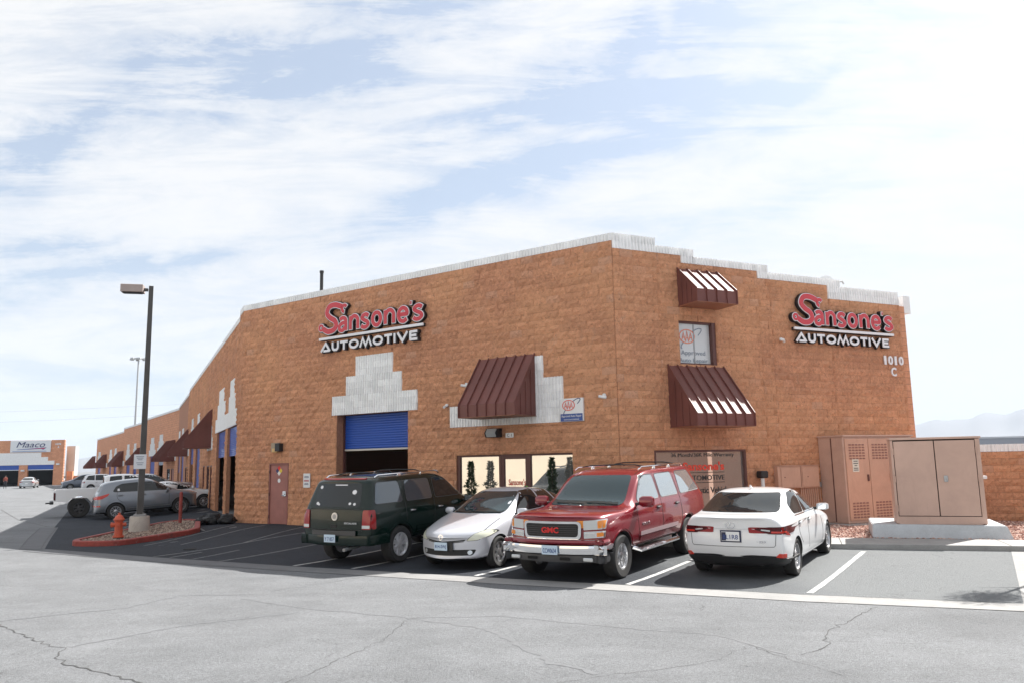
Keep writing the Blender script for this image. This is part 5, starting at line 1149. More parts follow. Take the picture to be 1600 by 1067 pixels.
# --- red long SUV, front
P_RED = paint('deep_red_paint', (.19, .004, .013), .22, .22)
sec = suv_secs(2.52, -2.86, 1.0, 1.84, 1.24, .42, 1.12, 1.19, 1.05, .42, .775, tailslope=.35)
Y_ = Car('red_suv', 'dark red long SUV with chrome bumper and black grille facing the road', 'suv', YUK[0], YUK[1], sec, (1.65, -1.65), .44, (.385, .26), P_RED, crease=((4, .25), (6, .3)), nose=.02)
Y_.wheels((6, .045, .060), .225, mat('bright_alloy', (.68, .68, .69), .25, .8), .85)
Y_.decal(rpoly([(-.76, 1.22), (.76, 1.22), (.64, 1.735), (-.64, 1.735)], .09), 'F', M_GLF, 'windscreen', off=.006)
Y_.decal(rpoly([(-.62, 1.30), (.62, 1.30), (.55, 1.72), (-.55, 1.72)], .08), 'B', M_GL, 'rear_window', off=.005)
for g in ([(-2.52, 1.30), (-1.36, 1.28), (-1.42, 1.72), (-2.16, 1.72)], [(-1.20, 1.28), (-.30, 1.28), (-.32, 1.72), (-1.16, 1.72)], [(-.18, 1.28), (.78, 1.27), (.66, 1.40), (.30, 1.72), (-.18, 1.72)]):
    Y_.both(rpoly(g, .06), M_GLS, 'side_window', off=.005); Y_.both(line_poly(rpoly(g, .06)+[rpoly(g, .06)[0]], .03), M_GTRIM, 'window_trim', off=.004, grid=False, skirt=.004)
Y_.decal(rpoly([(-.55, .74), (.55, .74), (.57, 1.05), (-.57, 1.05)], .09), 'F', M_CHROME, 'grille_frame', off=.035, step=.05)
gr = Y_.decal(rpoly([(-.50, .785), (.50, .785), (.52, 1.01), (-.52, 1.01)], .06), 'F', M_GAP, 'grille', off=.037, step=.05)
for z in (.82, .855, .89, .925, .96): Y_.decal([(-.49, z), (.49, z), (.49, z+.008), (-.49, z+.008)], 'F', M_GTRIM, 'grille_bar', off=.041, step=.08, skirt=.004)
Y_.text('GMC', 'F', 0, .90, .34, .10, mat('badge_red', (.62, .02, .02), .3), .048)
Y_.mir(rpoly([(.60, .90), (.935, .92), (.93, 1.08), (.60, 1.06)], .02), 'F', M_CLR, 'headlight', off=.016, step=.04); Y_.mir(rpoly([(.60, .76), (.93, .78), (.935, .89), (.60, .875)], .015), 'F', M_CHROME, 'lamp_bezel', off=.014, step=.05); Y_.mir(rpoly([(.62, .775), (.80, .785), (.80, .85), (.62, .845)], .01), 'F', M_CLR, 'parking_light', off=.018, step=.04)
Y_.mir(rpoly([(.82, .79), (.915, .80), (.915, .865), (.82, .86)], .01), 'F', M_AMB, 'indicator', off=.02, step=.03); Y_.mir(rpoly([(.84, .93), (.925, .94), (.925, 1.06), (.84, 1.055)], .01), 'F', M_AMB, 'side_marker', off=.02, step=.03)
Y_.both(rpoly([(2.30, .93), (2.44, .93), (2.42, 1.06), (2.27, 1.06)], .01), M_AMB, 'marker_wrap', off=.008)
Y_.bumper(2.62, .995, .18, .50, .66, .16, .55, M_CHROME, 'chrome_bumper'); Y_.bumper(2.60, .975, .17, .665, .745, .13, .45, P_RED, 'bumper_top'); Y_.bumper(2.585, .97, .18, .36, .495, .16, .40, M_GTRIM, 'air_dam')
Y_.bumper(-2.95, .98, .10, .50, .68, .16, .6, M_CHROME, 'rear_bumper')
for sg in (1, -1): mb = MB(); mb.bbox(2.49, 2.535, sg*.72-.09, sg*.72+.09, .395, .455, .012); mb.build('fog_light', M_CLR, Y_.t)
mb = MB(); mb.bbox(2.595, 2.61, -.42, -.22, .41, .46, .01); mb.bbox(2.595, 2.61, .22, .42, .41, .46, .01); mb.build('tow_slot', M_DARK, Y_.t)
plate(Y_, 'F', .06, .58, 'CCW0634', M_PBLU, M_PTXT, off=.19)
Y_.wiper(.70, 1.225, .05, 1.255); Y_.wiper(.02, 1.235, -.62, 1.25)
Y_.mirror(.86, 1.22, P_RED, (.13, .27, .20), .10)
Y_.handles([(-.06, 1.10), (-1.04, 1.10)], M_GTRIM, .17)
for p in ([(.92, .5), (.96, 1.2)], [(-.25, .50), (-.25, 1.75)], [(-1.26, .50), (-1.30, .9), (-1.27, 1.24)], [(-1.27, 1.24), (-1.24, 1.74)], [(-1.1, .50), (.92, .50)]):
    for a in 'LR': Y_.line(p, a)
for a in 'LR':
    Y_.line([(-1.0, .70), (.9, .70)], a, .075, mat('silver_moulding', (.55, .42, .44), .35, .5), 'door_moulding', .022); Y_.line([(-1.0, .60), (.9, .60)], a, .10, P_RED, 'lower_moulding', .018)
    Y_.line([(-2.35, .70), (-2.15, .70)], a, .10, P_RED, 'lower_moulding', .018)
Y_.text('YUKON XL', 'L', .62, .86, .36, .05, M_CHROME, .006)
for sg in (1, -1): mb = MB(); mb.tube([(1.0, sg*.86, .46), (.9, sg*.97, .40), (-1.0, sg*.97, .40), (-1.1, sg*.86, .46)], .045, 8); mb.build('side_step', M_CHROME, Y_.t, 40)
Y_.rail([(-2.2, .68, 1.82), (-2.1, .68, 1.865), (.05, .70, 1.88), (.2, .70, 1.83)], 0, M_CHROME, feet=[(-1.4, .69, 1.87), (-.6, .69, 1.88)]); Y_.crossbar(-.15, .69, 1.90, M_BLK_PL); Y_.crossbar(-1.7, .69, 1.90, M_BLK_PL)
mb = MB(); 
for y in (-.5, -.17, .17, .5): mb.bbox(.28, .36, y-.05, y+.05, 1.845, 1.875, .01)
Y_.both(line_poly(arc(1.65, .385, .455, .455, 10, 170, 14), .04), P_RED, 'arch_lip', off=.016, grid=False); Y_.both(line_poly(arc(-1.65, .385, .455, .455, 10, 170, 14), .04), P_RED, 'arch_lip', off=.016, grid=False)
E_.both(line_poly(arc(1.475, .385, .445, .445, 10, 170, 14), .045), P_GRN, 'arch_lip', off=.016, grid=False); E_.both(line_poly(arc(-1.475, .385, .445, .445, 10, 170, 14), .045), P_GRN, 'arch_lip', off=.016, grid=False)
Y_.mir(rpoly([(.80, .8), (.93, .8), (.92, 1.2), (.82, 1.2)], .03), 'B', M_TRED, 'tail_light', off=.015)
Y_.decal(rpoly([(-.62, 1.86), (.1, 1.86), (.1, 1.88), (-.62, 1.88)], .004), 'T', M_GAP, 'sunroof_edge') if False else Y_.decal(rpoly([(-.05, -.36), (-.05, .36), (-.55, .36), (-.55, -.36)], .05), 'T', M_GL, 'sunroof', off=.004, step=.1)
# --- white saloon, rear
P_WHT = paint('white_paint', (.74, .75, .76), .0, .30)
w = .925
M_DRD = mat('lamp_maroon', (.060, .004, .006), .22, spec=.35); M_GAPW = mat('gap_grey', (.10, .10, .105), .7)
sec = [Hs(2.20, w*.80, .20, .42, .55, .64, .30, cr=.03), Hs(2.10, w*.90, .18, .44, .60, .69, .26, cr=.05), Hs(1.8, w*.98, .17, .47, .70, .78, .15, cr=.07), Hs(1.3, w*.99, .17, .5, .80, .88, .06, cr=.065), Hs(.86, w*.985, .17, .5, .84, .95, .12, fy=(.91, .82, .55), cr=.05),
       Rs(.15, w*.985, .17, .5, .87, w*.89, .97, w*.73, 1.395, .10), Rs(-.35, w*.985, .17, .5, .89, w*.89, .98, w*.745, 1.44), Rs(-1.0, w*.99, .17, .5, .92, w*.885, 1.0, w*.735, 1.425, -.05), Rs(-1.50, w, .18, .52, .95, w*.875, 1.015, w*.755, 1.23, -.12), Hs(-1.90, w*.985, .2, .55, .95, 1.065, -.10, fy=(.87, .78, .48), cr=.02),
       Hs(-2.25, w*.93, .26, .58, .93, 1.08, -.16, fy=(.84, .66, .4), cr=.025), Hs(-2.34, w*.90, .30, .60, .88, 1.035, -.18, fy=(.83, .66, .4), cr=.02, dx=[.12, .10, .04, -.02, .03, 0, 0, 0, 0])]
X_ = Car('white_saloon', 'white saloon seen from behind beside the kerb, dark slim tail lamps', 'car', LEX[0], LEX[1], sec, (1.4, -1.4), .355, (.325, .22), P_WHT, crease=((4, .35), (8, 0)), tail=.02)
X_.wheels((10, .012, .016), .225, M_ALLOY, .785)
X_.decal(rpoly([(-.70, 1.11), (.70, 1.11), (.58, 1.385), (-.58, 1.385)], .06), 'B', M_GL, 'rear_window', off=.009)
X_.decal(rpoly([(-.62, 1.03), (.62, 1.03), (.53, 1.33), (-.53, 1.33)], .06), 'F', M_GLF, 'windscreen', off=.006)
X_.both(rpoly([(.70, .99), (.06, 1.365), (-.34, 1.40), (-.40, 1.01)], .04), M_GL, 'side_window', off=.005); X_.both(rpoly([(-.46, 1.01), (-.40, 1.40), (-.85, 1.375), (-1.18, 1.20), (-1.14, 1.03)], .06), M_GL, 'side_window', off=.008)
for g in ([(.74, .975), (.06, 1.35), (-.5, 1.38), (-.88, 1.35), (-1.24, 1.16), (-1.18, 1.0)],): X_.both(line_poly(g[-1:]+g[:1], .016), M_CHROME, 'window_trim', off=.007, step=.1, grid=False, skirt=.004)
X_.mir(rpoly([(.40, .86), (.62, .785), (.90, .775), (.90, .90), (.62, .90), (.42, .885)], .012), 'B', M_DRD, 'tail_light', off=.010, step=.04); X_.mir(rpoly([(.50, .845), (.64, .825), (.64, .85), (.5, .865)], .006), 'B', M_CLR, 'reverse_light', off=.014, step=.03); X_.mir(rpoly([(.66, .80), (.86, .80), (.86, .825), (.66, .83)], .006), 'B', M_TRED2, 'light_bar', off=.014, step=.03)
X_.both(rpoly([(-2.26, .90), (-2.02, .885), (-1.82, .73), (-1.95, .75), (-2.14, .79), (-2.26, .80)], .012), M_TRED, 'tail_light_wrap', off=.006, step=.04)
X_.decal(rpoly([(-.84, .16), (.84, .16), (.885, .37), (.55, .405), (-.55, .405), (-.885, .37)], .03), 'B', M_BLK_PL, 'diffuser', off=.020, step=.035); X_.mir(rpoly([(.70, .405), (.84, .39), (.85, .455), (.76, .465)], .01), 'B', M_TRED2, 'reflector', off=.014, step=.03)
X_.both(rpoly([(-2.3, .22), (-1.83, .18), (-1.80, .22), (-2.05, .40), (-2.25, .44)], .02), M_BLK_PL, 'diffuser_end', off=.012, step=.04)
pl_ = plate(X_, 'B', 0, .745, '8L1R8', M_WHITE, M_PTXT, off=.022); mb = MB(); mb.bbox(-.15, -.075, -.0105, -.009, -.07, .07, .0004); mb.build('plate_emblem', M_PDK, pl_); mb = MB(); mb.bbox(-.18, .18, -.002, .004, -.10, .10, .003); q, n = X_.hit((0, .745), 'B'); mb.build('plate_frame', M_PDK, X_.t, M=T(q.x-.008, 0, .745) @ Matrix.Rotation(radians(-90), 4, 'Z'))
mb = MB(); mb.ribbon(arc(0, 0, .075, .055, 0, 360, 24)[:-1], .012, 0, .008, True); mb.ribbon([(.02, .05), (-.035, -.03), (.045, -.03)], .014, 0, .008); q, n = X_.hit((0, .925), 'B'); mb.build('emblem', M_CHROME, X_.t, M=T(q.x-.003, 0, .925) @ Matrix.Rotation(radians(-90), 4, 'Z') @ FACE)
X_.text('IS 350', 'B', -.48, .66, .19, .035, M_CHROME, .004)
X_.decal(line_poly([(-.73, .775), (-.715, .60), (-.69, .575), (.69, .575), (.715, .60), (.73, .775)], .008), 'B', M_GAPW, 'panel_gap', off=.006, step=.05, skirt=.004, grid=False)
X_.decal(line_poly([(-.40, .868), (.40, .868)], .008), 'B', mat('lid_crease', (.55, .56, .58), .4), 'lid_crease', off=.006, step=.05, skirt=.004, grid=False)
X_.mirror(.62, .96, P_WHT, (.12, .21, .13), .09); X_.handles([(-.28, .86), (-1.08, .88)], P_WHT, .18)
for p in ([(.78, .3), (.86, .6), (.74, .96)], [(-.43, .26), (-.43, 1.0)], [(-.98, .52), (-1.18, .72), (-1.20, 1.0)], [(-1.0, .24), (.78, .24)]):
    for a in 'LR': X_.line(p, a, .008, M_GAPW)
for a in 'LR': X_.line([(-1.02, .30), (-.2, .27), (.9, .27)], a, .02, mat('sill_shadow_grey', (.45, .46, .47), .4), 'sill_line', .004)
mb = MB(); mb.prism([(-.06, 0), (.08, 0), (-.05, .06)], -.012, .012, T(-.80, 0, 1.455) @ Matrix.Rotation(radians(90), 4, 'X')); mb.build('roof_fin', P_WHT, X_.t)
# --- far rows: simpler cars
def simple_car(name, label, C2, az, pm, kind, L=4.45, w=.92, h=1.6, tyre=(.34, .22), lift=0.0, style=(8, .018, .03), rimm=None, group='vehicles parked along the garage row'):
    F_, B_ = L/2-.05, -L/2+.05; ax = L*.297; b = .24+lift
    if kind == 'cuv': sec = [Hs(F_, w*.84, b, b+.28, .72+lift, .80+lift, .22, cr=.04), Hs(F_-.12, w*.94, b, b+.3, .78+lift, .88+lift, .16, cr=.05), Hs(F_-.55, w*.99, b, b+.3, .86+lift, .97+lift, .08, cr=.06), Hs(F_-1.15, w, b, b+.3, .93+lift, 1.06+lift, .1, fy=(.92, .84, .58), cr=.05),
            Rs(F_-1.95, w, b, b+.3, .96+lift, w*.93, 1.06+lift, w*.70, h-.03, .08), Rs(F_-2.6, w, b, b+.3, .98+lift, w*.93, 1.08+lift, w*.70, h), Rs(B_+.9, w, b, b+.3, 1.0+lift, w*.92, 1.10+lift, w*.68, h-.04), Rs(B_+.35, w*.98, b, b+.3, 1.02+lift, w*.90, 1.13+lift, w*.66, h-.10, -.05, dx=[0, 0, 0, 0, 0, 0, .10, .10, .10]), Rs(B_, w*.92, b+.04, b+.3, .98+lift, w*.84, 1.12+lift, w*.62, h-.20, -.12, dx=[0, 0, 0, 0, .02, .10, .30, .30, .30])]
    elif kind == 'sedan': sec = [Hs(F_, w*.82, .2, .42, .56, .64, .26, cr=.03), Hs(F_-.12, w*.92, .18, .45, .62, .72, .2, cr=.05), Hs(F_-.7, w, .18, .5, .76, .85, .08, cr=.06), Hs(F_-1.25, w, .18, .5, .84, .93, .1, fy=(.91, .82, .55), cr=.05), Rs(F_-2.0, w, .18, .5, .87, w*.89, .95, w*.65, h-.04, .1), Rs(F_-2.6, w, .18, .5, .89, w*.89, .96, w*.65, h), Rs(F_-3.2, w, .18, .5, .9, w*.88, .97, w*.63, h-.04, -.04), Hs(B_+.55, w, .2, .52, .9, 1.0, -.1, fy=(.86, .74, .45), cr=.02), Hs(B_, w*.9, .26, .55, .82, .97, -.16, fy=(.84, .66, .4), cr=.02)]
    c = Car(name, label, 'car' if kind == 'sedan' else 'suv', C2, az, sec, (ax, -ax), tyre[0]+.045, tyre, pm, crease=((4, .25),), sub_=2, azo=0)
    c.wheels(style, tyre[0]*.64, rimm or M_ALLOY, w-.12); c.group = group; c.t['group'] = group; c.b = b; c.F_ = F_; c.B_ = B_; c.ax = ax; c.h = h; c.w = w; c.lift = lift; return c
P_GRY = paint('grey_paint', (.20, .215, .24), .5, .28); P_MAG = paint('slate_paint', (.10, .115, .15), .6, .3); P_PEW = paint('pewter_paint', (.22, .235, .25), .6, .3)
K = simple_car('grey_crossover', 'grey crossover parked nose to the garage row, behind the lamp pole and the red hydrant', KIA[0], KIA[1], P_GRY, 'cuv', 4.44, .925, 1.68, (.345, .22), style=(10, .010, .028))
K.both(rpoly([(.98, 1.09), (.55, 1.38), (.12, 1.52), (-.34, 1.53), (-.36, 1.13)], .05), M_GL, 'side_window', off=.005); K.both(rpoly([(-.42, 1.13), (-.40, 1.53), (-1.05, 1.50), (-1.28, 1.40), (-1.42, 1.20), (-1.35, 1.16)], .05), M_GL, 'side_window', off=.005)
K.decal(rpoly([(-.62, 1.2), (.62, 1.2), (.5, 1.46), (-.5, 1.46)], .06), 'B', M_GL, 'rear_window'); K.decal(rpoly([(-.7, 1.10), (.7, 1.10), (.58, 1.5), (-.58, 1.5)], .06), 'F', M_GLF, 'windscreen')
K.both(rpoly([(-2.12, .98), (-1.55, 1.12), (-1.62, 1.02), (-1.86, .90), (-2.10, .88)], .02), M_TRED2, 'tail_light', off=.018, step=.04); K.mir(rpoly([(.5, .9), (.82, .9), (.8, 1.05), (.55, 1.02)], .02), 'B', M_TRED2, 'tail_light')
K.both(rpoly([(-2.13, .58), (-1.9, .58), (-1.92, .64), (-2.13, .64)], .01), M_TRED2, 'reflector', off=.01); K.both(rpoly([(1.7, .86), (2.05, .82), (2.02, .92), (1.75, .94)], .02), M_CLR, 'headlight'); K.both(rpoly([(1.72, .94), (1.9, .93), (1.88, .97), (1.74, .98)], .01), M_AMB, 'indicator')
for ax in (1.32, -1.32): K.both(line_poly(arc(ax, .345, .43, .43, -2, 182, 16), .10), M_GTRIM, 'arch_cladding', off=.010, grid=False)
for a in 'LR': K.line([(-.9, .34), (.9, .34)], a, .16, M_GTRIM, 'sill_cladding', .008); K.line([(-.86, .44), (.86, .44)], a, .03, M_ALLOY, 'sill_strip', .012); K.line([(-.39, .42), (-.39, 1.1)], a); K.line([(-1.05, .7), (-1.25, .9), (-1.25, 1.15)], a); K.line([(.82, .42), (.85, 1.05)], a); K.line([(-2.1, .30), (-1.78, .34)], a, .2, M_GTRIM, 'bumper_cladding', .008)
K.mirror(.80, 1.06, P_GRY, (.13, .2, .15), .08); K.handles([(-.20, .97), (-1.12, 1.0)], P_GRY, .2)
K.both(rpoly([(-1.24, 1.2), (-1.14, 1.2), (-1.15, 1.3), (-1.23, 1.3)], .02), M_STK, 'window_sticker', off=.009)
def common(c, glass=M_GL, tail=M_TRED):
    h, l = c.h, c.lift; F_, B_ = c.F_, c.B_; s_ = h < 1.5
    if s_: c.both(rpoly([(F_-1.35, .99), (F_-2.0, h-.07), (F_-2.55, h-.05), (F_-2.6, 1.0)], .04), glass, 'side_window'); c.both(rpoly([(F_-2.66, 1.0), (F_-2.62, h-.05), (F_-3.1, h-.1), (F_-3.4, 1.03)], .04), glass, 'side_window')
    else: c.both(rpoly([(F_-1.3, 1.1+l), (F_-2.0, h-.10), (F_-2.5, h-.08), (F_-2.5, 1.12+l)], .04), glass, 'side_window'); c.both(rpoly([(F_-2.58, 1.12+l), (F_-2.58, h-.08), (F_-3.3, h-.09), (F_-3.3, 1.14+l)], .04), glass, 'side_window'); c.both(rpoly([(F_-3.38, 1.14+l), (F_-3.38, h-.1), (B_+.62, h-.16), (B_+.42, 1.18+l)], .04), glass, 'side_window')
    z0 = 1.06 if s_ else 1.18+l; c.decal(rpoly([(-.6, z0), (.6, z0), (.5, h-.14), (-.5, h-.14)], .05), 'B', glass, 'rear_window'); c.decal(rpoly([(-.62, (1.0 if s_ else 1.13+l)), (.62, (1.0 if s_ else 1.13+l)), (.52, h-.1), (-.52, h-.1)], .05), 'F', M_GLF, 'windscreen')
    zt = .72 if s_ else .85+l; c.mir(rpoly([(.55, zt), (.84, zt), (.82, zt+.18), (.6, zt+.16)], .02), 'B', tail, 'tail_light'); c.both(rpoly([(B_+.06, zt), (B_+.3, zt), (B_+.38, zt+.16), (B_+.1, zt+.18)], .02), tail, 'tail_light')
    zf = .60 if s_ else .76+l; c.mir(rpoly([(.45, zf), (.75, zf), (.78, zf+.12), (.5, zf+.10)], .02), 'F', M_CLR, 'headlight'); c.handles([(F_-2.35, .88+l), (F_-3.2, .9+l)], c.paint, .16); c.mirror(F_-1.35, (1.0 if s_ else 1.1)+l, c.paint, (.12, .2, .15), .08)
    for a in 'LR': c.line([(F_-2.6, .4+l), (F_-2.6, 1.0+l)], a)
    plate(c, 'B', 0, .62+l, '4', M_WHITE, M_WHITE, off=.02)
    c.decal(rpoly([(-.5, zf-.2), (.5, zf-.2), (.5, zf-.06), (-.5, zf-.06)], .03), 'F', M_GAP, 'grille')
c = simple_car('white_suv', 'white SUV parked between the slate minivan and the white pickup', WSU[0], WSU[1], P_WHT, 'cuv', 4.7, .93, 1.75, (.36, .22)); common(c)
c = simple_car('slate_minivan', 'slate grey minivan at the far end of the row, in sun on its nose', MIN[0], MIN[1], P_MAG, 'cuv', 5.0, .97, 1.72, (.34, .21)); common(c)
c = simple_car('white_car', 'low white car just behind the nose of the grey crossover', WCR[0], WCR[1], P_WHT, 'sedan', 4.6, .9, 1.42, (.325, .2)); common(c)
c = simple_car('silver_car', 'silver car standing in the sun outside the far workshop doors', FAR[0], FAR[1], paint('pale_silver', (.5, .52, .54), .5, .3), 'sedan', 4.5, .9, 1.45, (.32, .2), group='cars at the far workshop'); common(c)
c = simple_car('pale_car', 'pale car inside the right hand bay of the far workshop', INN[0], INN[1], MATS['pale_silver'], 'sedan', 4.5, .9, 1.45, (.32, .2), group='cars at the far workshop'); common(c)
# pickups: cab, bed with real depth, tailgate
def pickup(name, label, C2, az, pm, lift, L=5.4, w=.93, dark_cab=False, tyre=(.44, .28)):
    ax = 1.65; F_, B_ = L/2-.05, -L/2+.05; b = .45+lift; zt = 1.02+lift; h = 1.66+lift; z_ = zt
    sec = [Hs(F_, w*.86, b, b+.25, zt-.12, zt-.04, .15), Hs(F_-.12, w*.95, b, b+.25, zt-.06, zt, .12), Hs(F_-.6, w, b, b+.25, zt-.02, zt+.06, .08, cr=.05), Hs(F_-1.2, w, b, b+.25, zt, zt+.12, .1, fy=(.93, .86, .6), cr=.04), Rs(F_-1.85, w, b, b+.25, zt+.02, w*.93, zt+.12, w*.72, h-.03, .06), Rs(F_-2.5, w, b, b+.25, zt+.02, w*.93, zt+.13, w*.72, h), Rs(F_-3.1, w, b, b+.25, zt+.02, w*.93, zt+.12, w*.70, h-.03),
           Rs(F_-3.28, w, b, b+.25, zt+.02, w*.92, zt+.08, w*.69, h-.09)]
    c = Car(name, label, 'pickup truck', C2, az, sec, (ax, -ax), tyre[0]+.07, tyre, pm, crease=((4, .3),), sub_=2); c.wheels((6, .03, .05), tyre[0]*.52, M_GTRIM if lift > .1 else M_ALLOY, w-.10); c.t['group'] = 'vehicles parked along the garage row'
    x1 = F_-3.32; bed = MB()
    # bed sides with wheel arch cut out
    ar = tyre[0]+.09
    for sg in (1, -1):
        P = [(B_, b+.12), (-ax-ar, b+.05)]+[(-ax+ar*cos(radians(a)), tyre[0]+ar*sin(radians(a))) for a in range(168, 10, -12)]+[(-ax+ar, b+.05), (x1, b), (x1, zt+.05), (B_+.04, zt+.05)]
        P = [p for p in P if p[1] >= b-.02]
        n = len(P); ys = (sg*w, sg*(w-.06)); bed.add([(x, ys[0], z) for x, z in P]+[(x, ys[1], z) for x, z in P], [tuple(range(n)), tuple(range(2*n-1, n-1, -1))]+[(i, (i+1) % n, n+(i+1) % n, n+i) for i in range(n)])
    bed.box(x1-.05, x1, -w+.06, w-.06, b+.1, zt+.05); bed.box(B_+.05, x1-.05, -w+.06, w-.06, b+.2, b+.24)
    bd = bed.build('bed', pm, c.t); tg = MB(); tg.bbox(B_-.01, B_+.045, -w+.065, w-.065, b+.12, zt+.05, .01); tg.build('tailgate', pm, c.t)
    bp = MB(); bp.bbox(B_-.18, B_-.02, -w+.05, w-.05, b-.02, b+.10, .02); bp.cyl((B_-.18, 0, b+.02), (B_-.34, 0, b+.02), .03); bp.build('rear_bumper', M_BLK_PL, c.t)
    for sg in (1, -1): tl = MB(); tl.bbox(B_-.022, B_+.06, sg*(w-.10)-.055, sg*(w-.10)+.105 if sg > 0 else sg*(w-.10)+.055, zt-.42, zt-.08, .01) if sg > 0 else tl.bbox(B_-.022, B_+.06, -w-.006, -w+.09, zt-.42, zt-.08, .01); tl.build('tail_light', M_TRED if not dark_cab else M_DRD, c.t)
    gm = M_GL; F = F_
    c.both(rpoly([(F-1.3, zt+.15), (F-1.95, h-.08), (F-2.45, h-.07), (F-2.45, zt+.16)], .04), gm, 'side_window'); c.both(rpoly([(F-2.55, zt+.16), (F-2.55, h-.07), (F-3.05, h-.09), (F-3.1, zt+.16)], .04), gm, 'side_window')
    c.decal(rpoly([(-.55, zt+.14), (.55, zt+.14), (.5, h-.12), (-.5, h-.12)], .05), 'B', gm, 'rear_window'); c.decal(rpoly([(-.68, zt+.16), (.68, zt+.16), (.58, h-.1), (-.58, h-.1)], .05), 'F', M_GLF, 'windscreen'); c.mir(rpoly([(.5, zt-.3), (.8, zt-.3), (.8, zt-.12), (.5, zt-.12)], .02), 'F', M_CLR, 'headlight'); c.handles([(F-2.3, zt-.08)], pm); c.mirror(F-1.4, zt+.12, pm, (.13, .24, .2), .1)
    return c
pickup('white_pickup', 'lifted white pickup truck whose bed and big rear tyre show left of the grey crossover', PIC[0], PIC[1], P_WHT, .22, dark_cab=True)
pickup('pewter_pickup', 'pewter crew cab pickup whose roof shows above the grey crossover', PEW[0], PEW[1], P_PEW, .15)
# ------------------------------------------------------------------ island, lamp pole, hydrant, bollard
IS = [(-12.55, 23.1), (-12.25, 22.55), (-11.6, 22.35), (-10.95, 22.45), (-9.95, 25.2), (-9.95, 25.7), (-11.3, 29.2), (-12.2, 30.2), (-13.0, 29.6), (-13.1, 26.8)]
IS = rpoly(IS, .3, 3)
def inset(poly, d):
    n = len(poly); out = []
    for i in range(n):
        a, p, b = Vector(poly[i-1]), Vector(poly[i]), Vector(poly[(i+1) % n]); t = (b-a).normalized(); out.append(tuple(p+Vector((-t.y, t.x))*d))
    return out
area = sum(IS[i-1][0]*IS[i][1]-IS[i][0]*IS[i-1][1] for i in range(len(IS)))
if area < 0: IS = IS[::-1]
IN = inset(IS, .17)
island = thing('traffic_island', 'red painted kerb ring around a gravel island with the lamp pole', 'kerb')
mb = MB(); n = len(IS); vs = []
for (x, y), (u, v) in zip(IS, IN):
    g = gz(x, y); vs += [(x, y, g-.1), (x, y, g+.125), (x+(u-x)*.12, y+(v-y)*.12, g+.145), (u, v, g+.145), (u, v, g-.1)]
mb.add(vs, [(i*5+k, ((i+1) % n)*5+k, ((i+1) % n)*5+k+1, i*5+k+1) for i in range(n) for k in range(4)]); mb.build('kerb', M_RED, island)
M_GRD = mat('brown_gravel_bed', (.20, .15, .12), .95, noise=(25, .4), bump=(40, .8, .02))
sheet('island_bed', IN, M_GRD, .09, .4)
GB = [mat('gravel_brown', (.27, .19, .15), .9), mat('gravel_tan', (.40, .32, .26), .9), mat('gravel_umber', (.14, .10, .085), .9)]
stones('island_gravel', IN, 3200, GB, (.02, .045), .095)
px_, py_ = -12.2, 26.4; g = gz(px_, py_)
t = thing('lamp_post_footing', 'round mottled concrete footing under the tall lamp pole', 'footing', T(px_, py_, g+.08)); mb = MB(); mb.lathe([(.315, 0), (.30, .48), (.28, .51), (0, .51)], 32); mb.build('concrete', concrete('footing_concrete', (.42, .38, .34), .8), t, 40)
t = thing('lamp_pole', 'tall square bronze parking lot lamp pole with a box head and a white notice', 'street lamp', T(px_, py_, g+.59))
mb = MB(); mb.bbox(-.18, .18, -.18, .18, 0, .06, .01, Matrix.Rotation(radians(20), 4, 'Z'))
for a in range(4): mb.cyl((.15*cos(a*pi/2+1.1), .15*sin(a*pi/2+1.1), .06), (.15*cos(a*pi/2+1.1), .15*sin(a*pi/2+1.1), .12), .014)
mb.build('base_plate', M_GREY, t); M_BRZ = mat('bronze_paint', (.075, .070, .066), .5, .2, noise=(3, .2)); zt = 8.02-(g+.59)
mb = MB(); r0, r1 = .118, .082; Rz = Matrix.Rotation(radians(28), 4, 'Z'); mb.add([(sx*r0/1.2, sy*r0/1.2, .06) for sx, sy in ((-1, -1), (1, -1), (1, 1), (-1, 1))]+[(sx*r1/1.2, sy*r1/1.2, zt) for sx, sy in ((-1, -1), (1, -1), (1, 1), (-1, 1))], [(3, 2, 1, 0), (4, 5, 6, 7)]+[(i, (i+1) % 4, (i+1) % 4+4, i+4) for i in range(4)], Rz); mb.build('pole', M_BRZ, t)
hd = T(0, 0, zt-.12) @ Matrix.Rotation(radians(194), 4, 'Z'); mb = MB(); mb.bbox(.09, .26, -.04, .04, -.06, .04, .005, hd); mb.build('bracket', M_BRZ, t)
mb = MB(); mb.bbox(.22, .92, -.20, .20, -.12, .14, .012, hd); hh = mb.build('lamp_head', mat('head_beige', (.34, .28, .26), .5, noise=(4, .1)), t); mb = MB(); mb.bbox(.28, .86, -.16, .16, -.135, -.118, .004, hd); mb.build('lens', M_BLK_PL, hh)
sgn = thing('pole_notice', 'white notice board strapped to the lamp pole', 'sign', T(px_-.0, py_-.17, g+2.12) @ Matrix.Rotation(radians(12), 4, 'Z')); mb = MB(); mb.bbox(-.19, .19, -.01, .01, -.02, .45, .004); mb.build('board', mat('notice_white', (.60, .63, .68), .45), sgn); mb = MB()
for z, w_ in ((.38, .24), (.33, .20), (.18, .22), (.12, .16), (.28, .14)): mb.box(-w_/2, w_/2, -.014, -.0105, z-.012, z+.012)
mb.build('print', mat('faded_print', (.22, .26, .33), .6), sgn)
hx, hy = -11.55, 23.7; g = gz(hx, hy)
t = thing('fire_hydrant', 'orange red fire hydrant on the near tip of the gravel island', 'hydrant', T(hx, hy, g+.08))
mb = MB(); mb.lathe([(.13, 0), (.13, .06), (.10, .07)], 20); mb.build('collar', M_BLK_PL, t)
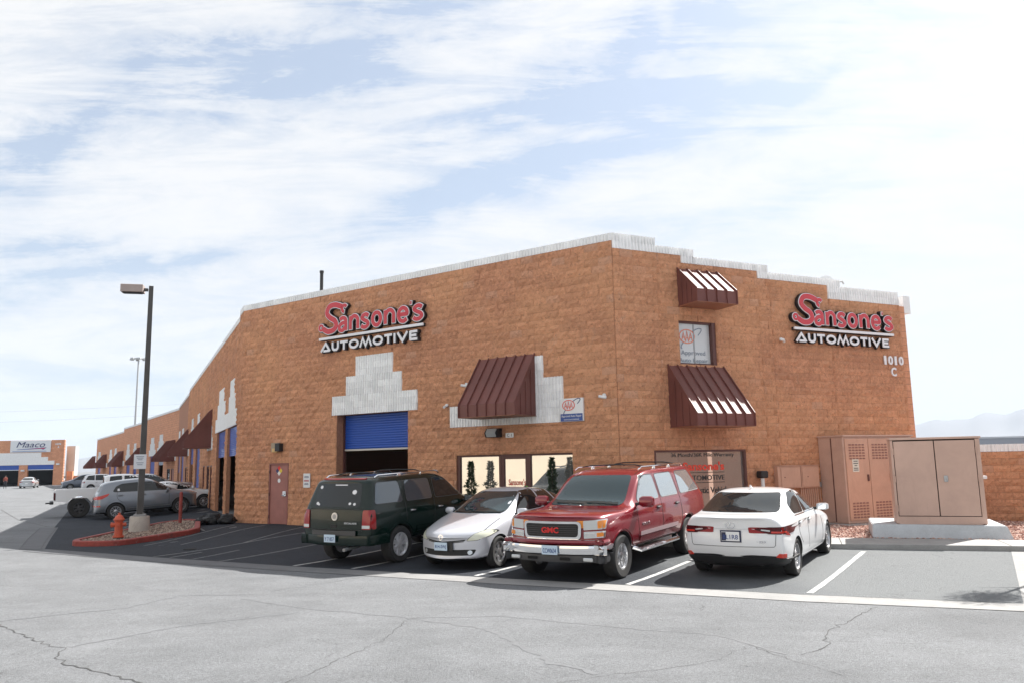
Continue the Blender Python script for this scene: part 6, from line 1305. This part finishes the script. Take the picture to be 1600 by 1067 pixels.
mb = MB(); mb.lathe([(.155, .065), (.155, .10), (.115, .105), (.11, .14), (.105, .50), (.13, .52), (.13, .545), (.11, .55)], 28); mb.build('barrel', M_HYD, t, 35)
mb = MB(); mb.lathe([(.15, .55), (.155, .575), (.13, .60), (.10, .66), (.05, .70), (.035, .71), (.035, .76), (0, .76)], 28); mb.build('bonnet', M_HYD, t, 35)
for a, r, l in ((200, .065, .17), (20, .05, .15), (290, .05, .15)):
    d = Vector((cos(radians(a)), sin(radians(a)), 0)); mb = MB(); mb.cyl(d*.09+Vector((0, 0, .42)), d*l+Vector((0, 0, .42)), r, 16); mb.cyl(d*l+Vector((0, 0, .42)), d*(l+.04)+Vector((0, 0, .42)), r*1.15, 8); mb.cyl(d*(l+.04)+Vector((0, 0, .42)), d*(l+.06)+Vector((0, 0, .42)), .02, 5); mb.build('outlet', M_HYD, t, 40)
mb = MB()
for k in range(8): a = k*pi/4; mb.cyl((.14*cos(a), .14*sin(a), .10), (.14*cos(a), .14*sin(a), .125), .012, 6)
mb.build('flange_bolt', M_HYD, t)
t = thing('bollard', 'slim red steel bollard between the lamp pole and the garage wall', 'bollard', T(-11.85, 28.75, gz(-11.85, 28.75)+.08)); mb = MB(); mb.lathe([(.058, 0), (.058, 1.06), (.05, 1.09), (.03, 1.11), (0, 1.115)], 20); mb.build('post', M_RED, t, 40)
# rubbish bags by the garage opening
for i, (x, y, s, lb) in enumerate(((-10.55, 28.35, .30, 'black rubbish bag in the middle of the pile by the garage opening'), (-10.0, 28.2, .27, 'black rubbish bag nearest the building corner'), (-10.95, 28.55, .24, 'black rubbish bag of the pile farthest from the building corner'))):
    t = thing('rubbish_bag', lb, 'rubbish bag', T(x, y, gz(x, y)), 'rubbish bags by the garage opening'); bm = bmesh.new(); bmesh.ops.create_icosphere(bm, subdivisions=4, radius=1)
    from mathutils import noise as mn
    for v in bm.verts:
        d = 1+.22*mn.noise(v.co*1.7+Vector((i*5, 0, 0)))+.10*mn.noise(v.co*5+Vector((i, 3, 0)))+.05*mn.noise(v.co*11); v.co = Vector((v.co.x*s*d*1.15, v.co.y*s*d, max(0, (v.co.z*d+.75)*s*.62)))
        if v.co.z > s*.95: v.co.z += .05
    for f in bm.faces: f.smooth = True
    me = bpy.data.meshes.new('bag'); bm.to_mesh(me); bm.free(); me.materials.append(mat('bin_liner', (.010, .010, .011), .42, spec=.3, bump=(14, 1.0, .05))); obj('bag', me, t); mb = MB(); mb.lathe([(.03, 0), (.06, .05), (.05, .09), (0, .07)], 7, T(0, 0, s*1.0)); mb.build('knot', MATS['bin_liner'], t)
# conifers in pots before the shop glass
def conifer(x, y, h, label):
    z = gz(x, y); t = thing('potted_conifer', label, 'conifer', T(x, y, z), 'potted conifers before the shop glass'); rnd = random.Random(label)
    mb = MB(); mb.lathe([(.13, 0), (.19, .30), (.20, .32), (.17, .32), (.16, .28), (0, .28)], 18); mb.build('pot', mat('dark_pot', (.05, .04, .035), .6), t, 40)
    mb = MB(); mb.tube([(0, 0, .28), (.01, 0, h*.6), (0, .01, h)], [.022, .016, .006], 6); mb.build('stem', mat('conifer_bark', (.09, .06, .04), .9), t)
    mb = MB(); k = 0
    while k < 1700:
        f = rnd.random()**.8; tier = (f*7) % 1; zz = .42+f*(h-.45); r = (1-f)**.8*.24*(.45+.75*(1-tier))*(.75+.35*sin(3*f*6+len(label)))+.02; a = rnd.uniform(0, 6.283); rr = r*sqrt(rnd.uniform(.15, 1.1)); k += 1
        p = Vector((rr*cos(a), rr*sin(a), zz-rr*.15)); d = Vector((cos(a+rnd.uniform(-.6, .6)), sin(a+rnd.uniform(-.6, .6)), rnd.uniform(-.1, 1.0))).normalized()*rnd.uniform(.05, .09); s_ = d.cross(Vector((rnd.uniform(-1, 1), rnd.uniform(-1, 1), .5))).normalized()*.014; mb.mat = rnd.randrange(2)
        mb.add([p-s_, p+s_, p+d+s_*.2, p+d-s_*.2], [(0, 1, 2, 3)])
    me = bpy.data.meshes.new('foliage'); me.from_pydata(mb.v, [], mb.f); me.materials.append(mat('conifer_green', (.022, .045, .018), .8)); me.materials.append(mat('conifer_green_light', (.045, .075, .03), .8)); me.polygons.foreach_set('material_index', mb.m); obj('foliage', me, t)
for u, h, lb in ((10.67, 1.98, 'potted conifer before the first pane of the shop glass'), (13.30, 2.05, 'potted conifer before the shop pane nearest the building corner')):
    p = FA @ Vector((u, -.38, 0)); conifer(p.x, p.y, h, lb)
# ------------------------------------------------------------------ utility cabinets
t = thing('utility_cabinet', 'tall brown utility cabinet with louvred doors against the corner wall', 'cabinet', FB @ T(6.62, -.92, .10)); Wc, Hc = 2.72, 2.34
mb = MB(); mb.bbox(0, Wc, 0, .88, 0, Hc, .012); mb.build('case', M_CAB, t); mb = MB(); mb.box(-.03, Wc+.03, -.05, .9, Hc+.002, Hc+.045); mb.build('lid', M_CAB, t); mb = MB(); mb.box(-.012, -.003, .40, .43, .03, Hc-.03); mb.build('side_seam', M_BROWN, t)
for i in range(3):
    x0 = .05+i*.885; d = MB(); d.bbox(x0, x0+.865, -.035, -.003, .08, Hc-.05, .006); do = d.build('door', M_CAB2, t)
    for z0 in (.14, Hc-.62):
        lv = MB()
        for a in range(5):
            for b in range(6):
                xx = x0+.12+a*.125; zz = z0+b*.075; lv.add([(xx, -.0355, zz), (xx+.085, -.0355, zz), (xx+.085, -.052, zz+.012), (xx, -.052, zz+.012), (xx+.085, -.0355, zz+.042), (xx, -.0355, zz+.042)], [(0, 1, 2, 3), (3, 2, 4, 5), (0, 3, 5), (1, 4, 2)])
        lv.build('louvre', mat('louvre_shade', (.26, .12, .085), .6), do)
    h_ = MB(); h_.bbox(x0+.74, x0+.79, -.075, -.036, 1.12, 1.30, .006); h_.build('handle', M_BROWN, do)
s_ = MB(); s_.bbox(.26, .50, -.044, -.037, 1.38, 1.72, .002); so = s_.build('label', mat('label_cream', (.66, .64, .56), .5), t); mb = MB()
for z, w_ in ((1.67, .16), (1.61, .18), (1.55, .1), (1.48, .17), (1.43, .17)): mb.box(.38-w_/2, .38+w_/2, -.0465, -.0445, z-.014, z+.012)
mb.build('print', mat('label_print', (.12, .12, .12), .6), so)
t = thing('equipment_slab', 'thin concrete slab under the tall louvred cabinet', 'slab', FB @ T(6.3, -1.25, -.05)); mb = MB(); mb.bbox(0, 3.4, 0, 1.2, 0, .148, .01); mb.build('slab', M_CONC, t)
padF = frame((8.07*1.0, 18.44, gz(9, 18)+.07), 111.5)
t = thing('transformer_pad', 'thick pale concrete pad at the back of the pavement', 'pad', padF); mb = MB()
a, b, c, d = .0, 2.64, 0, 2.15; e = .0; vs = [(-.02, -.02, 0), (b+.10, -.04, 0), (b+.14, d+.02, 0), (-.02, d+.02, 0), (.0, .03, .30), (b, .03, .29), (b+.02, d, .29), (0, d, .30)]
mb.add(vs, [(3, 2, 1, 0), (4, 5, 6, 7), (0, 1, 5, 4), (1, 2, 6, 5), (2, 3, 7, 6), (3, 0, 4, 7)]); me = mb.mesh('slab', M_CONC2)
bm = bmesh.new(); bm.from_mesh(me); bmesh.ops.bevel(bm, geom=bm.edges[:]+bm.verts[:], offset=.018, segments=2, affect='EDGES'); bm.to_mesh(me); bm.free(); obj('slab', me, t)
t = thing('transformer_cabinet', 'wide brown two door steel cabinet on the concrete pad', 'cabinet', padF @ T(.52, .28, .297)); Wt, Ht, Dt = 1.80, 1.88, .92
mb = MB(); mb.bbox(0, Wt, 0, Dt, 0, Ht, .01); mb.build('case', M_CAB, t); mb = MB(); mb.bbox(-.015, Wt+.03, -.035, Dt+.02, Ht+.001, Ht+.05, .006); mb.build('lid', M_CAB, t)
mb = MB(); mb.box(.0, .05, -.03, -.001, .02, Ht-.01); mb.box(Wt-.09, Wt, -.03, -.001, .02, Ht-.01); mb.box(.05, Wt-.09, -.028, -.001, .0, .17); mb.build('frame', M_CAB, t)
for x0, x1 in ((.065, .88), (.90, Wt-.105)): mb = MB(); mb.bbox(x0, x1, -.035, -.002, .185, Ht-.03, .005); mb.build('door', M_CAB, t)
mb = MB(); mb.box(.05, Wt-.09, -.0015, -.0005, .17, Ht-.005); mb.build('door_gap', M_DARK, t)
mb = MB(); mb.bbox(1.03, 1.11, -.06, -.036, .93, 1.07, .01); mb.cyl((1.09, -.06, 1.03), (1.09, -.09, .95), .012); mb.build('handle', M_GALV, t)
for z in (.35, 1.0, 1.62):
    for x in (.045, Wt-.085): mb = MB(); mb.cyl((x, -.045, z-.07), (x, -.045, z+.07), .014, 8); mb.build('hinge', M_CAB, t)
mb = MB(); mb.bbox(Wt+.001, Wt+.12, .25, .5, .98, 1.05, .01); mb.build('side_bracket', M_WHITE, t)
# ------------------------------------------------------------------ boundary wall on the right
wf = frame((12.55, 22.75, -.1), 112); t = thing('boundary_wall', 'orange block boundary wall with a white fluted top course, beyond the big cabinet', 'wall', wf); 
mb = MB(); mb.box(0, 9.5, 0, .25, 0, 2.055); core = mb.build('core', M_MORT, t); Vb = []; Fb = []; tn = []; rnd = random.Random(3)
for r in range(11):
    x = -(r % 2)*.2
    while x < 9.5:
        xa, xb = max(x, 0), min(x+.407, 9.5)
        if xb-xa > .05:
            o = bpy.data.objects.new('block', BVM[rnd.randrange(14)]) if xa < 3.6 else None; z0 = r*.1868
            if o: C.objects.link(o); o.parent = core; o.matrix_basis = Matrix.Translation((xa+.003, 0, z0+.003)) @ Matrix.Diagonal(((xb-xa-.006)/.4, 1, .905, 1))
            else:
                k = len(Vb); v_, f_ = BVR[rnd.randrange(14)]; Vb += [(xa+.003+a*(xb-xa-.006)/.4, b, z0+.003+c_*.905) for a, b, c_ in v_]
                for f in f_: Fb.append(tuple(i+k for i in f)); tn.append(rnd.random())
        x += .407
me = bpy.data.meshes.new('block_courses'); me.from_pydata(Vb, [], Fb); me.materials.append(M_BLKJ); at = me.attributes.new('tint', 'FLOAT', 'FACE'); at.data.foreach_set('value', [.5*v for v in tn]); tag(obj('block_courses', me, core), kind='stuff')
for k in range(23):
    if k*.407+.407 > 9.5: break
    o = bpy.data.objects.new('fluted_block', FLM); C.objects.link(o); o.parent = core; o.matrix_basis = T(k*.407, 0, 2.058)
# ------------------------------------------------------------------ far things
def box_building(name, label, F, W_, D_, H_, m, capm=None):
    t = thing(name, label, 'building', F); mb = MB(); mb.box(0, W_, 0, D_, 0, H_); mb.build('wall', m, t)
    if capm: mb = MB(); mb.box(-.1, W_+.1, -.1, D_+.1, H_, H_+.25); mb.build('parapet', capm, t)
    return t
# paint shop at the end of the lane
mf = frame((-68.95, 123.04, -.2), 90); t = thing('paint_workshop', 'orange block workshop with a white sign board and two open blue roller doors', 'building', mf)
rects = [(-24, 0, -.3, 6.9)]; OPN = [(-5.45, -1.5, -.4, 3.15), (-11.0, -6.78, -.4, 3.15), (-16.6, -12.3, -.4, 3.15)]; TRM = [(-24, -1.38, 3.15, 3.75), (-24, -2.4, 3.75, 4.32), (-24, -3.47, 4.32, 5.0)]
for h in OPN: rects = sub(rects, h)
mb = MB()
for a, b, c, d in rects: mb.box(a, b, 0, .3, c, d)
mb.prism([(-.3, .3), (0, .3), (-9.2, 14), (-9.5, 14)], -.3, 6.9); mb.build('wall', M_FARB, t); mb = MB(); mb.prism([(-24, .3), (-.3, .3), (-9.5, 14), (-30, 14)], 6.0, 6.2); mb.prism([(-30, 13.8), (-9.5, 13.8), (-9.5, 14), (-30, 14)], -.3, 6.0); mb.build('roof', M_DARK, t)
mb = MB()
for a, b, c, d in TRM: mb.box(a, b, -.06, -.002, c+.002, d)
mb.build('stepped_trim', M_WHT, t)
for a, b, c, d in OPN: curtain_m = MB(); curtain_m.box(a+.02, b-.02, .08, .14, 2.45, 3.149); curtain_m.build('roller_curtain', M_BLUE, t); mb = MB(); mb.box(a+.02, b-.02, .07, .15, 2.36, 2.45); mb.build('bottom_bar', M_WHITE, t)
for x, z in ((-6.1, 2.3), (-.75, 3.2)): mb = MB(); mb.bbox(x-.25, x+.25, -.25, 0, z-.12, z+.14, .03); mb.build('wall_lamp', M_WHITE, t)
s_ = thing('workshop_sign', 'white board with slanted blue and red lettering above the far blue doors', 'sign', mf @ T(-8.25, -.02, 5.07)); mb = MB(); mb.bbox(0, 6.2, -.12, 0, 0, 1.8, .02); mb.build('board', mat('board_white', (.72, .74, .76), .5), s_)
me = text_mesh('Maaco', 4.4, .84, .03, mat('sign_navy', (.05, .06, .16), .5), shear=.30, bold=0.0); me.name = 'lettering'; obj('lettering', me, s_, T(3.15, -.125, 1.17) @ FACE)
mb = MB(); mb.prism([(1.0, .45), (5.6, .72), (5.1, .36), (4.8, .50), (1.2, .40)], 0, .03, FACE); mb.build('swoosh', mat('swoosh_blue', (.12, .16, .40), .5), s_, M=T(0, -.125, 0)); mb = MB(); mb.prism([(2.6, .47), (5.5, .69), (5.1, .44), (4.8, .54)], .031, .05, FACE); mb.build('swoosh', mat('swoosh_red', (.55, .06, .12), .5), s_, M=T(0, -.125, 0))
mb = MB(); mb.box(.4, 5.6, -.14, -.121, .10, .20); mb.build('small_print', mat('small_print_blue', (.25, .32, .5), .6), s_)
me = text_mesh('1070', .85, .3, .03, M_SWH, bold=.03); me.name = 'numeral'; obj('numeral', me, t, T(-.95, -.04, 6.25) @ FACE); me = text_mesh('A', .25, .3, .03, M_SWH, bold=.03); me.name = 'numeral'; obj('numeral', me, t, T(-.9, -.04, 5.8) @ FACE)
box_building('grey_shed', 'plain grey metal building behind the far workshop', frame((-70.2, 126, -.2), 90), 1.35, 1, 6.0, mat('grey_cladding', (.44, .49, .50), .6, noise=(1, .1)))
t = thing('low_block_wall', 'low orange block wall between the far workshop and the garage row', 'wall', frame((-68.9, 124.5, -.3), 92)); mb = MB(); mb.box(0, 12, 0, .25, 0, 1.5); mb.build('wall', M_FARB, t); mb = MB(); mb.box(.01, .9, -.45, -.01, .0, 2.2); mb.build('pier', M_FARB, t)
# person by the silver car: one continuous body
def person(M, label, shirt, trousers, skin, hair):
    t = thing('person', label, 'person', M); me = bpy.data.meshes.new('body'); J = {'pel': (0, 0, .95), 'wst': (0, 0, 1.10), 'chs': (0, .01, 1.32), 'nck': (0, .0, 1.47), 'hd0': (0, .01, 1.56), 'hd1': (0, .02, 1.66), 'hd2': (0, .01, 1.72), 'shl': (.17, 0, 1.40), 'ell': (.22, .02, 1.14), 'wrl': (.22, .12, .92), 'hal': (.22, .16, .84), 'shr': (-.17, 0, 1.40), 'elr': (-.23, .02, 1.14), 'wrr': (-.20, .14, .96), 'har': (-.18, .2, .90), 'hpl': (.09, 0, .88), 'knl': (.11, .03, .48), 'anl': (.12, 0, .09), 'tol': (.13, .15, .03), 'hpr': (-.09, 0, .88), 'knr': (-.11, .04, .48), 'anr': (-.13, .02, .09), 'tor': (-.14, .17, .03)}
    R = dict(pel=.14, wst=.125, chs=.15, nck=.055, hd0=.075, hd1=.095, hd2=.07, shl=.065, shr=.065, ell=.045, elr=.045, wrl=.032, wrr=.032, hal=.035, har=.035, hpl=.09, hpr=.09, knl=.06, knr=.06, anl=.042, anr=.042, tol=.035, tor=.035)
    E_ = ['pel wst', 'wst chs', 'chs nck', 'nck hd0', 'hd0 hd1', 'hd1 hd2', 'chs shl', 'shl ell', 'ell wrl', 'wrl hal', 'chs shr', 'shr elr', 'elr wrr', 'wrr har', 'pel hpl', 'hpl knl', 'knl anl', 'anl tol', 'pel hpr', 'hpr knr', 'knr anr', 'anr tor']
    ks = list(J); me.from_pydata([J[k] for k in ks], [tuple(ks.index(a) for a in e.split()) for e in E_], []); o = bpy.data.objects.new('b', me); C.objects.link(o); sk = o.modifiers.new('s', 'SKIN'); sl = me.skin_vertices[0].data
    for i, k in enumerate(ks): sl[i].radius = (R[k], R[k]*.85)
    sl[0].use_root = True; ss = o.modifiers.new('u', 'SUBSURF'); ss.levels = 2; ss.render_levels = 2; m2 = bake(o, 'body'); bpy.data.objects.remove(o); m2.materials.clear()
    for m in (shirt, trousers, skin, hair): m2.materials.append(m)
    for p in m2.polygons:
        c = p.center; p.use_smooth = True
        p.material_index = 1 if (c.z < 1.0 and abs(c.x) < .2 and c.y < .12 and not (abs(c.x) > .165 and c.z > .8)) or c.z < .7 else (3 if c.z > 1.66 or (c.z > 1.56 and c.y < -.01) else 2 if c.z > 1.47 or (abs(c.x) > .17 and c.z < 1.02) else 0)
    obj('body', m2, t)
person(frame((-66.2, 104.9, -.2), 60), 'person in a rust red shirt standing by the silver car at the far workshop', mat('rust_shirt', (.30, .07, .05), .8), mat('dark_trousers', (.03, .03, .04), .8), mat('skin', (.42, .24, .17), .6), mat('dark_hair', (.03, .02, .015), .7))
# distant shop and wall on the right
t = box_building('distant_store', 'long grey distant building with a red rooftop sign', frame((66, 118, -1), 100), 60, 20, 5.1, mat('store_grey', (.30, .32, .36), .7), mat('store_cap', (.48, .50, .53), .7))
s_ = thing('rooftop_sign', 'red letters on the roof edge of the distant grey building', 'sign', frame((66, 118, -1), 100) @ T(9.3, -.2, 4.95)); me = text_mesh('USC', 2.1, .62, .1, mat('far_red', (.6, .04, .06), .5), bold=.05); me.name = 'lettering'; obj('lettering', me, s_, T(0, 0, 0) @ FACE)
# high mast lights beyond the roof
def mast(x, y, h, label):
    t = thing('high_mast_light', label, 'street lamp', T(x, y, -.2), 'far lamp masts'); mb = MB(); mb.cyl((0, 0, 0), (0, 0, h), .32, 10, .16); mb.build('mast', M_GALV, t); mb = MB(); mb.lathe([(.2, h-.25), (1.3, h-.2), (1.3, h-.1), (.2, h-.05)], 12); mb.build('ring', M_GALV, t)
    for k in range(6): a = k*pi/3; mb = MB(); mb.bbox(1.5*cos(a)-.35, 1.5*cos(a)+.35, 1.5*sin(a)-.35, 1.5*sin(a)+.35, h-.5, h-.05, .05); mb.build('lamp_head', M_GALV, t)
mast(-84.3, 178.0, 27.0, 'thin high mast light with a ring of lamps rising beyond the garage roof')
# overhead wires far behind
for k, (z0, z1) in enumerate(((17.5, 19.0), (14.5, 16.5))):
    t = thing('power_line', ('upper' if k == 0 else 'lower')+' thin overhead wire crossing the sky beyond the far workshop', 'cable'); mb = MB(); mb.tube([(-230+i*15, 200+i*1.0, z0+(z1-z0)*i/10-1.2*sin(pi*(i/10))) for i in range(11)], .018, 4); mb.build('wire', M_GREY, t)
# mountains
def ridge(name, pts, depth, m, seed, R_=1.0):
    rnd = random.Random(seed); n = 160; V = []; xs = [p[0] for p in pts]
    def prof(t):
        for i in range(len(pts)-1):
            if pts[i][0] <= t <= pts[i+1][0]:
                f = (t-pts[i][0])/(pts[i+1][0]-pts[i][0]); f = f*f*(3-2*f); return pts[i][1]+(pts[i+1][1]-pts[i][1])*f
        return 0
    rows = 14; az0, az1, dist = pts[0][0], pts[-1][0], depth
    from mathutils import noise as mn
    for j in range(rows):
        fj = j/(rows-1); d = dist*(1+.5*(fj-.5)); 
        for i in range(n+1):
            a = az0+(az1-az0)*i/n; H = prof(a); env = max(0, 1-abs(fj-.55)/.55)**.8
            x, y = d*sin(radians(a)), d*cos(radians(a)); nz = mn.fractal(Vector((x/700, y/700, seed)), .8, 2.1, 6)
            z = H*env*(1+.28*nz) if 0 < j < rows-1 else 0; V.append((x, y, z-.6))
    fs = [(j*(n+1)+i, j*(n+1)+i+1, (j+1)*(n+1)+i+1, (j+1)*(n+1)+i) for j in range(rows-1) for i in range(n)]
    me = bpy.data.meshes.new(name); me.from_pydata(V, [], fs); me.materials.append(m)
    for p in me.polygons: p.use_smooth = True
    tag(obj(name, me), kind='structure')
M_MNT = mat('desert_rock', (.165, .165, .175), .95)
ridge('mountains', [(18, 0), (24, 90), (26.5, 150), (28, 178), (29.3, 196), (30.5, 224), (31.5, 204), (32.8, 240), (36, 235), (44, 200), (60, 0)], 5000, M_MNT, 1)
ridge('hills', [(-60, 0), (-50, 90), (-36, 110), (-31.5, 75), (-29.4, 62), (-28.3, 68), (-26, 100), (-20, 80), (-10, 0)], 4300, M_MNT, 4)
# ------------------------------------------------------------------ things behind the viewer that the glass mirrors
t = thing('cream_warehouse', 'cream stucco warehouse across the road, seen in the shop glass', 'building', frame((-33, -1.5, 0), 150)); mb = MB(); mb.box(-16, 24, 0, 12, 0, 8); mb.build('wall', mat('cream_stucco', (.62, .54, .44), .9, noise=(1, .08)), t)
mb = MB()
for k in range(5): mb.box(-14+k*8, -11.5+k*8, -.04, -.002, 0, 2.6)
mb.build('loading_door', mat('stucco_trim', (.5, .42, .34), .9), t)
t = thing('brown_block_building', 'brown block building with a white fluted parapet, mirrored in the corner shop window', 'building', frame((27, -13, -.1), -26)); mb = MB(); mb.box(-30, 28, -12, 0, 0, 3.6); mb.build('wall', mat('brown_stucco', (.26, .16, .12), .9, noise=(1, .1)), t); mb = MB(); mb.box(-30, 28, -12.05, .05, 3.602, 4.4); mb.build('parapet', M_WHT, t)
c2 = copy_tree(bpy.data.objects['white_suv'], frame((-17, 7.5, 0), 62), 'white SUV parked across the road, seen in the shop glass')
# small street tree just outside the frame: its crown throws the soft shadow by the apron
def small_tree(x, y, h, r, label):
    t = thing('street_tree', label, 'tree', T(x, y, gz(x, y))); rnd = random.Random(2); mb = MB(); mb.tube([(0, 0, 0), (.04, .02, h*.4), (0, 0, h)], [.06, .05, .02], 8)
    for k in range(9): a = k*2.4; z = h*(.66+.035*k); mb.tube([(0, 0, z), (r*.5*cos(a), r*.5*sin(a), z+.2), (r*.85*cos(a), r*.85*sin(a), z+.35)], [.02, .012, .005], 5)
    mb.build('trunk', mat('bark', (.12, .09, .07), .9), t); mb = MB()
    for k in range(2600):
        u = Vector((rnd.gauss(0, 1), rnd.gauss(0, 1), rnd.gauss(0, 1))).normalized()*(rnd.random()**.45)*r*rnd.choice((.7, 1, 1.1)); p = Vector((u.x, u.y, h*.93+u.z*.9)); q = Vector((rnd.uniform(-1, 1), rnd.uniform(-1, 1), rnd.uniform(-1, 1))).normalized(); s_ = q.orthogonal().normalized(); mb.mat = k % 2
        mb.add([p, p+q*.05+s_*.018, p+q*.10, p+q*.05-s_*.018], [(0, 1, 2, 3)])
    me = bpy.data.meshes.new('crown'); me.from_pydata(mb.v, [], mb.f); me.materials.append(mat('leaf', (.06, .09, .03), .7)); me.materials.append(mat('leaf_light', (.09, .12, .045), .7)); me.polygons.foreach_set('material_index', mb.m); obj('crown', me, t)
small_tree(10.45, 14.75, 4.9, .55, 'slender young tree beside the concrete apron')

# ------------------------------------------------------------------ the air: far things fade to a pale blue
def haze():
    mb = MB(); mb.box(-7600, 7600, -7600, 7600, -1.9, 420); m = bpy.data.materials.new('desert_haze'); m.use_nodes = True; nt = m.node_tree; nt.nodes.clear()
    o = nt.nodes.new('ShaderNodeOutputMaterial'); v = nt.nodes.new('ShaderNodeVolumePrincipled'); v.inputs['Color'].default_value = (.74, .85, 1.0, 1); v.inputs['Density'].default_value = 1.5e-4; v.inputs['Anisotropy'].default_value = 0.0
    nt.links.new(v.outputs[0], o.inputs['Volume']); h = mb.build('haze', m); tag(h, kind='stuff')
haze()
